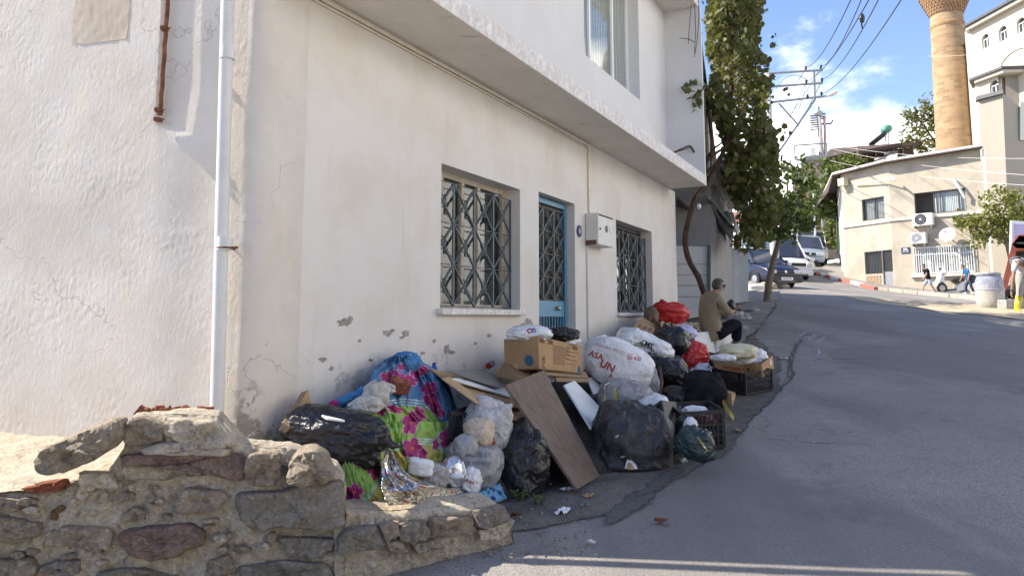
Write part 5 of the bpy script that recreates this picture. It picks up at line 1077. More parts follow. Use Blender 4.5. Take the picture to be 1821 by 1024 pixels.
g0, g1, g2 = ground(1289, 802), ground(1218, 806), None; d_ = (g1 - g0).normalized(); bk = Vector((-d_.y, d_.x, 0)); bk = bk if bk.y > 0 else -bk
wd = (fac(1218, 735, ft(g0)) - fac(1289, 735, ft(g0))).length; hg = (802 - 736) / FPX * g0.y
P = [g0 + Vector((0, 0, .02)), g0 + bk * .42 + FD * .08 + Vector((0, 0, .05)), g0 + bk * .42 + FD * .08 + d_ * .42 + Vector((0, 0, .05)), g0 + d_ * .42 + Vector((0, 0, .02))]
crate('crate', 'black plastic lattice crate at the front of the heap behind the dark green bag', P, hg)
g0, g1, g2 = ground(1326, 706), ground(1375, 697), ground(1268, 694); P = [g0, g1, g1 + (g2 - g0), g2]; hg2 = (706 - 668) / FPX * g0.y
crate('crate', 'black plastic lattice crate under the cardboard tray at the far end of the heap', [p + Vector((0, 0, .015)) for p in P], hg2)
q = [fac(1178, 712, 1.72), fac(1212, 716, 1.74), fac(1222, 792, 1.98), fac(1192, 796, 1.98)]; n_ = (q[1] - q[0]).cross(q[3] - q[0]).normalized(); n_ = n_ if n_.dot(CAM - q[0]) < 0 else -n_
crate('crate', 'black plastic crate tipped on its side between the big dusty sack and the lattice crate', q, .22, n_)
q = [fac(800, 742, .74), fac(838, 742, .74), fac(850, 722, .35), fac(806, 716, .35)]
crate('crate', 'black plastic crate half hidden under the tan cardboard beside the quilt', [q[0] - UP * .2, q[1] - UP * .2, q[1] - UP * .2 + Vector((.1, .36, 0)), q[0] - UP * .2 + Vector((.1, .36, 0))], .24)
# cardboard tray on the far crate
zt = tz(*ground(1326, 706).xy) + hg2 + .03; tb = ground(1326, 706); k0 = (pt(1357, 671, tb.y + .06)); O2 = pt(1354, 647, k0.y); A2 = pt(1268, 637, ground(1268, 694).y + .05); B2 = pt(1374, 632, k0.y + .5)
ty = carton('fruit_tray', 'printed brown cardboard fruit tray full of white bags standing on the far crate', O2, A2, B2, k0, M['card'], 'fruit tray')
exa, dna = (A2 - O2), (k0 - O2); na = facing(exa, dna, O2); text_mesh('print', 'kumluova', .062, M['print_red'], ty, O2 + exa * .60 + dna * .55, -exa, -dna, .004 if facing(-exa, -dna, O2).dot((-exa).cross(-dna)) > 0 else -.004, bold=.003)
Mq = Matrix((exa.normalized(), na.cross(exa).normalized(), na)).transposed(); m = MB(); c = O2 + exa * .28 + dna * .55; m.lathe([(.055, .003), (.066, .003)], 24, c, Mq); m.lathe([(.001, .003), (.03, .003)], 12, c, Mq); m.build('round_mark', M['card_print'], ty)
exb = B2 - O2; nb_ = facing(exb, dna, O2); quad_on('label', ty, O2 + exb * .72 + dna * .2, exb * .12, dna * .4, nb_, M['bag_white'])
for a in [('pale yellow bag lying at the back of the fruit tray', 1312, 625, 58, 26, 'bag_yellow', 2.0), ('white carrier bag with blue print in the middle of the fruit tray', 1318, 634, 44, 24, 'bag_white', 1.98), ('white crumpled bag at the right end of the fruit tray', 1342, 634, 40, 26, 'bag_white', 2.02), ('flat white paper at the left end of the fruit tray', 1287, 636, 40, 12, 'bag_white', 1.92)]:
    o = bag('carrier_bag', a[0], 'carrier bag', a[1], a[2], a[3], a[4], a[6], M[a[5]], depth=.16, crump=.12, sub=4)
    if 'blue print' in a[0]: print_text(o, 'ŞOK', 1316, 634, 9, .3, mat_simple('blue_ink', (.03, .06, .3), .6), bold=.04)
O3, A3, B3, C3 = fac(1301, 700, 1.93), fac(1280, 694, 1.75), fac(1308, 697, 1.88), fac(1302, 727, 1.95)
sb = carton('small_carton', 'small brown carton with round print on the asphalt beside the far crate', O3, A3, B3, C3, M['card_pale'], open_top=False)
exa, dna = A3 - O3, C3 - O3; na = facing(exa, dna, O3); Mq = Matrix((exa.normalized(), na.cross(exa).normalized(), na)).transposed()
for k in (.3, .62): m = MB(); m.lathe([(.028, .003), (.04, .003)], 20, O3 + exa * .5 + dna * k, Mq); m.build('round_mark', M['card_print'], sb)
# ------------------------------------------------------------------ the middle and far bags
fs_ = bag('flour_sack', 'big plump white sack with red lettering on top of the heap', 'sack', 1101, 648, 118, 80, .86, M['bag_sack'], depth=.27, roll=.42, crump=.022, sq=2.9, lump=.08, sub=6)
print_text(fs_, 'ASA', 1060, 632, 15, .35, M['print_red'], bold=.02); print_text(fs_, 'UN', 1080, 651, 19, .45, M['print_red'], bold=.03); print_text(fs_, 'GİDA SAN. TİC. LTD. ŞTİ', 1092, 622, 6, .30, M['print_red']); print_text(fs_, '50 KG', 1128, 637, 9, .1, M['print_red'], bold=.02); print_text(fs_, 'A', 1086, 668, 10, .3, M['print_red'], bold=.03)
m = MB(); e = [fac(x, y, 1.135 - abs(x - 1110) * .0012) for x, y in ((1076, 684), (1090, 678), (1110, 676), (1130, 674), (1146, 670))]; m.tube(e, .004, 5); e2 = [fac(1076, 684, 1.12), fac(1075, 694, 1.12), fac(1077, 704, 1.1)]; m.tube(e2, .0025, 4); m.build('stitching', M['bag_white'], fs_)
s2 = bag('flour_sack', 'white sack with red ring print behind the big plump sack', 'sack', 1068, 622, 52, 44, .56, M['bag_sack'], crump=.06, roll=-.4); print_text(s2, 'OBA', 1066, 615, 15, -.5, M['print_red'], bold=.03)
bag('plastic_sheet', 'pale plastic sheet hanging down right of the big white sack', 'plastic sheet', 1152, 674, 36, 66, .98, M['bag_clear'], depth=.08, crump=.08, roll=-.3)
gy = bag('grey_liner', 'grey translucent sack with yellow tie band below the flour sack', 'sack', 1112, 716, 98, 76, 1.2, M['bag_grey'], depth=.24, roll=.2, crump=.035, sq=2.6, sub=6)
def band(o, pts, w, mat, name='band'):
    V, F = BV[o.name]; bv = BVHTree.FromPolygons([tuple(v) for v in V], F); L, Rr = [], []
    for x, y in pts:
        for lst, dx in ((L, -w / 2), (Rr, w / 2)):
            r = ray(x + dx, y); h = bv.ray_cast(CAM, r); 
            if h[0] is not None: lst.append(h[0] - r.normalized() * .007)
            elif lst: lst.append(lst[-1] + Vector((0, 0, -.002)))
    if len(L) < 2 or len(L) != len(Rr): return None
    m = MB(); n = len(L); m.add(L + Rr, [(i, i + 1, n + i + 1, n + i) for i in range(n - 1)]); b = m.build(name, mat, o, recalc=False); return b
M['yellow'] = mat_simple('yellow_tape', (.50, .40, .06), .5, .1)
band(gy, [(1093 + k * .55, 690 + k * 5.2) for k in range(10)], 5, M['yellow']); band(gy, [(1075 + k * .5, 700 + k * 4) for k in range(8)], 3, M['yellow'])
big = bag('rubble_sack', 'big dusty black sack with a torn hole standing in front on the asphalt', 'sack', 1125, 808, 128, 166, 1.60, M['bag_dusty'], depth=.32, roll=.05, crump=.045, sq=3.6, lump=.15, floor='ground', sub=6, seed=11.0)
def patch_on(o, ring, mat, name, off=.006):
    V, F = BV[o.name]; bv = BVHTree.FromPolygons([tuple(v) for v in V], F); P = []
    for x, y in ring:
        r = ray(x, y); h = bv.ray_cast(CAM, r)
        if h[0] is not None: P.append(h[0] - r.normalized() * off)
    if len(P) < 4: return None
    c = sum(P, Vector()) / len(P); m = MB(); n = len(P); m.add(P + [c], [(i, (i + 1) % n, n) for i in range(n)]); return m.build(name, mat, o, recalc=False)
ring = lambda cx, cy, rx, ry, n=18, ja=.2, ro=0: [(cx + (rx * math.cos(t) * math.cos(ro) - ry * math.sin(t) * math.sin(ro)) * random.uniform(1 - ja, 1 + ja), cy + (ry * math.sin(t) * math.cos(ro) + rx * math.cos(t) * math.sin(ro)) * random.uniform(1 - ja, 1 + ja)) for t in [2 * math.pi * k / n for k in range(n)]]
patch_on(big, ring(1122, 836, 11, 18, ro=-.25), M['bag_white'], 'torn_edge', .008); patch_on(big, ring(1121, 833, 6, 12, ja=.12, ro=-.25), M['card_pale'], 'carton_showing', .014); patch_on(big, ring(1122, 817, 2.2, 5, ja=.1), M['wood_stick'], 'tear', .008)
for a in [(1098, 775, 5), (1107, 812, 6), (1130, 858, 6), (1142, 845, 5), (1092, 850, 6)]: patch_on(big, ring(a[0], a[1], a[2] * .7, a[2] * .35, 10, .5, random.uniform(-1, 1)), M['paper_grey'], 'scuff', .006)
bag('carrier_bag', 'white carrier bag with blue print pinched between grey liner and tipped crate', 'carrier bag', 1160, 730, 56, 50, 1.52, M['bag_white'], crump=.10, roll=-.5)
wv = bag('woven_bag', 'white woven bag bulging out right of the big dusty sack', 'sack', 1190, 775, 38, 68, 1.66, M['bag_sack'], crump=.05, roll=-.1, floor='ground'); bag('', '', '', 1178, 752, 40, 30, 1.66, M['bag_white'], parent=wv, part='handle', crump=.12, sub=4)
gn = bag('garbage_bag', 'small dark green bag with yellow streaks in front of the lattice crate', 'garbage bag', 1237, 789, 62, 52, 2.2, M['bag_green'], depth=.13, knot=(-.3, -.2, .93), crump=.10, roll=.3, floor='ground')
band(gn, [(1240 + k * 3, 776 + k * 4.2) for k in range(7)], 5, mat_simple('ochre_print', (.32, .24, .06), .5), 'streak'); band(gn, [(1250 + k * 2, 790 + k * 3) for k in range(5)], 2.5, M['bag_white'], 'streak')
bag('garbage_bag', 'black bag slumped over the far side of the lattice crate', 'garbage bag', 1222, 770, 34, 56, 2.02, M['bag_black'], depth=.14, crump=.10)
bag('jacket', 'black quilted jacket thrown over the lattice crate', 'jacket', 1252, 700, 72, 78, 1.75, M['cloth_dark'], depth=.2, roll=.35, crump=.06, lump=.2)
bag('garbage_bag', 'black plastic draped left of the jacket above the tipped crate', 'garbage bag', 1212, 712, 70, 44, 1.5, M['bag_black'], depth=.2, roll=.2, crump=.09)
bag('carrier_bag', 'white bag peeping out on top of the lattice crate', 'carrier bag', 1236, 730, 40, 18, 1.95, M['bag_white'], crump=.06, sub=4)
bag('cloth_bundle', 'reddish cloth inside the lattice crate', 'cloth', 1262, 748, 46, 20, 2.05, mat_bag('faded_red_cloth', (.22, .05, .06), (.3, .14, .13), .9), depth=.12, crump=.1, sub=4)
bag('paper_ball', 'crumpled white paper in the left end of the lattice crate', 'paper', 1228, 757, 20, 26, 2.08, M['bag_white'], crump=.16, sub=4)
st = bag('striped_cushion', 'dark striped cushion rolled up beside the jacket', 'cushion', 1210, 682, 54, 46, 1.25, M['cloth_dark'], crump=.04, roll=-.3)
for k in range(6): band(st, [(1190 + i * 7 + k * 1.2, 668 + k * 5 + 1.5 * math.sin(i * .9)) for i in range(6)], 2.2, M['paper_grey'], 'stripe')
bag('white_rag', 'white rag with blue hem behind the red carrier bag', 'rag', 1246, 662, 38, 26, 1.3, M['bag_white'], crump=.10, roll=-.5)
bag('garbage_bag', 'black bag crumpled between the red carrier bag and the fruit tray', 'garbage bag', 1262, 650, 44, 44, 1.2, M['bag_black'], crump=.10, depth=.2)
bag('garbage_bag', 'large black bag lying below the black lettered white bag', 'garbage bag', 1172, 652, 96, 56, .92, M['bag_black'], depth=.3, crump=.08, roll=.35)
bag('garbage_bag', 'black bag hanging down over the wooden stick', 'garbage bag', 1190, 662, 64, 40, 1.15, M['bag_black'], depth=.18, crump=.11, roll=.4)
m = MB(); m.tube([fac(1174, 655, 1.22), fac(1177, 680, 1.26), fac(1174, 704, 1.32)], [.016, .02, .014], 8); o = m.build('wooden_stick', M['wood_stick'], loc=fac(1174, 704, 1.32), smooth=True); tag(o, 'short brown wooden stick standing in front of the black bags', 'stick'); o.data.uv_layers.new(name='uv')
kb2 = bag('lettered_bag', 'white bag with black lettering draped over black bags', 'carrier bag', 1150, 613, 94, 40, .82, M['bag_white'], depth=.2, roll=.42, crump=.04, sq=2.6)
print_text(kb2, 'KKMS', 1146, 610, 13, .42, M['print_black'], bold=.03); print_text(kb2, 'KİSİSEL', 1152, 619, 8, .42, M['print_black']); print_text(kb2, '1994', 1160, 626, 8, .4, M['print_black']); print_text(kb2, 'MUHASEBE', 1166, 632, 6, .4, M['print_black'], bold=.02)
bag('carrier_bag', 'white bag top bunched left of the black lettering', 'carrier bag', 1122, 602, 46, 30, .68, M['bag_white'], crump=.07, roll=-.4); bag('carrier_bag', 'bag with red print standing against the wall behind the lettered bag', 'carrier bag', 1112, 600, 30, 34, .34, M['bag_sack'], crump=.06, roll=.4)
bag('garbage_bag', 'round black bag just below the lilac bag', 'garbage bag', 1192, 607, 62, 54, .92, M['bag_black'], depth=.26, knot=(-.3, -.2, .93), crump=.045, sq=2.2)
bag('lilac_bag', 'pale lilac carrier bag under the woven egg trays', 'carrier bag', 1205, 594, 62, 34, .66, M['bag_lilac'], depth=.25, crump=.06)
rb = bag('red_bag', 'round red carrier bag on top of the heap under the second window', 'carrier bag', 1188, 558, 64, 42, .52, M['bag_red'], depth=.28, knot=(-.3, -.2, .93), crump=.045, sq=2.3)
bag('red_bag', 'slack red carrier bag in the middle of the heap below the round black one', 'carrier bag', 1225, 638, 66, 52, 1.08, M['bag_red'], depth=.2, knot=(-.3, -.2, .93), crump=.08, roll=-.4)
bag('brown_pouch', 'brown cloth bag wedged left of the round red bag', 'bag', 1158, 562, 24, 32, .42, M['bag_brown'], crump=.05)
O4, A4, B4, C4 = fac(1132, 572, .50), fac(1148, 563, .32), fac(1166, 583, .58), fac(1120, 590, .56)
pb = carton('printed_carton', 'small dark brown printed carton tilted against the wall', O4, A4, B4, C4, M['card_dark'], open_top=False)
exa, dna = B4 - O4, C4 - O4; na = facing(exa, dna, O4)
for k in range(3):
    for l in range(2): quad_on('print_mark', pb, O4 + exa * (.12 + .28 * k) + dna * (.15 + .42 * l), exa * .2, dna * .28, na, M['card_print'])
# egg trays: woven looking moulded pulp
et = thing('egg_trays', 'stack of beige moulded pulp egg trays under the round red bag', 'egg trays', fac(1205, 590, .7)); M['pulp'] = mat_card('paper_pulp', (.38, .30, .20), (.48, .39, .27))
for k in range(3):
    m = MB(); p0, p1, p2 = fac(1168, 574 + k * 4, .62), fac(1232, 580 + k * 5, .78), fac(1190, 570 + k * 4, .3)
    m.grid(lambda u, v: p0 + (p1 - p0) * u + (p2 - p0) * v + Vector((0, 0, .022 * math.sin(u * 38) * math.cos(v * 20 + k))), 60, 24); m.build('tray', M['pulp'], et, smooth=True)
# yellow and black wrapper strip
m = MB(); W = [fac(1284, 716, 1.98), fac(1290, 728, 2.1), fac(1297, 738, 2.2), fac(1304, 748, 2.25)]; W2_ = [p + FD * .06 + UP * .03 for p in W]; m.add(W + W2_, [(i, i + 1, 5 + i, 4 + i) for i in range(3)]); o = m.build('wrapper', M['yellow'], loc=W[3], recalc=False); o.modifiers.new('thickness', 'SOLIDIFY').thickness = .004; tag(o, 'yellow plastic wrapper strip hanging over the lattice crate corner', 'wrapper')
# white newspaper padded seat
NS = thing('newspaper_seat', 'low seat of stacked white printed sheets and boards under the man', 'seat', ground(1268, 655))
def mat_news():
    k = NT('newsprint'); l = k.n('ShaderNodeTexBrick'); l.inputs['Scale'].default_value = 30; l.inputs['Color1'].default_value = (.62, .62, .60, 1); l.inputs['Color2'].default_value = (.40, .40, .40, 1); l.inputs['Mortar'].default_value = (.68, .68, .66, 1); l.inputs['Mortar Size'].default_value = .035; k.l(k.vec((1, 1, 1), rot=(.4, 1.2, .2)), l.inputs[0])
    n = k.noise(7, 6, .6); c = k.mix(k.ramp(n, [(.46, 0), (.54, 1)]), l.outputs[0], (.66, .66, .64)); return k.done(c, .85, k.bump(k.noise(12, 5), .3, .02))
M['news'] = mat_news()

board('sheet', '', '', [(1232, 592, .92), (1275, 588, .86), (1280, 643, 1.0), (1250, 640, 1.05)], .03, M['news'], NS); board('sheet', '', '', [(1274, 600, .95), (1304, 592, .98), (1300, 634, 1.02), (1276, 645, 1.02)], .03, M['news'], NS)
board('sheet', '', '', [(1230, 596, .95), (1272, 592, .7), (1276, 588, .5), (1240, 590, .7)], .03, M['whitep'], NS)
m = MB(); c = fac(1268, 606, .62); m.box((c.x, c.y, (c.z + tz(c.x, c.y)) / 2 + .02), (.42, .34, c.z - tz(c.x, c.y) + .12), Matrix.Rotation(.5, 3, 'Z')); m.build('box', M['card_pale'], NS, bevel=.01)

# loose litter round the foot of the heap
_lr = random.Random(31)
for i, (px, py, sz, mt, lb) in enumerate([(1008, 876, .11, 'bag_white', 'white film scrap on the dirt below the wooden board'), (1002, 914, .12, 'bag_white', 'white paper scrap nearest the camera on the dirt verge'), (1046, 886, .09, 'card', 'torn brown card piece at the foot of the wooden board'), (1216, 824, .09, 'news', 'printed paper scrap beside the dark green bag'), (1312, 770, .10, 'card_pale', 'pale card scrap on the asphalt right of the lattice crate'), (1258, 818, .07, 'bag_white', 'tiny white scrap in front of the lattice crate'), (1394, 640, .12, 'bag_white', 'white scrap on the road right of the fruit tray'), (1338, 604, .12, 'card', 'brown card scrap by the shoes of the seated man'), (918, 920, .07, 'st_rust', 'rusty brown leaf scrap at the end of the stone kerb'), (1176, 934, .08, 'brick', 'reddish scrap lying on the road near the wet stain'), (1052, 970, .05, 'bag_white', 'tiny pale scrap lying alone on the road'), (966, 868, .10, 'paper_grey', 'grey paper scrap between the tall black bag and the wooden board')]):
    p = ground(px, py); zf = p.z + .028; a, b = sz, sz * _lr.uniform(.5, .8); th_ = _lr.uniform(0, 6.3); ux, uy = Vector((math.cos(th_), math.sin(th_), 0)), Vector((-math.sin(th_), math.cos(th_), 0)); sd_ = i * 3.7
    m = MB(); m.grid(lambda u, v: Vector((p.x, p.y, zf)) + ux * (a * (u - .5 + .2 * noise.noise(Vector((v * 3, sd_, 0))))) + uy * (b * (v - .5 + .2 * noise.noise(Vector((u * 3, sd_, 4))))) + Vector((0, 0, .025 * noise.noise(Vector((u * 3.5, v * 3.5, sd_))) + .012 * noise.noise(Vector((u * 9, v * 9, sd_))))), 9, 8)
    o = m.build('litter_scrap', M[mt], loc=(p.x, p.y, zf - .02), smooth=i % 2 == 0, recalc=False); o.modifiers.new('thickness', 'SOLIDIFY').thickness = .003; tag(o, lb, 'litter', 'torn scraps of litter round the heap')
# ================================================================== people
def skin_mesh(name, J, E, mat, parent, root=None, sub=2, flat=()):
    """one continuous surface grown round a skeleton; J: joint -> (position, radius or (rx, ry))"""
    bm = bmesh.new(); lay = bm.verts.layers.skin.verify(); vs = {}
    for k, (p, r) in J.items():
        v = bm.verts.new(p); d = v[lay]; d.radius = r if isinstance(r, tuple) else (r, r); vs[k] = v
        d.use_root = (k == (root or next(iter(J))))
    for a, b in E: bm.edges.new((vs[a], vs[b]))
    me = bpy.data.meshes.new(name); bm.to_mesh(me); bm.free(); ob = bpy.data.objects.new(name, me); COL.objects.link(ob)
    sk = ob.modifiers.new('skin', 'SKIN'); sk.use_smooth_shade = True; ss = ob.modifiers.new('sub', 'SUBSURF'); ss.levels = sub; ss.render_levels = sub
    bpy.context.view_layer.update(); me2 = bpy.data.meshes.new_from_object(ob.evaluated_get(bpy.context.evaluated_depsgraph_get())); bpy.data.objects.remove(ob); bpy.data.meshes.remove(me)
    me2.name = name; me2.materials.clear(); me2.materials.append(mat); me2.polygons.foreach_set('use_smooth', [True] * len(me2.polygons))
    off = ORIG.get(parent.name, Vector()) if parent else Vector()
    for v in me2.vertices: v.co -= off
    o = bpy.data.objects.new(name, me2); COL.objects.link(o)
    if parent: o.parent = parent
    ORIG[o.name] = off; return o
M['skin'] = mat_simple('skin', (0.42, 0.24, 0.16), .6, .1, 12); M['skin_dark'] = mat_simple('tanned_skin', (0.30, 0.165, 0.105), .6, .12, 12); M['hair'] = mat_simple('dark_hair', (0.025, 0.02, 0.018), .75, .3, 40, .4); M['hair_grey'] = mat_simple('greying_hair', (0.085, 0.076, 0.068), .9, .6, 40, .4)
def cloth(name, col, var=.12): return mat_simple(name, col, .9, var, 9, .35, 26, spec=.1)
def hand_edges(J, E, w, tip, side, palm_n, r=.009, curl=.3, key='r'):
    """palm, four unequal curled fingers and a thumb leaving the side of the palm"""
    w, tip = Vector(w), Vector(tip); d = (tip - w).normalized(); s = Vector(side); s = (s - d * s.dot(d)).normalized(); n = Vector(palm_n); n = (n - d * n.dot(d) - s * n.dot(s)).normalized()
    J['palm' + key] = (w + d * .05, (.024, .036)); E.append(('wrist' + key, 'palm' + key))
    for i, (o, L) in enumerate(((-.030, .068), (-.010, .080), (.010, .075), (.028, .058))):
        a = w + d * .085 + s * o; b = a + d * L * .5 + n * L * curl * .4; c = b + d * L * .35 + n * L * curl
        J[f'k{i}{key}'], J[f'm{i}{key}'], J[f't{i}{key}'] = (a, r * 1.15), (b, r), (c, r * .8); E += [('palm' + key, f'k{i}{key}'), (f'k{i}{key}', f'm{i}{key}'), (f'm{i}{key}', f't{i}{key}')]
    a = w + d * .03 - s * .038; b = a + d * .035 - s * .02 + n * .012; J['th1' + key], J['th2' + key] = (a, r * 1.3), (b, r); E += [('palm' + key, 'th1' + key), ('th1' + key, 'th2' + key)]
def person(label, P, hgt, look, skinm, hairm, top, trousers, shoes, sleeves='long', legs='long', jacket_low=0.0, face_extra=None, loc=None, hair_len=0.0, bulk=1.0):
    """P: joint positions in the world; look: face direction; clothes are children that follow the body"""
    k = hgt / 1.75; loc = loc or min(P.values(), key=lambda v: v.z); pr = thing('person', label, 'person', loc); g = lambda n: Vector(P[n])
    J = {'pelvis': (g('pelvis'), (.115 * k, .09 * k)), 'spine': (g('spine'), (.10 * k, .08 * k)), 'chest': (g('chest'), (.115 * k, .085 * k)), 'neckbase': (g('neck') * .6 + g('chest') * .4, .06 * k), 'neck': (g('neck'), .055 * k)}
    E = [('pelvis', 'spine'), ('spine', 'chest'), ('chest', 'neckbase'), ('neckbase', 'neck')]
    head = g('head'); f = Vector(look).normalized(); upv = Vector((0, 0, 1)); upv = (upv - f * upv.dot(f)).normalized(); sd = f.cross(upv)
    J['jaw'] = (head - upv * .055 * k + f * .018 * k, .062 * k); J['skull'] = (head + upv * .028 * k - f * .012 * k, .083 * k); J['crown'] = (head + upv * .075 * k - f * .018 * k, .062 * k); E += [('neck', 'jaw'), ('jaw', 'skull'), ('skull', 'crown')]
    for s_, sh in (('R', 'r'), ('L', 'l')):
        J['sh' + sh] = (g('sh' + s_), .05 * k); J['el' + sh] = (g('el' + s_), .042 * k); J['wrist' + sh] = (g('wr' + s_), .028 * k); E += [('neckbase', 'sh' + sh), ('sh' + sh, 'el' + sh), ('el' + sh, 'wrist' + sh)]
        J['hip' + sh] = (g('hip' + s_), .076 * k); J['kn' + sh] = (g('kn' + s_), .054 * k); J['calf' + sh] = (g('kn' + s_) * .62 + g('an' + s_) * .38 - f * .015 * k, .055 * k); J['an' + sh] = (g('an' + s_), .038 * k); J['toe' + sh] = (g('to' + s_), .032 * k)
        E += [('pelvis', 'hip' + sh), ('hip' + sh, 'kn' + sh), ('kn' + sh, 'calf' + sh), ('calf' + sh, 'an' + sh), ('an' + sh, 'toe' + sh)]
        hd = P.get('hd' + s_); w = g('wr' + s_); tip = Vector(hd) if hd is not None else w + (w - g('el' + s_)).normalized() * .17 * k
        hand_edges(J, E, w, tip, f, g('pelvis') - w, .0095 * k, .35, sh)
    skin_mesh('body', J, E, skinm, pr, 'pelvis', 2)
    # face: nose, eyes, mouth, ears on the front of the head
    m = MB(); m.sphere(head + f * .098 * k - upv * .006 * k, (.020 * k, .016 * k, .026 * k), Matrix((f, sd, upv)).transposed(), 8)
    m.build('nose', skinm, pr, smooth=True)
    for s_ in (-1, 1):
        m = MB(); m.sphere(head + f * .078 * k + upv * .022 * k + sd * s_ * .033 * k, .011 * k, None, 8); m.build('eye', M['print_black'], pr, smooth=True)
        m = MB(); m.sphere(head - f * .005 * k + sd * s_ * .084 * k - upv * .004 * k, (.024 * k, .010 * k, .034 * k), Matrix((f, sd, upv)).transposed(), 8); m.build('ear', skinm, pr, smooth=True)
    m = MB(); m.box(head + f * .084 * k - upv * .052 * k, (.012 * k, .045 * k, .008 * k), Matrix((f, sd, upv)).transposed()); m.build('mouth', M['print_red'], pr)
    # hair: a shell over skull and nape
    V, F = _ico[4]; keep = []; hv = []
    for p in V:
        q = head + upv * .026 * k - f * .014 * k + f * p.x * .098 * k + sd * p.y * .089 * k + upv * p.z * .106 * k
        q += (q - head).normalized() * .010 * k * noise.noise(q * 75); hv.append(q)
    Fk = [t for t in F if all((V[i].z > 0.42 or (V[i].x < -.05 and V[i].z > -.75 - hair_len) or (abs(V[i].y) > .8 and V[i].x < .25 and V[i].z > -.1)) for i in t)]
    m = MB(); m.add(hv, Fk); h = m.build('hair', hairm, pr, smooth=True, recalc=False); md = h.modifiers.new('thickness', 'SOLIDIFY'); md.thickness = .008 * k
    # top
    JT = {'pelvis': (g('pelvis') - (g('spine') - g('pelvis')).normalized() * jacket_low, (.18 * k, .145 * k)), 'waist': (g('pelvis') * .6 + g('spine') * .4, (.175 * k * bulk, .138 * k * bulk)), 'spine': (g('spine'), (.165 * k * bulk, .128 * k * bulk)), 'chest': (g('chest'), (.178 * k * bulk, .13 * k * bulk)), 'upper': (g('chest') * .55 + g('neck') * .45, (.145 * k * bulk, .115 * k * bulk)), 'collar': (g('neck') * .78 + g('chest') * .22, .078 * k)}
    ET = [('pelvis', 'waist'), ('waist', 'spine'), ('spine', 'chest'), ('chest', 'upper'), ('upper', 'collar')]
    for s_ in 'RL':
        JT['sh' + s_] = (g('sh' + s_), .088 * k); e = g('el' + s_); w = g('wr' + s_); ET.append(('upper', 'sh' + s_))
        if sleeves == 'long': JT['el' + s_] = (e, .064 * k); JT['wr' + s_] = (e * .08 + w * .92, .046 * k); ET += [('sh' + s_, 'el' + s_), ('el' + s_, 'wr' + s_)]
        else: JT['slv' + s_] = (g('sh' + s_) * .35 + e * .65, .066 * k); ET.append(('sh' + s_, 'slv' + s_))
    t = skin_mesh('jacket' if sleeves == 'long' else 'shirt', JT, ET, top, pr, 'chest', 2)
    for v in t.data.vertices: v.co += v.normal * (.010 * k * (noise.noise(v.co * 9) + .6 * noise.noise(v.co * 22)))
    JL = {'pelvis': (g('pelvis'), (.155 * k, .122 * k)), 'waist': (g('pelvis') * .75 + g('spine') * .25, (.148 * k, .116 * k))}; EL = [('pelvis', 'waist')]
    for s_ in 'RL':
        JL['hip' + s_] = (g('hip' + s_), .108 * k); EL.append(('pelvis', 'hip' + s_)); kn, an = g('kn' + s_), g('an' + s_)
        if legs == 'long': JL['kn' + s_] = (kn, .083 * k); JL['an' + s_] = (kn * .08 + an * .92, .066 * k); EL += [('hip' + s_, 'kn' + s_), ('kn' + s_, 'an' + s_)]
        else: JL['kn' + s_] = (g('hip' + s_) * .12 + kn * .88, .09 * k); EL.append(('hip' + s_, 'kn' + s_))
    t = skin_mesh('trousers' if legs == 'long' else 'shorts', JL, EL, trousers, pr, 'pelvis', 2)
    for v in t.data.vertices: v.co += v.normal * (.008 * k * noise.noise(v.co * 12))
    for s_ in 'RL':
        an, to = g('an' + s_), g('to' + s_); d = (to - an); d.z = 0; d = d.normalized(); n = d.cross(UP); m = MB(); z0 = to.z - .03 * k
        def shoe(u, v):
            a = 2 * math.pi * u; L = .145 * k; w_ = (.048 - .012 * math.cos(a)) * k; hh = [(1, 0), (1.03, .02), (.98, .05), (.72, .085), (.3, .11), (.01, .115)][int(round(v * 5))]
            q = an * .5 + to * .5; q = Vector((q.x, q.y, z0)) - d * .01 + d * math.cos(a) * L * hh[0] + n * math.sin(a) * w_ * hh[0] * 1.1; q.z += hh[1] * k * (1.0 - .35 * max(0, math.cos(a))); return q
        m.grid(shoe, 16, 5); m.build('shoe', shoes, pr, smooth=True)
    return pr, head, f, upv, sd, k

P = dict(pelvis=pt(1267, 592, 12.62), spine=pt(1262, 566, 12.6), chest=pt(1262, 540, 12.62), neck=pt(1271, 519, 12.66), head=pt(1278, 509, 12.68), shR=pt(1277, 531, 12.45), shL=pt(1252, 531, 12.85), elR=pt(1296, 556, 12.4), wrR=pt(1303, 554, 12.66), elL=pt(1282, 556, 13.1), wrL=pt(1303, 552, 13.05),
         hipR=pt(1280, 594, 12.52), hipL=pt(1272, 592, 12.82), knR=pt(1314, 573, 12.7), knL=pt(1309, 570, 13.05), anR=pt(1310, 612, 12.75), anL=pt(1306, 608, 13.05), toR=pt(1321, 618, 12.85), toL=pt(1317, 613, 13.15))
pr, head, f, upv, sd, k = person('man in a beige jacket and dark trousers sitting on the rubbish heap', P, 1.72, Vector((.93, .1, -.12)), M['skin_dark'], M['hair_grey'], cloth('beige_jacket', (0.30, 0.235, 0.155)), cloth('black_trousers', (0.014, 0.014, 0.019)), M['black'], jacket_low=.16, hair_len=.2, bulk=1.16)
m = MB()
for s_ in (-1, 1): m.tube([head + f * .098 + upv * .022 + sd * s_ * .034 + (sd * math.cos(a) + upv * math.sin(a)) * .026 for a in [2 * math.pi * i / 12 for i in range(13)]], .004, 4); m.tube([head + f * .095 + upv * .024 + sd * s_ * .058, head + upv * .02 + sd * s_ * .088], .004, 4)
m.build('spectacles', M['print_black'], pr)
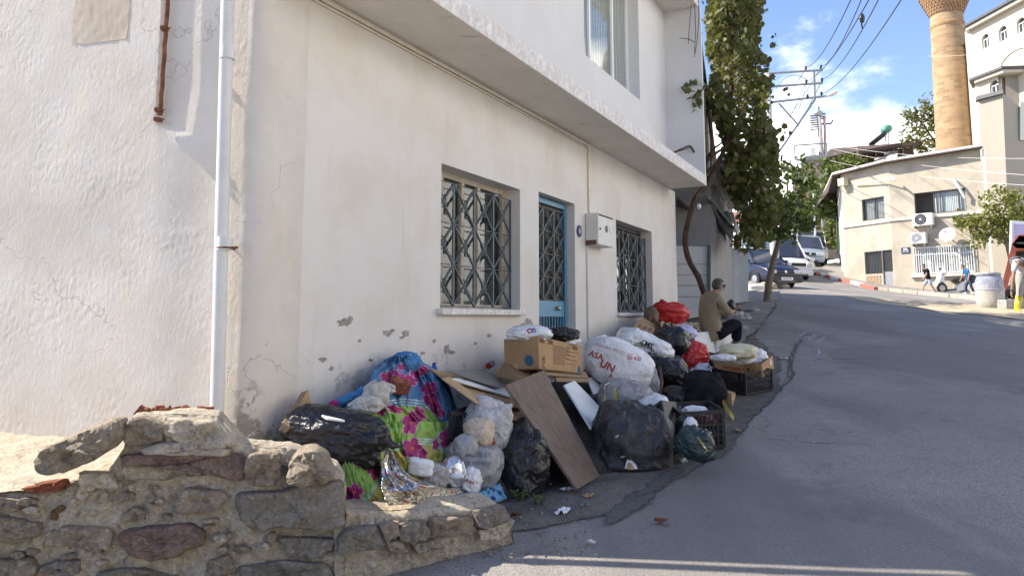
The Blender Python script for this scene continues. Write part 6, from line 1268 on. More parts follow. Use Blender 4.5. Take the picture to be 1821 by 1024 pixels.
m = MB(); m.tube([pt(1262, 528, 12.36), pt(1257, 536, 12.33), pt(1253, 541, 12.34)], .012, 4)
bag('black_bag', 'small black bag standing on the lap of the seated man', 'bag', 1300, 545, 14, 22, 1.12, M['bag_black'], depth=.08, sub=4, crump=.06)

# ================================================================== neighbour's porch, walls, vine
def pq(*a): return [pt(*q) for q in a]
def slabq(name, label, cat, C, vec, mat, parent=None, bevel=0.0, group=None):
    """panel through 4 surveyed corners (px, py, Y) given a thickness vector"""
    P = pq(*C); m = MB(); m.prism(P, vec); o = m.build(name, mat, parent, loc=None if parent else min(P, key=lambda p: p.z), bevel=bevel)
    if not parent: tag(o, label, cat, group)
    return o
M['grey_wall'] = mat_plaster_smooth('grey_cement_render', (0.27, 0.265, 0.26), (0.22, 0.215, 0.205), False, 1.0); M['blue_wall'] = mat_plaster_smooth('grey_blue_paint', (0.27, 0.30, 0.33), (0.40, 0.41, 0.42), False, .8)
M['panel_white'] = mat_plaster_smooth('shed_panel_paint', (0.50, 0.50, 0.49), (0.43, 0.43, 0.42), False, .8); M['corrugated'] = mat_simple('corrugated_sheet', (0.20, 0.18, 0.155), .7, .3, 5, .2); M['navy_tarp'] = mat_bag('navy_tarpaulin', (0.012, 0.018, 0.035), rough=.7, cscale=4); M['bark'] = mat_stone('vine_bark', (0.055, 0.032, 0.022), (0.11, 0.068, 0.048), .9); M['bark_pale'] = mat_stone('tree_bark', (0.15, 0.115, 0.08), (0.25, 0.20, 0.15), .6)
nb = thing('neighbour_house', 'grey rendered neighbouring house with porch and balcony slab behind the white house', 'house', pt(1265, 540, 15.6))
slabq('wall', '', '', [(1263, 550, 15.6), (1263, 330, 15.6), (1303, 330, 21), (1303, 540, 21)], Vector((-3, .8, 0)), M['grey_wall'], nb)
slabq('wall', '', '', [(1303.5, 540, 21.0), (1303.5, 444, 21.0), (1331, 448, 21.3), (1331, 535, 21.3)], Vector((0, 1.2, 0)), M['blue_wall'], nb)
slabq('balcony_slab', '', '', [(1255, 372, 17.0), (1277, 287, 15.2), (1305, 372, 20.0), (1262, 372, 20.0)], Vector((0, 0, .14)), M['soffit'], nb)
slabq('balcony_edge', '', '', [(1277, 287, 15.18), (1279, 281, 15.18), (1306.5, 366, 20.0), (1305, 373, 20.0)], Vector((.1, -.02, 0)), M['upper'], nb)
m = MB(); A_, B_ = fp(14.1, .55, 5.2), fp(25, -1.6, 5.0); m.hexa([v + w_ + UP * z for z in (0, 1.75) for w_ in (Vector((-3.2, 1.4, 0)), Vector((0, 0, 0))) for v in (A_, B_)]); m.build('upper_wall', M['grey_wall'], nb); m = MB(); A_, B_ = fp(14.0, .62, 6.92), fp(25.2, -1.5, 6.7); m.hexa([v + w_ + UP * z for z in (0, .14) for w_ in (Vector((-3.4, 1.5, 0)), Vector((0, 0, 0))) for v in (A_, B_)]); m.build('roof', M['corrugated'], nb)
slabq('shed_panel', '', '', [(1201, 570, 15.1), (1201, 437, 15.1), (1261, 439, 15.2), (1261, 560, 15.2)], Vector((0, .06, 0)), M['panel_white'], nb)
for y in (470, 489, 508, 528): slabq('seam', '', '', [(1203, y, 15.09), (1203, y - 1.2, 15.09), (1260, y - 1.4, 15.185), (1260, y, 15.185)], Vector((0, .012, 0)), M['grey_wall'], nb)
slabq('post', '', '', [(1260, 560, 15.1), (1260, 436, 15.1), (1264, 436, 15.1), (1264, 560, 15.1)], Vector((0, .08, 0)), mat_simple('green_post', (.04, .09, .08), .6), nb)
slabq('dark_recess', '', '', [(1195, 445, 16.5), (1195, 330, 16.5), (1264, 330, 16.5), (1264, 445, 16.5)], Vector((0, .1, 0)), M['room'], nb)  # flat panel coloured dark to give the porch opening its shade
for x0, x1, mt in ((1214, 1218, 'grey_wall'), (1226, 1231, 'panel_white'), (1236, 1240, 'panel_white'), (1246, 1258, 'grey_wall')): slabq('shutter_frame', '', '', [(x0, 440, 16.0), (x0 - 3, 372, 16.0), (x1 - 2, 372, 16.0), (x1, 440, 16.0)], Vector((0, .08, 0)), M[mt], nb)
m = MB(); p0, p1, p2 = pt(1203, 346, 14.6), pt(1248, 392, 16.4), pt(1203, 375, 16.4)
m.grid(lambda u, v: p0 + (p1 - p0) * u + (p2 - p0) * v + UP * (.025 * math.sin(v * 70)), 10, 90); m.build('porch_roof', M['corrugated'], nb, smooth=True)
aw = thing('awning', 'folded navy awning with metal arms under the neighbouring balcony', 'awning', pt(1290, 420, 17.5))
for a in [((1238, 342, 14.8), (1282, 400, 17.6)), ((1252, 345, 15.0), (1303, 430, 19)), ((1262, 352, 15.2), (1310, 412, 19.4)), ((1282, 400, 17.6), (1308, 412, 19.3))]: m = MB(); m.tube([pt(*a[0]), pt(*a[1])], .035, 6); m.build('arm', M['steel'] if a[0][0] != 1252 else M['wood_grey'], aw)
m = MB(); pA, pB, pC, pD = pt(1270, 372, 16.4), pt(1302, 378, 18.6), pt(1306, 428, 19.2), pt(1290, 412, 17.4)
m.grid(lambda u, v: (pA * (1 - u) + pB * u) * (1 - v) + (pD * (1 - u) + pC * u) * v + UP * (.05 * noise.noise(Vector((u * 5, v * 4, 2)))) - UP * .22 * math.sin(math.pi * v) * .6, 24, 16); m.build('fabric', M['navy_tarp'], aw, smooth=True)
slabq('awning_valance', '', '', [(1300, 378, 18.6), (1304, 378, 18.6), (1320, 432, 20), (1314, 436, 20)], Vector((0, .03, 0)), M['pvc'], aw)
lb = thing('light_bulb', 'bare light bulb hanging beside the vine trunk', 'light bulb', pt(1243, 368, 14.6)); m = MB(); m.sphere(pt(1243, 367, 14.6), (.045, .045, .06)); m.build('bulb', M['whitep'], lb, smooth=True); m = MB(); m.tube([pt(1243, 360, 14.6), pt(1244, 345, 14.6)], .012, 5); m.build('cord', M['black'], lb)
bag('plastic_bag', 'white plastic bag hanging on the green post of the shed', 'bag', 1268, 462, 12, 40, -1.0, M['bag_white'], depth=.08, sub=4)
# ------------------------------------------------------------------ leaves
def leaf_mat(name, a, b, c):
    k = NT(name); at = k.n('ShaderNodeAttribute'); at.attribute_name = 'tone'; col = k.ramp(at.outputs['Fac'], [(0.0, a), (0.5, b), (1.0, c)])
    k.done(col, .55, spec=.35); tl = k.n('ShaderNodeBsdfTranslucent'); k.l(k.mix(.5, col, (.30, .36, .04), 'MIX'), tl.inputs[0]); mx = k.n('ShaderNodeMixShader'); mx.inputs[0].default_value = .22; k.l(k.b.outputs[0], mx.inputs[1]); k.l(tl.outputs[0], mx.inputs[2]); k.l(mx.outputs[0], k.out.inputs[0]); return k.m
LOBED = [(0, -.5), (.30, -.42), (.52, -.12), (.34, .02), (.42, .30), (.16, .26), (0, .58), (-.16, .26), (-.42, .30), (-.34, .02), (-.52, -.12), (-.30, -.42)]
OVAL = [(0, -.5), (.20, -.25), (.26, .05), (.14, .36), (0, .56), (-.14, .36), (-.26, .05), (-.20, -.25)]
def leaves(name, pts, size, mat, parent, shape=OVAL, droop=.5, seed=1, var=.35, tonef=None):
    """real leaf blades, one folded polygon fan each, at the given points"""
    r_ = np.random.default_rng(seed); n = len(pts); S = np.array([(x, y, 0) for x, y in shape]); k = len(S); P = np.array(pts, float)
    th = r_.uniform(0, 2 * np.pi, n); tp = r_.normal(droop, .45, n); up = np.stack([np.cos(th) * np.cos(tp), np.sin(th) * np.cos(tp), -np.sin(tp)], 1)
    rd = r_.normal(size=(n, 3)); sd = np.cross(up, rd); sd /= np.linalg.norm(sd, axis=1)[:, None] + 1e-9; nn = np.cross(sd, up)
    sz = size * (1 + r_.uniform(-var, var, n)); V = np.zeros((n, k + 1, 3)); fold = r_.uniform(.1, .35, n)
    for j in range(k): V[:, j] = P + (sd * S[j, 0] + up * S[j, 1]) * sz[:, None] + nn * (np.abs(S[j, 0]) * fold * sz)[:, None] - np.array([0, 0, 1]) * (S[j, 1] ** 2 * .25 * sz)[:, None]
    V[:, k] = P; V = V.reshape(-1, 3); base = np.arange(n)[:, None] * (k + 1)
    F = np.concatenate([np.stack([base[:, 0] + j, base[:, 0] + (j + 1) % k, base[:, 0] + k], 1)[:, None] for j in range(k)], 1).reshape(-1, 3)
    off = np.array(ORIG.get(parent.name, Vector())) if parent else np.zeros(3); me = bpy.data.meshes.new(name); me.vertices.add(len(V)); me.vertices.foreach_set('co', (V - off).ravel()); me.loops.add(F.size); me.loops.foreach_set('vertex_index', F.ravel().astype(np.int32)); me.polygons.add(len(F)); me.polygons.foreach_set('loop_start', np.arange(0, F.size, 3, dtype=np.int32)); me.polygons.foreach_set('loop_total', np.full(len(F), 3, dtype=np.int32)); me.update(calc_edges=True)
    tone = np.clip(r_.normal(.42, .22, n), 0, 1) if tonef is None else tonef(P, r_); at = me.attributes.new('tone', 'FLOAT', 'POINT'); at.data.foreach_set('value', np.repeat(tone, k + 1).astype(np.float32))
    me.materials.append(mat); o = bpy.data.objects.new(name, me); COL.objects.link(o)
    if parent: o.parent = parent
    return o
def inpoly(x, y, P):
    c = False; j = len(P) - 1
    for i in range(len(P)):
        if (P[i][1] > y) != (P[j][1] > y) and x < (P[j][0] - P[i][0]) * (y - P[i][1]) / (P[j][1] - P[i][1]) + P[i][0]: c = not c
        j = i
    return c
M['vine_leaf'] = leaf_mat('vine_leaf', (0.085, 0.058, 0.024), (0.070, 0.083, 0.026), (0.17, 0.165, 0.05)); M['tree_leaf'] = leaf_mat('street_tree_leaf', (0.022, 0.042, 0.012), (0.05, 0.085, 0.022), (0.13, 0.165, 0.04)); M['yellow_leaf'] = leaf_mat('yellowing_leaf', (0.085, 0.105, 0.022), (0.17, 0.18, 0.035), (0.30, 0.27, 0.05)); M['plane_leaf'] = leaf_mat('olive_leaf', (0.06, 0.07, 0.02), (0.13, 0.135, 0.045), (0.23, 0.21, 0.08)); M['far_leaf'] = leaf_mat('far_tree_leaf', (0.05, 0.08, 0.02), (0.11, 0.15, 0.035), (0.2, 0.23, 0.06))
vine = thing('grape_vine', 'tall old grape vine climbing the house corner and hanging over the porch', 'vine', pt(1252, 545, 14.6))
tr = [(1253, 548, 14.7), (1251, 520, 14.6), (1241, 492, 14.4), (1226, 465, 14.3), (1218, 440, 14.2), (1219, 415, 14.2), (1226, 388, 14.2), (1232, 362, 14.2), (1240, 345, 14.3), (1256, 330, 14.5), (1272, 300, 14.9), (1290, 262, 15.2), (1300, 200, 15.4), (1300, 120, 15.5), (1305, 0, 15.6), (1308, -80, 15.6)]
TP = [pt(*a) for a in tr]; m = MB(); TPs = lerp_poly(TP, 60); m.tube([p + Vector((.02 * noise.noise(p * 3), .02 * noise.noise(p * 3 + Vector((5, 0, 0))), 0)) for p in TPs], [.058 - .025 * i / 60 + .01 * noise.noise(Vector((i * .7, 0, 0))) for i in range(61)], 9); m.build('trunk', M['bark'], vine, smooth=True)
for a in [[(1248, 300, 14.4), (1258, 280, 14.8), (1272, 262, 15.1), (1290, 250, 15.3)], [(1255, 285, 14.5), (1275, 272, 14.9), (1300, 255, 15.3)], [(1252, 315, 14.5), (1270, 292, 14.9), (1292, 285, 15.3)], [(1285, 270, 15.2), (1310, 230, 16), (1330, 180, 16.5)], [(1300, 200, 15.4), (1325, 150, 16), (1345, 100, 16.4)], [(1262, 200, 14.4), (1266, 250, 14.6), (1264, 300, 14.6)], [(1290, 290, 15.2), (1315, 330, 16.4), (1330, 390, 17.4)], [(1196, 272, 13.0), (1215, 265, 13.3), (1240, 252, 14), (1262, 232, 14.6)], [(1228, 262, 13.4), (1244, 286, 13.8), (1254, 300, 14.2)]]:
    P_ = lerp_poly([pt(*q) for q in a], 14); m = MB(); r0 = .045 if a[0][0] > 1240 and a[0][1] > 180 else .02; m.tube([p + Vector((0, 0, .03 * noise.noise(p * 4))) for p in P_], [r0 * (1 - .6 * i / 14) for i in range(15)], 6); m.build('branch', M['bark'], vine, smooth=True)
VR = [(1262, -30), (1340, -30), (1362, -10), (1352, 45), (1346, 85), (1368, 104), (1371, 150), (1362, 180), (1374, 228), (1384, 262), (1384, 300), (1392, 332), (1386, 375), (1372, 410), (1345, 442), (1322, 425), (1308, 372), (1288, 330), (1278, 288), (1290, 262), (1270, 215), (1258, 185), (1260, 150), (1270, 130), (1258, 110), (1255, 40)]
r_ = np.random.default_rng(3); pts = []
cl = [(r_.uniform(1255, 1392), r_.uniform(-70, 445), r_.uniform(14.8, 18.6), r_.uniform(9, 26)) for _ in range(520)]; cl = [c for c in cl if inpoly(c[0], c[1], VR)]
for cx_, cy_, Y_, sp in cl:
    for _ in range(int(24 * sp / 12)):
        x, y = cx_ + r_.normal(0, sp * .45), cy_ + r_.normal(0, sp * .6)
        if inpoly(x, y, VR) or r_.random() < .10: pts.append(tuple(pt(x, y, Y_ + r_.normal(0, .28))))
for cx_, cy_, n in ((1240, 170, 26), (1237, 185, 16), (1246, 150, 12), (1213, 160, 2), (1232, 150, 5)):
    for _ in range(n): pts.append(tuple(pt(cx_ + r_.normal(0, 6), cy_ + r_.normal(0, 9), 13.6 + r_.normal(0, .1))))
for cx_, cy_, n in ((1377, 70, 3), (1380, 232, 8), (1392, 235, 4), (1398, 236, 2), (1385, 262, 4), (1312, 432, 16), (1320, 440, 10), (1404, 160, 2)):
    for _ in range(n): pts.append(tuple(pt(cx_ + r_.normal(0, 6), cy_ + r_.normal(0, 6), 16.8 + r_.normal(0, .2))))
leaves('foliage', pts, .125, M['vine_leaf'], vine, LOBED, .6, 5)
print('VINE', len(pts))
for a in [[(1233, -10, 13.4), (1236, 20, 13.4), (1237, 60, 13.4), (1235, 95, 13.4)], [(1241, -10, 13.4), (1243, 30, 13.4), (1240, 70, 13.4), (1235, 102, 13.4)], [(1230, 0, 13.4), (1226, 45, 13.4), (1224, 78, 13.4)], [(1208, 68, 13.3), (1225, 70, 13.35), (1236, 76, 13.4)], [(1213, 160, 13.3), (1228, 160, 13.4), (1240, 165, 13.6)], [(1245, 255, 13.9), (1228, 263, 13.5), (1206, 270, 13.2), (1192, 270, 13.0)]]:
    m = MB(); m.tube(lerp_poly([pt(*q) for q in a], 10), .007, 4); m.build('tendril', M['bark'], vine)

def tree(name, label, base, trunk, limbs, clusters, leafmat, lsize, r0, bark='bark_pale', shape=OVAL, seed=1, droop=.4, cat='tree', group=None, per=14):
    """tapered trunk and limbs, then leaf clumps spread through the crown's volume; clusters = (px, py, Y, spread px)"""
    t = thing(name, label, cat, base, group); m = MB(); n = len(trunk); P_ = lerp_poly(trunk, 20); m.tube([p + Vector((.03 * noise.noise(p * 2), .03 * noise.noise(p * 2 + Vector((9, 0, 0))), 0)) for p in P_], [r0 * (1.15 - .65 * i / 20) for i in range(21)], 9); m.build('trunk', M[bark], t, smooth=True)
    for L_ in limbs: m = MB(); q = lerp_poly(L_, 10); m.tube(q, [r0 * .5 * (1 - .8 * i / 10) for i in range(11)], 6); m.build('limb', M[bark], t, smooth=True)
    rr = np.random.default_rng(seed); pts = []
    for cx_, cy_, Y_, sp in clusters:
        for _ in range(per): pts.append(tuple(pt(cx_ + rr.normal(0, sp), cy_ + rr.normal(0, sp * .8), Y_ + rr.normal(0, sp * .9 * Y_ / FPX))))
    leaves('crown', pts, lsize, leafmat, t, shape, droop, seed); return t
b = ground(1363, 539); B_ = b.y; rr = np.random.default_rng(11); cl = []
TRr = [(1325, 372), (1352, 345), (1385, 345), (1390, 300), (1398, 285), (1412, 300), (1418, 340), (1428, 280), (1440, 285), (1448, 330), (1452, 370), (1442, 410), (1420, 424), (1380, 432), (1345, 436), (1322, 415)]
while len(cl) < 190:
    x, y = rr.uniform(1320, 1455), rr.uniform(278, 440)
    if inpoly(x, y, TRr): cl.append((x, y, B_ + rr.normal(0, .7), rr.uniform(3, 8)))
tree('street_tree', 'slender street tree with leaning trunk in front of the grey pole', b - UP * .1, [b - UP * .1, pt(1367, 505, B_), pt(1376, 460, B_), pt(1386, 425, B_), pt(1394, 390, B_)], [[pt(1386, 425, B_), pt(1372, 390, B_ + .3), pt(1350, 370, B_ + .3)], [pt(1394, 390, B_), pt(1400, 340, B_), pt(1402, 290, B_ + .1)], [pt(1392, 400, B_), pt(1420, 360, B_ - .2), pt(1434, 290, B_ - .2)], [pt(1388, 418, B_), pt(1415, 395, B_), pt(1440, 380, B_)]], cl, M['tree_leaf'], .16, .105, seed=12, per=13)
# ================================================================== poles and wires
pb_ = ground(1380, 510); PY = pb_.y
pole = thing('lamp_post', 'tall pale steel utility pole with crossarms and street lamp behind the street tree', 'utility pole', pb_)
M['pole'] = mat_simple('pale_painted_steel', (0.42, 0.44, 0.46), .55, .12, 3, .1)
top = pt(1364.5, 130, PY); m = MB(); m.tube([pb_ - UP * .3, pb_.lerp(top, .02), pb_.lerp(top, .5), top], [.20, .19, .14, .10], 14); m.build('pole', M['pole'], pole, smooth=True)
armY = lambda x: PY - (x - 1366) * .004
for y0, y1, x1 in ((131, 125, 1463), (155, 148, 1463), (183, 172, 1464)):
    a, b = pt(1365, y0, PY), pt(x1, y1, PY - .3); m = MB(); m.tube([a, b], .045, 6); m.build('crossarm', M['steel'], pole)
for a, b, r_ in (((1448, 125), (1449.5, 178), .045), ((1449, 178), (1387, 268), .045), ((1387, 268), (1376, 270), .045), ((1385, 184), (1419, 222), .035)): m = MB(); m.tube([pt(*a, PY - .25), pt(*b, PY - .12)], r_, 6); m.build('brace', M['steel'], pole)
INS = [(1433, 124), (1460, 122), (1434, 148), (1462, 145), (1436, 174), (1461, 170)]
for x, y in INS:
    c = pt(x, y - 3, PY - .28); m = MB(); m.lathe([(.02, -.10), (.03, -.05), (.06, -.03), (.035, .0), (.06, .03), (.03, .06), (.001, .09)], 10, c); m.build('insulator', M['black'], pole, smooth=True)
m = MB(); m.tube([pt(1463, 172, PY - .3), pt(1472, 171, PY - .35)], .03, 6); m.build('lamp_arm', M['steel'], pole)
c = pt(1482, 166, PY - .4); d = (pt(1494, 161, PY - .45) - pt(1470, 172, PY - .36)).normalized(); s_ = d.cross(UP).normalized(); u_ = s_.cross(d); m = MB(); m.sphere(c, (.27, .12, .085), Matrix((d, s_, u_)).transposed(), 14); m.build('lamp_head', M['whitep'], pole, smooth=True)
m = MB(); m.sphere(c - u_ * .05, (.2, .09, .05), Matrix((d, s_, u_)).transposed(), 12); m.build('lamp_glass', M['pvc'], pole, smooth=True)
def wire(label, A, B, sag=.3, r=.012, name='power_cable', mat='black', group=None):
    P = [A.lerp(B, i / 24) - UP * (sag * 4 * (i / 24) * (1 - i / 24)) for i in range(25)]; m = MB(); m.tube(P, r, 4); o = m.build(name, M[mat] if mat in M else mat, loc=A); tag(o, label, 'power cable', group); return o
G_ = 'overhead power cables'
for i, (a, b) in enumerate([((1433, 121), (1540, -60)), ((1460, 119), (1556, -60)), ((1434, 145), (1578, -60)), ((1462, 142), (1592, -60)), ((1461, 168), (1640, -60))]):
    wire(['thin overhead cable from the left insulator of the top crossarm', 'thin overhead cable from the right end of the top crossarm', 'overhead cable from the middle crossarm, inner insulator', 'overhead cable from the outer end of the middle crossarm', 'overhead cable rising from the lowest crossarm beside the street lamp'][i], pt(*a, PY - .28), pt(*b, 11), .35, .011, group=G_)
for i, (a, b) in enumerate([((1433, 121), (1330, 215)), ((1460, 119), (1335, 250)), ((1434, 145), (1330, 300)), ((1462, 142), (1340, 310))]): wire(['cable running back from the top crossarm behind the vine', 'second cable running back from the end of the top crossarm', 'cable running back from the middle crossarm behind the vine', 'cable from the outer middle insulator down behind the vine'][i], pt(*a, PY - .28), pt(*b, 60), 1.0, .014, group=G_)
wire('looped jumper cable hanging between the two upper crossarms', pt(1380, 158, PY), pt(1433, 142, PY - .2), -.35, .012); wire('drooping service cable hanging from the lowest crossarm', pt(1434, 150, PY - .2), pt(1388, 240, PY + 3), .5, .012)
sn = thing('cable_snag', 'dark scrap caught on an overhead cable high in the sky', 'snag', pt(1533, 36, 17)); m = MB(); m.sphere(pt(1533, 33, 17), (.07, .06, .13), None, 8); m.tube([pt(1533, 36, 17), pt(1532, 42, 17), pt(1534, 52, 17)], .02, 5); m.build('scrap', M['black'], sn)
# transformer pole further up the street
TY = 48; tp = thing('transformer_pole', 'distant utility pole with grey transformer platform and coiled insulators', 'utility pole', pt(1466, 420, TY)); m = MB(); m.tube([pt(1468, 430, TY), pt(1462, 300, TY), pt(1456, 200, TY)], [.22, .19, .13], 10); m.build('pole', M['concrete'], tp, smooth=True)
m = MB(); m.lathe([(.001, .5), (.1, .45), (.1, .2), (.3, .05), (.32, 0), (.12, -.2)], 12, pt(1455, 202, TY)); m.build('pole_cap', M['steel'], tp, smooth=True)
for k in range(7): m = MB(); y = 206 + 4 * k; m.tube([pt(1441, y + 1, TY), pt(1453, y, TY)], .05, 5); m.build('coil', M['darkmetal'], tp)
for k in range(3): m = MB(); y = 203 + 4 * k; m.tube([pt(1459, y, TY), pt(1468, y, TY)], .05, 5); m.build('coil', M['darkmetal'], tp)
m = MB(); m.tube([pt(1466, 206, TY), pt(1468, 276, TY)], .09, 6); m.build('fuse_bar', mat_simple('faded_red_white', (.5, .32, .30), .6, .4, 3), tp); m = MB(); m.tube([pt(1460, 221, TY), pt(1478, 220, TY), pt(1481, 214, TY)], .06, 5); m.build('hook_arm', M['darkmetal'], tp)
for C in ([(1432, 286), (1432, 278), (1470, 274), (1470, 282)],): slabq('platform', '', '', [(x, y, TY - .6) for x, y in C], Vector((0, 1.4, 0)), M['concrete'], tp)
m = MB()
for a, b in (((1413, 259), (1470, 255)), ((1413, 259), (1414, 284)), ((1414, 284), (1432, 284)), ((1470, 255), (1470, 276)), ((1445, 288), (1466, 310))): m.tube([pt(*a, TY - .6), pt(*b, TY - .6)], .06, 5)
m.build('railing', M['steel'], tp); m = MB(); c = pt(1441, 282, TY); m.lathe([(.36, 0), (.36, .66), (.3, .72), (.001, .74)], 14, c); m.build('transformer', M['whitep'], tp, auto=40)
for i, (a, b, Yb) in enumerate([((1466, 283), (1835, 330), 26), ((1470, 262), (1835, 312), 26), ((1480, 258), (1840, 282), 28)]): wire(['low pale cable crossing in front of the beige building roof', 'upper pale cable crossing above the beige building roof', 'third pale cable strung towards the mosque block'][i], pt(*a, TY - 1), pt(*b, Yb), .25, .008, mat='soffit', group='pale service cables')
wire('thin cable strung across the minaret to the mosque', pt(1650, 100, 44), pt(1835, 72, 40), .3, .010, mat='soffit')

# ================================================================== beige corner building
M['beige'] = mat_plaster_smooth('beige_render', (0.44, 0.395, 0.315), (0.36, 0.32, 0.255), False, 1.4); M['white_side'] = mat_plaster_smooth('white_side_render', (0.66, 0.65, 0.62), (0.6, 0.58, 0.53), False, .4); M['roof_dark'] = mat_simple('dark_roof_sheet', (0.075, 0.05, 0.042), .8, .3, 3, .2); M['fascia'] = mat_simple('pale_roof_edge', (0.62, 0.60, 0.56), .7, .1, 4)
bb = thing('beige_building', 'two storey beige corner building with air conditioners and barred windows across the road', 'building', pt(1508, 490, 38))
L0, L1, L2 = pt(1505, 500, 38.0), pt(1591, 500, 35.4), pt(1760, 500, 32.6)
class Wall:
    def __init__(s, A, B): s.A, s.B = A, B; s.d = (B - A); s.d.z = 0; s.L = s.d.length; s.d.normalize(); s.n = Vector((s.d.y, -s.d.x, 0)); s.n = -s.n if s.n.dot(CAM - A) < 0 else s.n
    def hit(s, px, py, off=0.0): r = ray(px, py); k = ((s.A - CAM).dot(s.n) + off) / r.dot(s.n); return CAM + r * k
    def u(s, px, py=450): return (s.hit(px, py) - s.A).dot(s.d)
    def p(s, u, z, off=0.0): q = s.A + s.d * u + s.n * off; return Vector((q.x, q.y, z))
    def box(s, m, u0, u1, z0, z1, o0, o1): return m.hexa([s.p(u, z, o) for z in (z0, z1) for o in (o0, o1) for u in (u0, u1)])
    def rect(s, x0, x1, y0, y1): xm, ym = (x0 + x1) / 2, (y0 + y1) / 2; return (s.u(x0, ym), s.u(x1, ym), s.hit(xm, y1).z, s.hit(xm, y0).z)
    def holes(s, u0, u1, z0, top0, top1, H, rev):
        m = MB(); zt = min(top0, top1) - .02; us = sorted({u0, u1, *[h[i] for h in H for i in (0, 1)]}); zs = sorted({z0, zt, *[h[i] for h in H for i in (2, 3)]})
        for a, b in zip(us, us[1:]):
            for c, d in zip(zs, zs[1:]):
                if not any(h[0] <= a + 1e-6 and b <= h[1] + 1e-6 and h[2] <= c + 1e-6 and d <= h[3] + 1e-6 for h in H): m.quad(s.p(a, c), s.p(b, c), s.p(b, d), s.p(a, d))
        m.quad(s.p(u0, zt), s.p(u1, zt), s.p(u1, top1), s.p(u0, top0))
        for a, b, c, d in H:
            for q in (((a, c), (a, d)), ((b, c), (b, d)), ((a, d), (b, d)), ((a, c), (b, c))): m.quad(s.p(*q[0]), s.p(*q[1]), s.p(*q[1], -rev), s.p(*q[0], -rev))
        return m
wA, wB = Wall(L0, L1), Wall(L1, L2); zg = min(L0.z, tz(L1.x, L1.y), tz(L2.x, L2.y)) - 1.5
tA0, tA1, tB1 = wA.hit(1505, 308).z, wA.hit(1590, 287).z, wB.hit(1750, 262).z
HA = [wA.rect(1533, 1573, 352, 391), wA.rect(1538, 1569, 447, 487), wA.rect(1570, 1599, 444, 510)]; HA[2] = (HA[2][0], min(HA[2][1], wA.L - .05), HA[2][2], HA[2][3])
HB = [wB.rect(1626, 1718, 339, 379), wB.rect(1627, 1733, 438, 485)]
wA.holes(0, wA.L, zg, tA0, tA1, HA, .16).build('front_wall', M['beige'], bb, recalc=False); wB.holes(0, wB.L, zg, tA1, tB1, HB, .16).build('front_wall', M['beige'], bb, recalc=False)
sideB = pt(1494, 500, 47); wS = Wall(L0, sideB); m = MB(); m.quad(L0 + UP * (zg - L0.z), sideB + UP * (zg - sideB.z), sideB + UP * (pt(1494, 330, 47).z - sideB.z), Vector((L0.x, L0.y, tA0))); m.build('side_wall', M['white_side'], bb)
rz = [Vector((L0.x, L0.y, tA0)), Vector((L1.x, L1.y, tA1)), Vector((L2.x, L2.y, tB1))]; ov = .35
RP = [rz[0] + (wA.n * ov) - wA.d * .25, rz[1] + (wA.n + wB.n) * ov * .6, rz[2] + wB.n * ov + wB.d * .2, rz[2] + Vector((4, 9, .4)), Vector((sideB.x, sideB.y + 2, tA0 + .3)) - wA.d * .3]
m = MB(); m.prism(RP, UP * .10); m.build('roof', M['fascia'], bb); m = MB(); m.prism([p - UP * .06 for p in RP], UP * .05); m.build('roof_underside', M['roof_dark'], bb)
m = MB(); e0, e1 = RP[0] - UP * .1, RP[4] - UP * .2; m.prism([e0, e1, e1 - UP * .5 - wA.d * .9, e0 - UP * .7 - wA.d * .3], Vector((0, 0, -.06))); m.build('side_eave', M['roof_dark'], bb)
m = MB(); zb = wA.hit(1505, 405).z; wA.box(m, -.03, wA.L, zb, zb + .10, 0.002, .07); wB.box(m, 0, wB.L, wB.hit(1600, 392).z, wB.hit(1600, 392).z + .10, 0.002, .07); m.build('string_course', M['soffit'], bb)
def bwin(W, H, mull, mat_f, curtain, dark=None):
    a, b, c, d = H; m = MB(); t = .05
    for q in ((a, b, c, c + t), (a, b, d - t, d), (a, a + t, c + t, d - t), (b - t, b, c + t, d - t)): W.box(m, *q, -.14, -.08)
    for x in mull: W.box(m, a + (b - a) * x - t / 2, a + (b - a) * x + t / 2, c + t, d - t, -.139, -.081)
    fr = m.build('window', mat_f, bb); m = MB(); x0 = a + (b - a) * (dark or 0); m.quad(W.p(x0, c, -.11), W.p(b, c, -.11), W.p(b, d, -.11), W.p(x0, d, -.11)); m.build('pane', M['pane'], fr, recalc=False)
    m = MB(); m.quad(W.p(x0, c, -.2), W.p(b, c, -.2), W.p(b, d, -.2), W.p(x0, d, -.2)); m.build('curtain', curtain, fr, recalc=False); m = MB(); m.quad(W.p(a - .2, c - .2, -.6), W.p(b + .2, c - .2, -.6), W.p(b + .2, d + .2, -.6), W.p(a - .2, d + .2, -.6)); m.build('dark_recess', M['room'], fr, recalc=False); return fr  # the rearmost quad is coloured dark for the shade indoors
M['cur_pale'] = mat_curtain('pale_curtain', (.42, .46, .46), (.58, .62, .62)); M['cur_dim'] = mat_curtain('dim_curtain', (.16, .17, .17), (.26, .27, .27))
bwin(wA, HA[0], (.52,), M['darkmetal'], M['cur_dim']); bwin(wB, HB[0], (.38, .50, .86), M['darkmetal'], M['cur_pale'], .37); w5 = bwin(wB, HB[1], (.25, .5, .75), M['pvc'], M['cur_pale'])
a, b, c, d = HB[1]
for i in range(26): m = MB(); u = a + (b - a) * i / 25; wB.box(m, u - .012, u + .012, c - .02, d + .02, .10, .125); m.build('bar', M['whitep'], w5)
for z in (c, c + (d - c) * .72, d): m = MB(); wB.box(m, a, b, z - .015, z + .015, .126, .14); m.build('rail', M['whitep'], w5)
m = MB(); wB.box(m, a - .2, b + .2, c - .16, c - .06, .002, .14); m.build('window_sill', M['soffit'], bb)
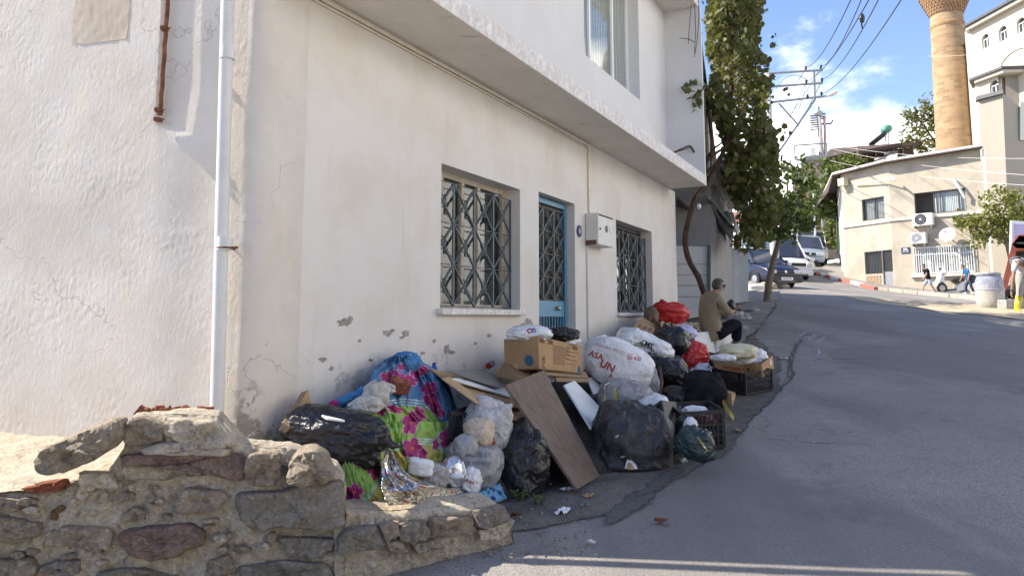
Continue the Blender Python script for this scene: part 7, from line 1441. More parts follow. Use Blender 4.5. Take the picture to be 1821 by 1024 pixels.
a, b, c, d = HA[1]; wn = None; m = MB(); wA.box(m, a, b, c, c + .05, -.12, -.06); wA.box(m, a, b, d - .05, d, -.12, -.06); wn = m.build('window', M['darkmetal'], bb); m = MB(); m.quad(wA.p(a, c, -.15), wA.p(b, c, -.15), wA.p(b, d, -.15), wA.p(a, d, -.15)); m.build('pane', M['glass'], wn, recalc=False)
for i in range(12): m = MB(); u = a + (b - a) * (i + .5) / 12; wA.box(m, u - .012, u + .012, c, d, -.05, -.03); m.build('bar', M['darkmetal'], wn)
a, b, c, d = HA[2]; m = MB(); wA.box(m, a, b, c, c + (d - c) * .42, -.14, -.08); dr = m.build('door', M['steel'], bb); m = MB(); m.quad(wA.p(a, c, -.15), wA.p(b, c, -.15), wA.p(b, d, -.15), wA.p(a, d, -.15)); m.build('door_glass', M['glass'], dr, recalc=False)
for i in range(10): m = MB(); u = a + (b - a) * (i + .5) / 10; wA.box(m, u - .012, u + .012, c + (d - c) * .42, d, -.09, -.07); m.build('bar', M['darkmetal'], dr)
br = wA.rect(1539, 1568, 489, 505); nbk = 0
for r_i in range(4):
    for k in range(5): u0 = br[0] + (br[1] - br[0]) * (k + .05 + (.25 if r_i % 2 else 0)) / 5.3; z0 = br[2] + (br[3] - br[2]) * r_i / 4; m = MB(); wA.box(m, u0, u0 + (br[1] - br[0]) / 5.3 * .9, z0 + .01, z0 + (br[3] - br[2]) / 4 - .01, .001, .025); m.build('brick', M['st_tan'] if (r_i * 5 + k) % 4 else M['card'], bb)
m = MB(); q0, q1 = wB.u(1757, 400), wB.u(1760.5, 400); wB.box(m, q0, q1, zg + .5, tB1 - .1, .02, .10); m.build('downpipe', M['whitep'], bb)
m = MB(); m.tube([wB.hit(1695, 318, .3), wB.hit(1706, 335, .35), wB.hit(1716, 352, .2)], .06, 8); m.tube([wB.hit(1695, 318, .3), wB.hit(1695, 318, 0)], .05, 6); m.build('flue_pipe', M['whitep'], bb)
def aircon(label, x0, x1, y0, y1):
    a, b, c, d = wB.rect(x0, x1, y0, y1); t = thing('air_conditioner', label, 'air conditioner', wB.p(a, c, .1), 'air conditioner units'); m = MB(); wB.box(m, a, b, c, d, .10, .42); m.build('casing', M['whitep'], t, bevel=.015)
    ctr = wB.p(a + (b - a) * .42, (c + d) / 2, .422); Mq = Matrix((wB.d, UP, wB.n)).transposed()
    m = MB(); m.lathe([(.001, .004), ((d - c) * .40, .004), ((d - c) * .43, .012), ((d - c) * .46, .0)], 22, ctr, Mq); m.build('fan_grille', M['black'] if y0 < 400 else M['steel'], t)
    for k in range(3): m = MB(); m.lathe([((d - c) * (.12 + .1 * k), .012), ((d - c) * (.14 + .1 * k), .012)], 20, ctr, Mq); m.build('grille_ring', M['steel'], t)
    m = MB(); m.lathe([(.001, .016), ((d - c) * .09, .014)], 12, ctr, Mq); m.build('fan_hub', M['whitep'], t)
    m = MB(); wB.box(m, a + .05, a + .09, c - .12, c, 0, .4); wB.box(m, b - .09, b - .05, c - .12, c, 0, .4); m.build('bracket', M['steel'], t)
aircon('white air conditioner with dark fan under the half open upper window', 1627, 1663, 381, 402); aircon('white air conditioner with grey fan above the barred window', 1624, 1651, 415, 434)
sdp = thing('satellite_dish', 'white round satellite dish above the barred window of the beige building', 'satellite dish', wB.hit(1688, 425, .2)); ctr = wB.hit(1685, 418, .45); ax = (wB.n + UP * .35).normalized(); sx = ax.cross(UP).normalized(); Mq = Matrix((sx, ax.cross(sx), ax)).transposed()
m = MB(); m.lathe([(.001, -.07), (.16, -.05), (.28, -.015), (.34, .01), (.345, .02), (.28, .0), (.16, -.035), (.001, -.055)], 26, ctr, Mq); m.build('dish', M['whitep'], sdp, smooth=True); m = MB(); m.tube([ctr + sx * .0 - ax.cross(sx) * .3, ctr + ax * .32], .012, 5); m.sphere(ctr + ax * .33, .04, None, 8); m.build('feed_arm', M['darkmetal'], sdp); m = MB(); m.tube([ctr - ax * .06, wB.hit(1686, 422, .02)], .03, 6); m.build('mount', M['steel'], sdp)
sg = thing('street_sign', 'small navy street name plate beside the metal door of the beige building', 'street sign', wB.hit(1610, 452, .02)); a, b, c, d = wB.rect(1603, 1618.5, 440, 450.5); m = MB(); wB.box(m, a, b, c, d, .004, .03); m.build('plate', M['navy'], sg); text_mesh('lettering', '106.', .15, M['whitep'], sg, wB.p((a + b) / 2, c + (d - c) * .68, .032), wB.d, UP, .002, bold=.004); text_mesh('lettering', 'SOKAK', .09, M['whitep'], sg, wB.p((a + b) / 2, c + (d - c) * .28, .032), wB.d, UP, .002)
lc = thing('security_lamp', 'small yellowish box lamp on the upper left corner of the beige building', 'lamp', wA.hit(1511, 330, .1)); m = MB(); wA.box(m, wA.u(1506), wA.u(1517), wA.hit(1511, 330).z, wA.hit(1511, 317).z, .05, .4); m.build('housing', mat_simple('cream_box', (.66, .62, .42), .5), lc, bevel=.02)
cmx = thing('wall_bracket', 'long pale bracket pole with a camera along the upper beige wall', 'bracket', wA.hit(1522, 328, .1)); m = MB(); m.tube([wA.hit(1520, 328, .12), wA.hit(1588, 318, .25)], .03, 6); m.build('bracket_pole', M['whitep'], cmx); m = MB(); m.tube([wA.hit(1584, 314, .25), wA.hit(1592, 320, .55)], .05, 8); m.build('camera', M['whitep'], cmx)
# rooftop bits and the dark roofed building behind
rb_ = thing('roof_building', 'building with a dark corrugated roof behind the beige one', 'building', pt(1500, 300, 56)); 
for nm, C, vec, mt in [('wall', [(1462, 430, 56), (1462, 278, 56), (1625, 262, 56), (1625, 430, 56)], Vector((0, 6, 0)), 'roof_dark'), ('roof', [(1458, 282, 53), (1604, 254, 53), (1640, 252, 60), (1478, 264, 60)], Vector((0, 0, -.25)), 'roof_dark')]: slabq(nm, '', '', C, vec, M[mt], rb_)
for k in range(9): slabq('roof_beam', '', '', [(1476 + 16 * k, 300, 55.9), (1476 + 16 * k, 276 - 2.4 * k, 55.9), (1478 + 16 * k, 276 - 2.4 * k, 55.9), (1478 + 16 * k, 300, 55.9)], Vector((0, -.1, 0)), M['grey_wall'], rb_)
ch = thing('chimney', 'stubby metal roof vent standing on the beige building roof', 'chimney', pt(1590, 288, 37)); slabq('duct', '', '', [(1584, 292, 37), (1584, 275, 37), (1596, 274, 37), (1596, 290, 37)], Vector((0, .4, 0)), M['whitep'], ch); slabq('cowl', '', '', [(1581, 272, 36.9), (1581, 269, 36.9), (1598, 268, 36.9), (1598, 271, 36.9)], Vector((0, .5, 0)), M['darkmetal'], ch)
ch = thing('chimney', 'low concrete chimney on the beige roof left of the metal vent', 'chimney', pt(1570, 292, 38)); slabq('stack', '', '', [(1566, 296, 38), (1566, 283, 38), (1577, 282, 38), (1577, 294, 38)], Vector((0, .4, 0)), M['grey_wall'], ch); slabq('cap', '', '', [(1563, 282, 37.9), (1563, 279.5, 37.9), (1580, 278.5, 37.9), (1580, 281, 37.9)], Vector((0, .5, 0)), M['grey_wall'], ch)
sh = thing('solar_heater', 'solar water heater with green tank and slanted panel on the dark roof', 'solar heater', pt(1565, 262, 56)); slabq('panel', '', '', [(1545, 258, 56), (1573, 236, 56), (1578, 240, 57), (1550, 262, 57)], Vector((0, 0, .15)), M['darkmetal'], sh); m = MB(); m.tube([pt(1573, 231, 56), pt(1579, 229, 57)], .33, 12); m.build('tank', mat_simple('green_tank', (.12, .36, .28), .6), sh, smooth=True)
for a_ in ((1574, 236, 1576, 258, 56.5), (1580, 236, 1580, 256, 57)): m = MB(); m.tube([pt(a_[0], a_[1], a_[4]), pt(a_[2], a_[3], a_[4])], .05, 5); m.build('leg', M['steel'], sh)

# ================================================================== minaret and mosque
MY = 56.0; mb_ = pt(1704, 330, MY); mina = thing('minaret', 'tall round brick minaret with patterned balcony collar', 'minaret', mb_)
def mat_minaret():
    k = NT('minaret_brick'); b = k.n('ShaderNodeTexBrick'); b.inputs['Scale'].default_value = 1; b.inputs['Brick Width'].default_value = .55; b.inputs['Row Height'].default_value = .235; b.inputs['Mortar Size'].default_value = .010; b.inputs['Bias'].default_value = -.1
    b.inputs['Color1'].default_value = (.44, .305, .175, 1); b.inputs['Color2'].default_value = (.26, .17, .095, 1); b.inputs['Mortar'].default_value = (.42, .32, .22, 1); k.l(k.tc.outputs['UV'], b.inputs[0]); n = k.noise(.8, 5)
    c = k.mix(k.ramp(n, [(.35, 0), (.65, .4)]), b.outputs['Color'], (.33, .22, .12)); return k.done(c, .9, k.bump(b.outputs['Fac'], -.4, .02))
M['minaret'] = mat_minaret(); M['minaret_trim'] = mat_simple('carved_minaret_stone', (.37, .22, .12), .9, .25, 5, .4, 12)
def lathe_uv(name, prof, n, c, mat, par, wave=None):
    V = []; UV = []; c = Vector(c)
    for r, z in prof:
        for j in range(n + 1): th = 2 * math.pi * j / n; rr = r * (wave(th, z) if wave else 1); V.append(c + Vector((rr * math.cos(th), rr * math.sin(th), z))); UV.append((th * 1.15, z))
    F = [(i * (n + 1) + j, i * (n + 1) + j + 1, (i + 1) * (n + 1) + j + 1, (i + 1) * (n + 1) + j) for i in range(len(prof) - 1) for j in range(n)]
    m = MB(); m.add(V, F); o = m.build(name, mat, par, auto=35, recalc=False); uv = o.data.uv_layers.new(name='uv')
    for l in o.data.loops: uv.data[l.index].uv = UV[l.vertex_index]
    return o
zz = lambda py: pt(1700, py, MY).z - mb_.z
KM = 56 / 50; lathe_uv('shaft', [(1.24 * KM, -6), (1.19 * KM, zz(270)), (1.04 * KM, zz(52))], 40, mb_, M['minaret'], mina); lathe_uv('neck_ring', [(1.04 * KM, zz(52)), (1.09 * KM, zz(50)), (1.09 * KM, zz(46)), (1.03 * KM, zz(44))], 40, mb_, M['minaret_trim'], mina); lathe_uv('neck', [(1.03 * KM, zz(44)), (1.01 * KM, zz(28))], 40, mb_, M['minaret'], mina)
zc = zz(28)
for k in range(7):   # corbelled collar: stepped rows of little niches
    r0 = 1.04 * KM + .095 * k; z0 = zc + .22 * k; nrow = 34
    for j in range(nrow):
        th = 2 * math.pi * (j + (.5 if k % 2 else 0)) / nrow
        if math.sin(th) > .35: continue
        d = Vector((math.cos(th), math.sin(th), 0)); s_ = Vector((-d.y, d.x, 0)); w_ = r0 * 2 * math.pi / nrow * .36; m = MB(); q = mb_ + d * r0 + UP * z0; m.hexa([q + s_ * a * w_ + d * b + UP * c_ for c_, b0, b1 in ((0, -.1, .03), (.15, -.1, .10)) for b in (b0, b1) for a in (-1, 1)]); m.build('corbel', M['minaret_trim'], mina)
    lathe_uv('collar_ring', [(r0 - .02, z0), (r0 + .03, z0 + .15), (r0 + .10, z0 + .155), (r0 + .10, z0 + .20)], 40, mb_, M['minaret_trim'] if k % 2 else M['minaret'], mina)
lathe_uv('balcony', [(1.80, zc + 1.54), (1.87, zc + 1.6), (1.87, zc + 2.6), (1.74, zc + 2.6), (1.74, zc + 1.7), (1.0, zc + 1.7), (1.0, zc + 8), (.001, zc + 12)], 40, mb_, M['minaret_trim'], mina)
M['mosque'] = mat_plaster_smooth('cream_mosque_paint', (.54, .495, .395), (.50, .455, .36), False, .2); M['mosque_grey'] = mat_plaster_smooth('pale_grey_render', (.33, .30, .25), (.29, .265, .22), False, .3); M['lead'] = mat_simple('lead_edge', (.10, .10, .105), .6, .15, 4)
mq = thing('mosque', 'cream mosque drums with arched windows and dark lead eaves beside the minaret', 'mosque', pt(1780, 330, 48))
# upper drum: wide sunlit face and eaves
U0, U1 = pt(1733, 300, 52), pt(1850, 300, 45.5); wU = Wall(U0, U1); UW_ = [wU.rect(1746, 1758.5, 61, 86), wU.rect(1776, 1790.5, 47, 73), wU.rect(1808, 1823, 32, 58)]
wU.holes(-.0, wU.L, U0.z - 3, wU.hit(1735, 44).z, wU.hit(1850, -18).z, UW_, .25).build('drum_wall', M['mosque'], mq, recalc=False)
m = MB(); zt_ = wU.hit(1735, 44).z; m.prism([U0 + UP * -3, U0 + Vector((4.7, 7.4, -3)), Vector((U0.x + 4.7, U0.y + 7.4, zt_)), Vector((U0.x, U0.y, zt_))], Vector((.3, -.1, 0))); m.build('drum_wall', M['mosque'], mq)
e0, e1 = wU.hit(1735, 44), wU.hit(1850, -18)
m = MB(); a, b, c_ = e0 + wU.n * .55 - wU.d * .55, e1 + wU.n * .55, e1; m.prism([a, b, c_ - wU.n * .3, e0 - wU.n * .3 - wU.d * .3], UP * .16); m.build('eave', M['lead'], mq); m = MB(); m.prism([a - UP * .26 - wU.n * .15, b - UP * .26 - wU.n * .15, e1 - UP * .26, e0 - UP * .26], UP * .22); m.build('eave_moulding', M['mosque'], mq)
g0_ = e0 + wU.n * .5 - wU.d * .5; m = MB(); m.prism([g0_, g0_ + Vector((4.5, 7.4, 0)), g0_ + Vector((5.0, 7.0, 0)), g0_ + Vector((.6, .1, 0))], UP * .16); m.build('eave', M['lead'], mq); m = MB(); m.prism([g0_ - UP * .24 + Vector((.15, 0, 0)), g0_ + Vector((4.6, 7.2, -.24)), g0_ + Vector((5.0, 7.0, -.24)), g0_ + Vector((.6, .1, -.24))], UP * .2); m.build('eave_moulding', M['soffit'], mq)
m = MB(); m.lathe([(4.2, 0), (4.0, 1.3), (3.2, 2.6), (1.8, 3.5), (.01, 3.9)], 40, pt(1905, -4, 54)); m.build('dome', M['mosque'], mq, smooth=True)
def arch_win(W, H, par):
    a, b, c, d = H; m = MB(); t = .05; W.box(m, a, b, c, c + t, -.2, -.12); W.box(m, a, a + t, c + t, d, -.2, -.12); W.box(m, b - t, b, c + t, d, -.2, -.12); W.box(m, (a + b) / 2 - .03, (a + b) / 2 + .03, c + t, c + (d - c) * .68, -.199, -.121); W.box(m, a + t, b - t, c + (d - c) * .66, c + (d - c) * .72, -.198, -.122); fr = m.build('window', M['pvc'], par)
    m = MB(); m.quad(W.p(a, c, -.17), W.p(b, c, -.17), W.p(b, d, -.17), W.p(a, d, -.17)); m.build('pane', M['glass'], fr, recalc=False)
    n = 10; r_ = (b - a) / 2; cx_ = (a + b) / 2; zt = d - r_ * .75; m = MB()   # spandrels close the square head to an arch
    for s_ in (-1, 1):
        arc = [W.p(cx_ + s_ * r_ * math.cos(t_), zt + .75 * r_ * math.sin(t_), -.003) for t_ in [math.pi / 2 * i / n for i in range(n + 1)]]; m.prism(arc + [W.p(cx_ + s_ * r_, d, -.003)], -W.n * .2)
    m.build('arch_head', M['mosque'], fr)
for H in UW_: arch_win(wU, H, mq)
V0, V1, V2 = pt(1745, 300, 49.5), pt(1787, 300, 47.2), pt(1850, 300, 46.6); wV, wV2 = Wall(V0, V1), Wall(V1, V2); VW = wV.rect(1760, 1776, 143, 170)
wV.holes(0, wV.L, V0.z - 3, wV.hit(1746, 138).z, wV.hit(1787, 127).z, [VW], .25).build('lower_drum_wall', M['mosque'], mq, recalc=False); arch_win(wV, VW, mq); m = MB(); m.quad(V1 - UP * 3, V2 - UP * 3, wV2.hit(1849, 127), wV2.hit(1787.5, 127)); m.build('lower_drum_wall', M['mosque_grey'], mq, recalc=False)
f0, f1, f2 = wV.hit(1741, 142), wV.hit(1787, 125), wV2.hit(1850, 124); m = MB(); m.prism([f0 + wV.n * .5 - wV.d * .3, f1 + (wV.n + wV2.n) * .3, f2 + wV2.n * .5, f2 - wV2.n * 1.5, f1 + Vector((.5, 2, 0)), f0 + Vector((.8, 2, 0))], UP * .16); m.build('eave', M['lead'], mq); m = MB(); m.prism([f0 + wV.n * .35 - UP * .24, f1 + (wV.n + wV2.n) * .2 - UP * .24, f2 + wV2.n * .35 - UP * .24, f2 - wV2.n - UP * .24, f0 + Vector((.6, 1, -.24))], UP * .22); m.build('eave_moulding', M['mosque'], mq)
ac = wU.hit(1832, 120); m = MB(); m.tube([wU.hit(1779 + 4.5 * i, 118 - 34 * math.sin(math.pi * min(1, i / 20)) ** .7, .04) for i in range(20)], .05, 5); m.build('blind_arch', M['soffit'], mq)
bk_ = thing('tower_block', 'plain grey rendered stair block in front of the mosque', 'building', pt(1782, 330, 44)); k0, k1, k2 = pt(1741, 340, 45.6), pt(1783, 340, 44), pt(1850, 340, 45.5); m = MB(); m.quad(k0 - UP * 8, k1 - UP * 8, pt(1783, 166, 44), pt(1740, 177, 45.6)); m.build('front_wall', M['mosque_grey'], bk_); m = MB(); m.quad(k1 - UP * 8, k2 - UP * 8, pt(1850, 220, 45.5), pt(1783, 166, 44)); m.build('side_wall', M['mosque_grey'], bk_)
m = MB(); m.prism([pt(1737, 178, 45.4), pt(1784, 166, 43.7), pt(1784, 160, 43.7), pt(1737, 171, 45.4)], Vector((.3, .6, 0))); m.build('roof_edge', M['lead'], bk_); slabq('window', '', '', [(1812, 250, 44.6), (1812, 182, 44.6), (1835, 185, 45), (1835, 252, 45)], Vector((0, -.12, 0)), mat_simple('pale_green_glass', (.42, .46, .38), .3), bk_)

# ================================================================== kerbs, bollard, street furniture at the corner
kerb = thing('kerb', 'kerb of stones painted red and white, plain further right, along the beige building', 'kerb', ground(1560, 518)); kerb['kind'] = 'structure'
KP = [(1449, 487), (1458, 490.5), (1466, 493), (1476, 496), (1491, 499.5), (1511, 504), (1534, 509.5), (1561, 516), (1580, 518), (1606, 521), (1632, 523.5), (1658, 526), (1682, 528), (1712, 531), (1745, 534), (1790, 537)]
M['kerb_red'] = mat_simple('worn_red_paint', (.42, .13, .09), .8, .3, 8, .3); M['kerb_white'] = mat_simple('worn_white_paint', (.66, .64, .60), .8, .15, 8, .3); M['kerb_plain'] = mat_simple('kerb_concrete', (.42, .37, .29), .9, .2, 8, .4)
KG = [ground(*p) for p in KP]
for i, (p, q) in enumerate(zip(KG, KG[1:])):
    d = (q - p); d.z = 0; d = d.normalized(); n = Vector((-d.y, d.x, 0)); n = n if n.y > 0 else -n; a, b = p.lerp(q, .01), p.lerp(q, .985); h = Vector((0, 0, .15)); m = MB(); m.hexa([v + w_ * n * .16 + z for z in (Vector((0, 0, -.1)), h) for w_ in (0, 1) for v in (a, b)]); m.build('kerb_stone', M['kerb_red'] if i < 7 and i % 2 == 0 else M['kerb_white'] if i < 7 else M['kerb_plain'], kerb, bevel=.02)
struct(strip('side_pavement', [p + Vector((.1, .14, 0)) for p in KG], [pt(1490, 466, 47), L0 + wA.n * -.1, L1 - (wA.n + wB.n) * .1, L2 - wB.n * .1, pt(1850, 500, 31)], 40, 6, .125, M['pavement']))
bo = thing('bollard', 'short concrete bollard at the start of the red and white kerb', 'bollard', ground(1446, 488)); c = ground(1446, 488); m = MB(); m.lathe([(.12, 0), (.12, .55), (.09, .62), (.001, .64)], 10, c); m.build('post', M['concrete'], bo, smooth=True)
gf = thing('green_screen', 'tall green mesh screen beside the white wall of the beige building', 'fence', pt(1496, 445, 44)); slabq('mesh_panel', '', '', [(1490, 446, 44), (1489, 390, 44), (1503, 391, 43.4), (1503, 445, 43.4)], Vector((0, .06, 0)), mat_bag('green_mesh', (.035, .10, .02), (.06, .15, .03), .9, 10), gf); m = MB(); m.tube([pt(1489, 452, 44), pt(1488, 386, 44)], .05, 6); m.build('post', M['darkmetal'], gf)
ww = slabq('garden_wall', 'white sloping garden wall beside the parked silver car', 'wall', [(1497, 482, 41), (1497, 452, 41), (1510, 420, 38.5), (1510, 492, 38.5)], Vector((.2, .1, 0)), M['white_side'])
rk = thing('stone_border', 'low border of whitewashed rocks round the foot of the grey pole', 'stone border', ground(1390, 512)); 
for i, (x, y, w_, h_) in enumerate([(1345, 517, 26, 12), (1366, 514, 26, 13), (1391, 511, 22, 14), (1338, 510, 14, 10)]): V, F = blob_mesh(ground(x, y) + UP * .1, (w_ / 2 / FPX * PY, .22, h_ / 2 / FPX * PY * 1.1), sq=3, crump=.05, lump=.2, sub=4); m = MB(); m.add(V, F); m.build('rock', M['st_tan'] if i % 2 else M['kerb_white'], rk, smooth=True)
for i, (x, y, w_, h_) in enumerate([(1306, 556, 36, 26), (1322, 560, 20, 16), (1338, 552, 22, 9), (1318, 584, 18, 12)]): c = ground(x, y + h_ / 2); V, F = blob_mesh(c + UP * .05, (w_ / 2 / FPX * c.y, .25, h_ / 2 / FPX * c.y), sq=3, crump=.06, lump=.25, sub=4); m = MB(); m.add(V, F); o = m.build('rock', M['concrete'], loc=c, smooth=True); tag(o, ['largest grey concrete lump on the broken pavement beyond the man', 'smaller grey lump right of the largest concrete lump', 'flat concrete lump farthest up the broken pavement', 'small lump of concrete nearest the feet of the man'][i], 'rock')
c = ground(1327, 567); rough_block('carton_scrap', 'small yellow and brown carton on the broken pavement beyond the man', 'carton', 1327, 563, ft(c) - .1, (.2, .14, .1), (0, 0, .6), M['yellow'])

# ================================================================== vehicles
def car_paint(name, col): 
    k = NT(name); n = k.noise(2, 4); k.done(k.mix(n, tuple(x * .9 for x in col), col), .3, spec=.5); k.b.inputs['Coat Weight'].default_value = .35; k.b.inputs['Coat Roughness'].default_value = .08; return k.m
M['tyre'] = mat_simple('tyre_rubber', (.02, .02, .02), .85, .2, 20); M['rim'] = mat_simple('wheel_rim', (.38, .38, .4), .4, .1, 5, metal=.7); M['lamp'] = mat_simple('headlight_glass', (.55, .57, .6), .12, .1, 20); M['carglass'] = mat_glass('car_glass', (.025, .03, .045), .05)
def car(label, cat, loc, yaw, prof, L, W, paint, glass_from, plate=None, group=None, bumper='black', name='parked_car', wheelr=.29, boxy=False, lamps=(.62, .26, .11), grille=True, badge=False):
    """prof: stations (x, z of lower edge, z of waist, z of roof or None, half width at waist, half width at roof); x forward"""
    root = bpy.data.objects.new(name, None); COL.objects.link(root); tag(root, label, cat, group); ORIG[root.name] = Vector()
    def ring(x, zb, zw, hw): return [(x, -hw * .88, zb), (x, -hw * .99, zb + .10), (x, -hw, (zb + zw) * .55), (x, -hw * .965, zw - .03), (x, -hw * .90, zw), (x, 0, zw + .025), (x, hw * .90, zw), (x, hw * .965, zw - .03), (x, hw, (zb + zw) * .55), (x, hw * .99, zb + .10), (x, hw * .88, zb)]
    m = MB(); rs = [ring(p[0], p[1], p[2], p[4]) for p in prof]; n = len(rs[0]); V = [v for r_ in rs for v in r_]
    F = [(i * n + j, i * n + (j + 1) % n, (i + 1) * n + (j + 1) % n, (i + 1) * n + j) for i in range(len(rs) - 1) for j in range(n)] + [tuple(range(n)), tuple((len(rs) - 1) * n + j for j in range(n - 1, -1, -1))]
    m.add(V, F); m.build('body', paint, root, auto=38, bevel=.02)
    cab = [p for p in prof if p[3]]; gl = {-1: MB(), 1: MB()}; rfm = MB(); pil = MB()
    R_ = [[Vector((p[0], -p[4] * .90, p[2] - .01)), Vector((p[0], -p[5], p[3])), Vector((p[0], p[5], p[3])), Vector((p[0], p[4] * .90, p[2] - .01))] for p in cab]
    fr, bk = glass_from                        # waist stations of windscreen and back window
    A = [Vector((fr, -cab[-1][4] * .88, cab[-1][2])), Vector((fr, cab[-1][4] * .88, cab[-1][2]))]; B = [Vector((bk, -cab[0][4] * .88, cab[0][2])), Vector((bk, cab[0][4] * .88, cab[0][2]))]
    for r0, r1 in zip(R_, R_[1:]): gl[-1].quad(r0[0], r1[0], r1[1], r0[1]); gl[1].quad(r0[3], r0[2], r1[2], r1[3]); rfm.prism([r0[1] + UP * .0, r1[1], r1[2], r0[2]], UP * .05)
    gl[-1].add([R_[-1][0], R_[-1][1], A[0]], [(0, 1, 2)]); gl[1].add([R_[-1][3], R_[-1][2], A[1]], [(0, 2, 1)]); gl[-1].add([R_[0][0], R_[0][1], B[0]], [(0, 2, 1)]); gl[1].add([R_[0][3], R_[0][2], B[1]], [(0, 1, 2)])
    for s_ in (-1, 1): gl[s_].build('side_window', M['carglass'], root, recalc=True)
    w1_ = MB(); w1_.quad(A[0], A[1], R_[-1][2], R_[-1][1]); w1_.build('windscreen', M['carglass'], root); w1_ = MB(); w1_.quad(B[0], B[1], R_[0][2], R_[0][1]); w1_.build('rear_window', M['carglass'], root)
    rfm.build('roof', paint, root, bevel=.015)
    for s_ in (0, 1):
        for a, b in ((A[s_], R_[-1][1 + s_]), (B[s_], R_[0][1 + s_])): pil.tube([a, b + UP * .02], .035, 5)
        for r0 in R_[1:-1]: pil.tube([r0[0 if s_ == 0 else 3], r0[1 + s_]], .03, 5)
        pil.tube([r0[1 + s_] for r0 in R_], .03, 5)
    pil.build('pillars', paint, root)
    xs = prof[-1][0]; zb, zw, hw = prof[-1][1], prof[-1][2], prof[-1][4]
    wx = (xs - .80, prof[0][0] + .72)
    for x in wx:
        for s_ in (-1, 1):
            y = s_ * (W / 2 - .10); Mw = Matrix.Rotation(math.pi / 2, 3, 'X'); q = MB(); q.lathe([(wheelr * .62, -.09), (wheelr * .94, -.095), (wheelr, -.06), (wheelr, .06), (wheelr * .94, .095), (wheelr * .62, .09)], 20, (x, y, wheelr), Mw); wo = q.build('wheel', M['tyre'], root, auto=40); ORIG[wo.name] = Vector()
            q = MB(); q.lathe([(.001, .075), (wheelr * .3, .085), (wheelr * .62, .06), (wheelr * .64, -.05), (.001, -.075)], 14, (x, y + s_ * .022, wheelr), Mw); q.build('rim', M['rim'], wo, auto=40)
            q = MB(); q.lathe([(wheelr + .02, -.02), (wheelr + .07, -.02), (wheelr + .07, .04), (wheelr + .02, .04)], 18, (x, s_ * (W / 2 - .035), wheelr + .02), Mw, 0 if s_ > 0 else 0, math.pi * 2); q.build('wheel_arch', M['black'], root, auto=40)
    bmp = paint if bumper == 'paint' else M['black']; q = MB(); q.box((xs + .03, 0, zb + .13), (.16, hw * 1.96, .24)); q.build('front_bumper', bmp, root, bevel=.05, seg=3); q = MB(); q.box((prof[0][0] - .03, 0, zb + .14), (.14, prof[0][4] * 1.9, .24)); q.build('rear_bumper', bmp, root, bevel=.05, seg=3)
    hz, hwid, hh = lamps
    for s_ in (-1, 1):
        q = MB(); q.box((xs - .02, s_ * (hw - hwid / 2 - .05), hz), (.12, hwid, hh)); q.build('headlight', M['lamp'], root, bevel=.03, seg=3)
        q = MB(); q.sphere((fr - .25, s_ * (W / 2 + .05), prof[-2][2] + .22), (.07, .10, .075), None, 10); q.build('mirror', bmp if bumper != 'paint' else paint, root, smooth=True)
        q = MB(); q.box((prof[0][0] - .005, s_ * (prof[0][4] - .12), .72), (.05, .16, .28)); q.build('tail_light', M['bag_red'], root, bevel=.02)
    if grille:
        q = MB(); q.box((xs + .012, 0, hz), (.05, hw * 1.0, hh * .8)); go = q.build('grille', M['black'], root, bevel=.01); q = MB(); q.box((xs + .09, 0, zb + .05), (.06, hw * 1.2, .09)); q.build('air_intake', M['darkmetal'], root)
    if badge: q = MB(); q.lathe([(.001, .03), (.05, .03), (.055, 0)], 14, (xs + .03, 0, hz + .0), Matrix.Rotation(math.pi / 2, 3, 'Y')); q.build('emblem', M['whitep'], root)
    q = MB(); q.box((xs + .125, 0, zb + .15), (.015, .50, .11)); po = q.build('number_plate', M['whitep'], root)
    if plate: text_mesh('plate_text', plate, .085, M['print_black'], root, (xs + .134, 0, zb + .15), (0, 1, 0), (0, 0, 1), .001, bold=.002)
    q = MB(); q.tube([(fr - .02, -.45, prof[-2][2] + .06), (fr - .18, .1, prof[-2][2] + .22)], .012, 4); q.build('wiper', M['black'], root)
    root.location = loc; root.rotation_euler = (0, 0, yaw); return root
def tilt_to_ground(o, L, yaw):
    c = o.location; d = Vector((math.cos(yaw), math.sin(yaw), 0)); s_ = Vector((-d.y, d.x, 0)); a, b = c + d * L * .3, c - d * L * .3; e, f_ = c + s_ * .65, c - s_ * .65
    za, zb, ze, zf = tz(a.x, a.y), tz(b.x, b.y), tz(e.x, e.y), tz(f_.x, f_.y); X = Vector((d.x, d.y, (za - zb) / (L * .6))).normalized(); Yv = Vector((s_.x, s_.y, (ze - zf) / 1.3)); Yv = (Yv - X * Yv.dot(X)).normalized(); o.rotation_euler = Matrix((X, Yv, X.cross(Yv))).transposed().to_euler(); o.location.z = (za + zb) / 2
hatch = [(-1.90, .24, .80, None, .72, 0), (-1.80, .20, .90, None, .76, 0), (-1.45, .20, .92, 1.36, .785, .56), (-.55, .20, .92, 1.44, .80, .58), (.30, .20, .91, 1.41, .80, .57), (.85, .20, .90, None, .795, 0), (1.05, .20, .88, None, .79, 0), (1.70, .20, .76, None, .76, 0), (1.86, .22, .66, None, .73, 0)]
M['blue_car'] = car_paint('dark_blue_paint', (.004, .006, .028)); M['silver_car'] = car_paint('silver_blue_paint', (.22, .27, .33)); M['white_car'] = car_paint('white_van_paint', (.66, .66, .65))
c = pt(1397, 507, 27.6) + Vector((-.276, .96, 0)) * 1.9; yaw = math.atan2(-.96, .276); c = Vector((c.x, c.y, tz(c.x, c.y))); fo = car('dark blue hatchback parked behind the grey pole and street tree', 'car', c, yaw, hatch, 3.76, 1.6, M['blue_car'], (.98, -1.78), '35 AF 712', lamps=(.62, .30, .13), badge=True); tilt_to_ground(fo, 3.76, yaw)
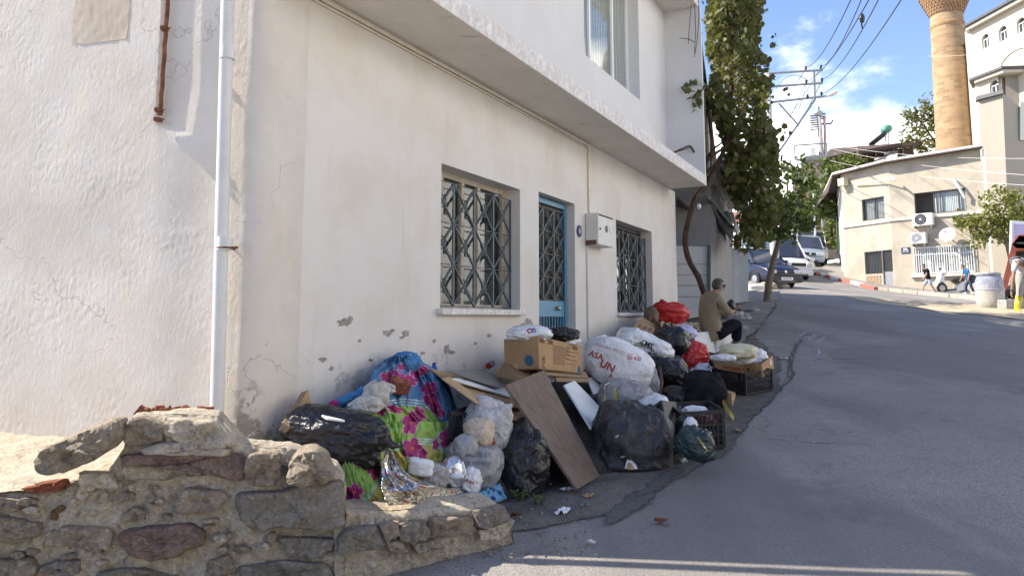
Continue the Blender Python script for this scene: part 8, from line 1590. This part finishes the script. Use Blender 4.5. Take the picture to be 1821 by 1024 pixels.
mpv = [(-2.1, .26, .9, None, .80, 0), (-1.98, .22, 1.0, None, .84, 0), (-1.6, .22, 1.02, 1.55, .87, .60), (-.5, .22, 1.02, 1.62, .885, .62), (.35, .22, 1.0, 1.58, .885, .60), (1.05, .22, .98, None, .88, 0), (1.35, .22, .92, None, .87, 0), (1.95, .22, .76, None, .82, 0), (2.12, .24, .62, None, .76, 0)]
c = pt(1457, 466, 43); c = Vector((c.x, c.y + 1.9, tz(c.x, c.y + 1.9))); yaw = math.atan2(-.96, -.30); fo = car('silver blue people carrier facing down the street in the sun', 'car', c, yaw, mpv, 4.25, 1.78, M['silver_car'], (1.22, -1.95), '35 BDR 48', bumper='paint', lamps=(.70, .42, .17), badge=True); tilt_to_ground(fo, 4.25, yaw)
van = [(-2.2, .28, 1.1, None, .84, 0), (-2.12, .24, 1.12, 1.86, .88, .80), (-.8, .24, 1.12, 1.92, .9, .82), (.55, .24, 1.10, 1.90, .9, .80), (1.35, .24, 1.08, None, .9, 0), (1.6, .24, 1.0, None, .88, 0), (2.1, .24, .82, None, .84, 0), (2.25, .26, .66, None, .78, 0)]
def van_at(px, py, Y, yaw, label, plate):
    c = pt(px, py, Y); c = Vector((c.x, c.y, tz(c.x, c.y))); o = car(label, 'van', c, yaw, van, 4.5, 1.82, M['white_car'], (1.5, -2.18), plate, bumper='paint', name='parked_van', wheelr=.32, lamps=(.80, .3, .2)); tilt_to_ground(o, 4.5, yaw)
van_at(1376, 486, 38.5, math.atan2(-.985, .17), 'white van parked behind the dark blue hatchback', '35 KC 903'); van_at(1433, 462, 47, math.atan2(-.98, -.18), 'white van parked beside the silver blue people carrier', '35 TM 66'); van_at(1372, 478, 41, math.atan2(-.9, .4), 'white van half hidden between grey wall and street tree', '35 HL 21')
tqc = pt(1338, 462, 30.5); V, F = blob_mesh(tqc, (.30, .3, .75), sq=2.6, crump=.09, lump=.2, sub=5); m = MB(); m.add(V, F); tq = m.build('tarpaulin', mat_bag('teal_tarp', (.06, .27, .30), (.45, .55, .56), .8, 2), loc=tqc - UP * .8, smooth=True); tag(tq, 'teal and white tarpaulin bundle behind the grey blue wall', 'tarpaulin')
# white scooter
sc_ = thing('scooter', 'white motor scooter parked on the pavement under the barred window', 'scooter', pt(1670, 525, 33.2)); SY = 33.3; q = lambda x, y, o=0: pt(x, y, SY + o)
for x, y in ((1675, 512), (1728, 516)):
    cc = q(x, y); Mw = Matrix.Rotation(math.pi / 2, 3, 'X'); m = MB(); m.lathe([(.14, -.05), (.22, -.055), (.24, 0), (.22, .055), (.14, .05)], 18, cc, Mw); wo = m.build('wheel', M['tyre'], sc_, auto=40); m = MB(); m.lathe([(.001, .04), (.14, .045), (.14, -.045), (.001, -.04)], 12, cc, Mw); m.build('rim', M['rim'], wo)
m = MB(); m.prism([q(1667, 505), q(1672, 494), q(1676, 483), q(1680, 484), q(1680, 498), q(1684, 517), q(1679, 518), q(1674, 504)], Vector((0, .32, 0))); m.build('leg_shield', M['whitep'], sc_, bevel=.04, seg=3)
m = MB(); m.prism([q(1666, 509), q(1670, 500), q(1678, 500), q(1683, 508), q(1682, 511), q(1675, 505)], Vector((0, .16, 0))); m.build('front_mudguard', M['whitep'], sc_, bevel=.03)
m = MB(); m.prism([q(1682, 515), q(1700, 515), q(1703, 508), q(1712, 500), q(1734, 497), q(1738, 503), q(1731, 508), q(1715, 516), q(1704, 520), q(1683, 519)], Vector((0, .3, 0))); m.build('rear_body', M['whitep'], sc_, bevel=.05, seg=3)
m = MB(); m.prism([q(1697, 498), q(1703, 495), q(1722, 494), q(1732, 497), q(1712, 501), q(1702, 503)], Vector((0, .28, 0))); m.build('seat', M['black'], sc_, bevel=.04); m = MB(); m.prism([q(1683, 514.5), q(1702, 513), q(1702, 516), q(1683, 518)], Vector((0, .34, 0))); m.build('footboard', M['darkmetal'], sc_)
m = MB(); m.tube([q(1674, 489, -.25), q(1678, 486, .15), q(1676, 489, .55)], .025, 6); m.build('handlebar', M['darkmetal'], sc_); m = MB(); m.sphere(q(1678, 485, .15), (.14, .18, .12), None, 10); m.build('headlight_cowl', M['whitep'], sc_, smooth=True); m = MB(); m.sphere(q(1672, 478, -.25), (.06, .03, .05), None, 8); m.tube([q(1672, 479, -.25), q(1676, 486, -.1)], .01, 4); m.build('mirror', M['darkmetal'], sc_)
# barrel, red skip, poster, builder's things
bp = ground(1762, 547); br_ = thing('barrel', 'dirty blue and white plastic barrel standing at the right by the red skip', 'barrel', bp); rb0 = 22 / FPX * bp.y; hb_ = 60 / FPX * bp.y
def mat_barrel():
    k = NT('cement_stained_blue_plastic'); x, y, z = k.sep(); n = k.noise(4, 8, .7); g_ = k.math('ADD', k.math('MULTIPLY', k.math('SUBTRACT', z, bp.z if False else 0.1), .9), n)
    c = k.mix(k.ramp(g_, [(.75, 0), (1.1, 1)]), (.40, .39, .36), (.22, .25, .34)); c = k.mix(k.ramp(k.noise(9, 8, .75), [(.5, 0), (.66, .8)]), c, (.52, .51, .47)); return k.done(c, .8, k.bump(n, .4, .02))
m = MB(); m.lathe([(.001, 0), (rb0 * .86, 0), (rb0 * .95, .04), (rb0, hb_ * .2), (rb0 * 1.02, hb_ * .5), (rb0 * .97, hb_ * .8), (rb0 * .84, hb_ * .9), (rb0 * .80, hb_ * .92), (rb0 * .86, hb_ * .94), (rb0 * .86, hb_), (rb0 * .80, hb_), (rb0 * .78, hb_ * .8), (.001, hb_ * .78)], 32, bp); m.build('body', mat_barrel(), br_, auto=50)
m = MB(); m.lathe([(rb0 * 1.02, hb_ * .5), (rb0 * 1.05, hb_ * .52), (rb0 * 1.02, hb_ * .54)], 32, bp); m.build('hoop', mat_simple('barrel_hoop', (.3, .31, .36), .7, .2), br_); m = MB(); m.lathe([(.001, hb_ * 1.0), (rb0 * .70, hb_ * 1.03), (rb0 * .72, hb_ * .985)], 24, bp, Matrix.Rotation(.05, 3, 'Y')); m.build('cover', M['paper_grey'], br_)
sk = thing('skip', 'red steel tipping skip with open mouth at the right edge', 'skip', pt(1800, 545, 21)); M['red_paint'] = mat_simple('worn_red_steel', (.40, .085, .05), .55, .35, 6, .3)
K = lambda x, y, Y=21.0: pt(x, y, Y)
for nm, C, vec in [('side_plate', [(1784, 512), (1783, 500), (1799, 434), (1812, 418), (1850, 422), (1850, 440), (1806, 446), (1800, 470), (1788, 518)], Vector((.36, .5, 0))), ('hood', [(1799, 434), (1812, 418), (1860, 420), (1860, 446), (1806, 442)], Vector((.68, 1.0, 0))), ('inner_wall', [(1806, 446), (1860, 446), (1860, 520), (1800, 515)], Vector((0, .1, 0)))]:
    P_ = [K(x, y, 21.0 if nm != 'inner_wall' else 21.9) for x, y in C]; m = MB(); m.prism(P_, vec); m.build(nm, M['red_paint'] if nm != 'inner_wall' else M['black'], sk, bevel=.015 if nm != 'inner_wall' else 0)
m = MB(); m.prism([K(1801, 432, 20.95), K(1815, 430, 20.95), K(1850, 432, 20.95), K(1850, 435, 20.95), K(1814, 434, 20.95)], Vector((0, .02, 0))); m.build('rail', M['black'], sk); m = MB(); m.lathe([(.10, -.1), (.27, -.1), (.3, 0), (.27, .1), (.10, .1)], 18, K(1792, 532, 21.3), Matrix.Rotation(math.pi / 2, 3, 'X')); m.build('wheel', M['tyre'], sk); m = MB(); m.prism([K(1792, 515, 21.4), K(1850, 512, 21.4), K(1850, 535, 21.4), K(1794, 530, 21.4)], Vector((0, .5, 0))); m.build('chassis', M['darkmetal'], sk)
ps = thing('poster_board', 'white framed poster board with pink and lilac print behind the red skip', 'poster', pt(1800, 470, 24)); slabq('frame', '', '', [(1797, 470, 24), (1799, 392, 24), (1860, 396, 24), (1860, 470, 24)], Vector((0, .08, 0)), M['whitep'], ps)
slabq('print', '', '', [(1801, 470, 23.99), (1803, 398, 23.99), (1860, 401, 23.99), (1860, 470, 23.99)], Vector((0, .012, 0)), mat_simple('lilac_print', (.50, .42, .62), .6, .15, 1), ps); slabq('print', '', '', [(1801, 440, 23.97), (1806, 420, 23.97), (1822, 416, 23.97), (1860, 418, 23.97), (1860, 440, 23.97)], Vector((0, .012, 0)), mat_simple('pink_print_b', (.62, .20, .22), .6, .2, 2), ps)
for i, (x, y, w_, lb) in enumerate([(1792, 543, .42, 'pale concrete block lying beside the barrel'), (1815, 541, .5, 'second concrete block behind the yellow boots')]): c = ground(x, y + 6); m = MB(); m.box(c + UP * .12, (w_, .3, .24), Matrix.Rotation(.3, 3, 'Z')); o = m.build('concrete_block', M['concrete'], loc=c, bevel=.02); tag(o, lb, 'concrete block')

# ================================================================== people across the road
def walker(label, px, py_foot, px_head, py_head, Y, dirx, hgt, top, bottoms, shoes, legs, sleeves, pose, hair='hair'):
    base = pt(px, py_foot, Y); k = hgt / 1.75; f = Vector((dirx, .1, 0)).normalized(); s_ = Vector((-f.y, f.x, 0)); lean = pose.get('lean', .05)
    o = lambda fx, sy, z: base + f * fx * k + s_ * sy * k + UP * z * k; st = pose['step']
    P = dict(pelvis=o(0, 0, .93), spine=o(lean * .4, 0, 1.10), chest=o(lean, 0, 1.32), neck=o(lean * 1.5 + .02, 0, 1.52), head=o(lean * 1.9 + .05, 0, 1.63), shR=o(lean, -.17, 1.40), shL=o(lean, .17, 1.40), hipR=o(0, -.09, .88), hipL=o(0, .09, .88))
    a = pose['arm']; P.update(elR=o(lean + a[0], -.23, 1.13), wrR=o(lean + a[1], -.22, .92), elL=o(lean + a[2], .23, 1.13), wrL=o(lean + a[3], .22, .92))
    P.update(knR=o(st[0] * .6 + .06, -.09, .48), anR=o(st[0], -.09, .09 + st[2]), toR=o(st[0] + .13, -.09, .035 + st[2] * .7), knL=o(st[1] * .5 + .07, .09, .48), anL=o(st[1], .09, .09 + st[3]), toL=o(st[1] + .13, .09, .035 + st[3] * .5)); P['_'] = base; P.pop('_')
    return person(label, P, hgt, f - UP * .12, M['skin'], M[hair], top, bottoms, shoes, sleeves, legs, loc=base, jacket_low=.07, bulk=1.06)
walker('boy in black t-shirt and pale shorts striding along the road past the scooter', 1653, 524, 1648, 476, 32.4, -1, 1.33, cloth('black_tshirt', (.012, .012, .014)), cloth('pale_denim', (.30, .38, .48)), M['black'], 'short', 'short', dict(step=(.36, -.36, 0, .03), arm=(-.06, -.05, .12, .28), lean=.10))
w2p = walker('boy in blue t-shirt and jeans with a backpack walking beside the scooter', 1726, 523, 1716, 478, 32.4, -1, 1.28, cloth('blue_tshirt', (.035, .17, .36)), cloth('dark_jeans', (.035, .06, .12)), M['kerb_white'], 'long', 'short', dict(step=(.22, -.16, 0, .02), arm=(.12, .22, -.05, 0), lean=.16))
bpk = thing('backpack', 'dark backpack on the back of the boy in the blue t-shirt', 'backpack', pt(1730, 500, 32.4)); c = pt(1727.5, 496, 32.35); V, F = blob_mesh(c, (.12, .14, .19), sq=3.5, crump=.02, lump=.08, sub=4, roll=.2); m = MB(); m.add(V, F); m.build('pack', mat_simple('backpack_fabric', (.035, .045, .06), .8), bpk, smooth=True); m = MB(); m.tube([c + Vector((-.02, -.14, .12)), c + Vector((-.15, -.13, .12)), c + Vector((-.16, -.12, -.06))], .02, 5); m.build('strap', M['black'], bpk); m = MB(); m.box(c + Vector((.12, -.02, -.06)), (.04, .16, .12)); m.build('pocket', M['weed'], bpk, bevel=.015)
bw = pt(1813, 556, 18.6); o = lambda x, y, z: bw + Vector((x, y, z)); 
P = dict(pelvis=o(.26, .10, .98), spine=o(.22, .04, 1.18), chest=o(.10, -.06, 1.30), neck=o(-.04, -.10, 1.28), head=o(.02, -.26, 1.18), shR=o(-.02, -.02, 1.26), shL=o(.16, -.26, 1.24), elR=o(-.13, -.05, .86), wrR=o(-.19, -.05, .52), elL=o(.16, -.34, .85), wrL=o(.10, -.32, .50), hipR=o(.14, .10, .92), hipL=o(.34, .10, .92), knR=o(.05, .0, .52), knL=o(.40, -.02, .52), anR=o(.0, .06, .10), anL=o(.38, .06, .10), toR=o(-.06, -.08, .04), toL=o(.36, -.10, .04), hdR=o(-.22, -.05, .34))
wk = person('builder in white t-shirt, grey trousers and yellow boots bending down at the right edge', P, 1.74, Vector((-.35, -.5, -.8)), M['skin_dark'], M['hair'], cloth('white_tshirt', (.62, .64, .68)), cloth('grey_trousers', (.33, .32, .29)), mat_simple('yellow_rubber', (.62, .48, .02), .4, .1), 'short', 'long', jacket_low=.14, bulk=1.1)[0]
M['yboot'] = mat_simple('yellow_boot', (.64, .50, .02), .4, .1)
for s_ in 'RL': m = MB(); a, kn = P['an' + s_], P['kn' + s_]; m.tube([a - UP * .08, a + UP * .05, a.lerp(kn, .75)], [.075, .07, .085], 12); m.build('boot_shaft', M['yboot'], wk, smooth=True)
m = MB(); a, b = P['elR'], P['wrR']; m.tube([a.lerp(b, .86), a.lerp(b, .96)], .04, 10); m.build('bracelet', M['black'], wk)

# ================================================================== trees and far background
def blobs(cx_, cy_, Y, rx, ry, n, sp, sd): 
    rr = np.random.default_rng(sd); out = []
    while len(out) < n:
        a, b = rr.uniform(-1, 1, 2)
        if a * a + b * b < 1: out.append((cx_ + a * rx, cy_ + b * ry, Y + rr.normal(0, rx / FPX * Y * .5), rr.uniform(sp * .6, sp * 1.3)))
    return out
b = pt(1806, 540, 30.2); tree('small_tree', 'yellowing young tree in front of the beige building at the right edge', b, [b, pt(1800, 480, 30.2), pt(1790, 430, 30.2), pt(1775, 390, 30.2)], [[pt(1795, 440, 30.2), pt(1770, 420, 30), pt(1735, 415, 29.8)], [pt(1790, 430, 30.2), pt(1810, 390, 30), pt(1825, 360, 30)], [pt(1780, 405, 30.2), pt(1745, 385, 30), pt(1720, 392, 30)]],
    blobs(1785, 372, 30.2, 42, 36, 55, 7, 1) + blobs(1745, 412, 30, 34, 24, 36, 6, 2) + blobs(1722, 396, 30, 22, 14, 18, 5, 3) + blobs(1800, 400, 30.4, 34, 34, 40, 7, 4), M['yellow_leaf'], .17, .10, seed=21, per=15)
b = pt(1665, 300, 61); tree('plane_tree', 'broad olive green tree rising behind the minaret', b, [b, pt(1668, 260, 61), pt(1670, 220, 61)], [[pt(1668, 260, 61), pt(1640, 220, 61), pt(1620, 200, 61)], [pt(1670, 230, 61), pt(1690, 190, 61), pt(1700, 170, 61)], [pt(1668, 250, 61), pt(1715, 220, 61), pt(1735, 180, 61)]],
    blobs(1660, 235, 61, 52, 42, 85, 8, 5) + blobs(1670, 195, 61, 34, 34, 45, 7, 6) + blobs(1622, 205, 61, 16, 10, 14, 5, 7) + blobs(1733, 200, 62, 9, 36, 26, 6, 8) + blobs(1625, 262, 61, 24, 16, 22, 6, 9), M['plane_leaf'], .30, .22, seed=22, per=13)
for i, (lb, x, y0, Y, bl) in enumerate([('bright green tree beside the transformer pole', 1478, 420, 46, [(1478, 345, 26, 60, 70), (1470, 300, 16, 16, 12), (1495, 330, 14, 40, 22)]), ('yellow green tree behind the silver people carrier', 1440, 425, 50, [(1438, 390, 26, 30, 40), (1455, 350, 14, 40, 24)]), ('small green tree growing under the dark roof', 1525, 330, 52, [(1522, 296, 20, 18, 26), (1500, 288, 12, 12, 12)]), ('green creeper tree left of the green mesh screen', 1484, 440, 45, [(1484, 395, 12, 44, 34)])]):
    b = pt(x, y0, Y); tree('garden_tree', lb, b, [b, pt(x + 1, y0 - 35, Y), pt(x, y0 - 70, Y)], [[pt(x, y0 - 40, Y), pt(x + 12, y0 - 80, Y)]], [q_ for j, B2_ in enumerate(bl) for q_ in blobs(B2_[0], B2_[1], Y, B2_[2], B2_[3], B2_[4], 6, 30 + i * 5 + j)], M['far_leaf'], .30, .14, seed=40 + i, per=13, group='garden trees up the street')
fl_ = thing('flag', 'red flag hanging on a white pole up the street', 'flag', pt(1450, 445, 46)); m = MB(); m.tube([pt(1451, 445, 46), pt(1446, 318, 46)], .06, 6); m.build('flag_pole', M['whitep'], fl_); m = MB(); a, b_, c_, d_ = pt(1443, 320, 46), pt(1447, 325, 46), pt(1451, 344, 46), pt(1444, 343, 46); m.grid(lambda u, v: (a * (1 - u) + b_ * u) * (1 - v) + (d_ * (1 - u) + c_ * u) * v + Vector((0, .12 * math.sin(u * 7 + v * 5), 0)), 10, 10); m.build('cloth', M['bag_red'], fl_, smooth=True)
for i, (lb, C, mt) in enumerate([('pale far house up the street behind the garden trees', [(1395, 470, 66), (1395, 372, 66), (1452, 380, 66), (1452, 470, 66)], 'white_side'), ('beige far house behind the white van', [(1452, 460, 70), (1452, 400, 70), (1492, 395, 70), (1492, 460, 70)], 'beige'), ('low pale house behind the vine and street tree', [(1310, 480, 55), (1310, 400, 55), (1392, 404, 55), (1392, 480, 55)], 'white_side')]):
    h_ = thing('far_house', lb, 'house', pt(*C[0])); slabq('wall', '', '', C, Vector((0, 8, 0)), M[mt], h_); a, b_ = pt(*C[1]), pt(*C[2]); m = MB(); m.prism([a + Vector((-.4, -.5, 0)), b_ + Vector((.4, -.5, 0)), b_ + Vector((.4, 5, 1.6)), a + Vector((-.4, 5, 1.6))], UP * .15); m.build('roof', mat_simple('far_roof', (.28, .13, .08), .9, .2), h_)
    for k in range(3): x = C[0][0] + (C[2][0] - C[0][0]) * (k + .5) / 3; y = (C[1][1] + C[0][1]) / 2 - 10; fr = slabq('window', '', '', [(x - 5, y + 9, C[0][2] - .05), (x - 5, y - 9, C[0][2] - .05), (x + 5, y - 9, C[0][2] - .05), (x + 5, y + 9, C[0][2] - .05)], Vector((0, -.06, 0)), M['glass'], h_)
rs = thing('red_skip_far', 'red plastic bin standing behind the silver people carrier', 'bin', pt(1478, 440, 46)); rs.name = 'waste_bin'; ORIG['waste_bin'] = ORIG['red_skip_far']; slabq('body', '', '', [(1474, 437, 46), (1473, 421, 46), (1479, 419, 46), (1483, 424, 46), (1483, 436, 46)], Vector((0, .6, 0)), M['bag_red'], rs)
# unseen houses added beside and behind the camera to bounce warm light
for i, (x0, x1, y0, y1, h_, mt) in enumerate([(9.6, 16, -13, -3.2, 6.2, 'mosque'), (9.9, 16, -3.0, 5.6, 7.0, 'upper'), (-2.5, 8.5, -19, -14, 6.5, 'mosque')]):
    z0 = -3; hh = thing('street_house', ['cream house of the row beside the photographer', 'white house at the end of the row beside the photographer', 'cream house across the lower end of the road'][i], 'house', (x0, y0, z0)); m = MB(); m.box(((x0 + x1) / 2, (y0 + y1) / 2, z0 + (h_ + 3) / 2), (x1 - x0, y1 - y0, h_ + 3)); m.build('wall', M[mt], hh); m = MB(); m.box(((x0 + x1) / 2, (y0 + y1) / 2, h_ + .1), (x1 - x0 + .8, y1 - y0 + .8, .2)); m.build('roof', M['roof_dark'], hh)
    for k in range(3):
        for zf in (1.2, 4.2):
            if x1 - x0 < 8: yy = y0 + (y1 - y0) * (k + .5) / 3; m = MB(); m.box((x0 - .01, yy, zf + .7), (.1, 1.1, 1.3)); m.build('window', M['glass'], hh)
            else: xx = x0 + (x1 - x0) * (k + .5) / 3; m = MB(); m.box((xx, y1 + .01, zf + .7), (1.1, .1, 1.3)); m.build('window', M['glass'], hh)
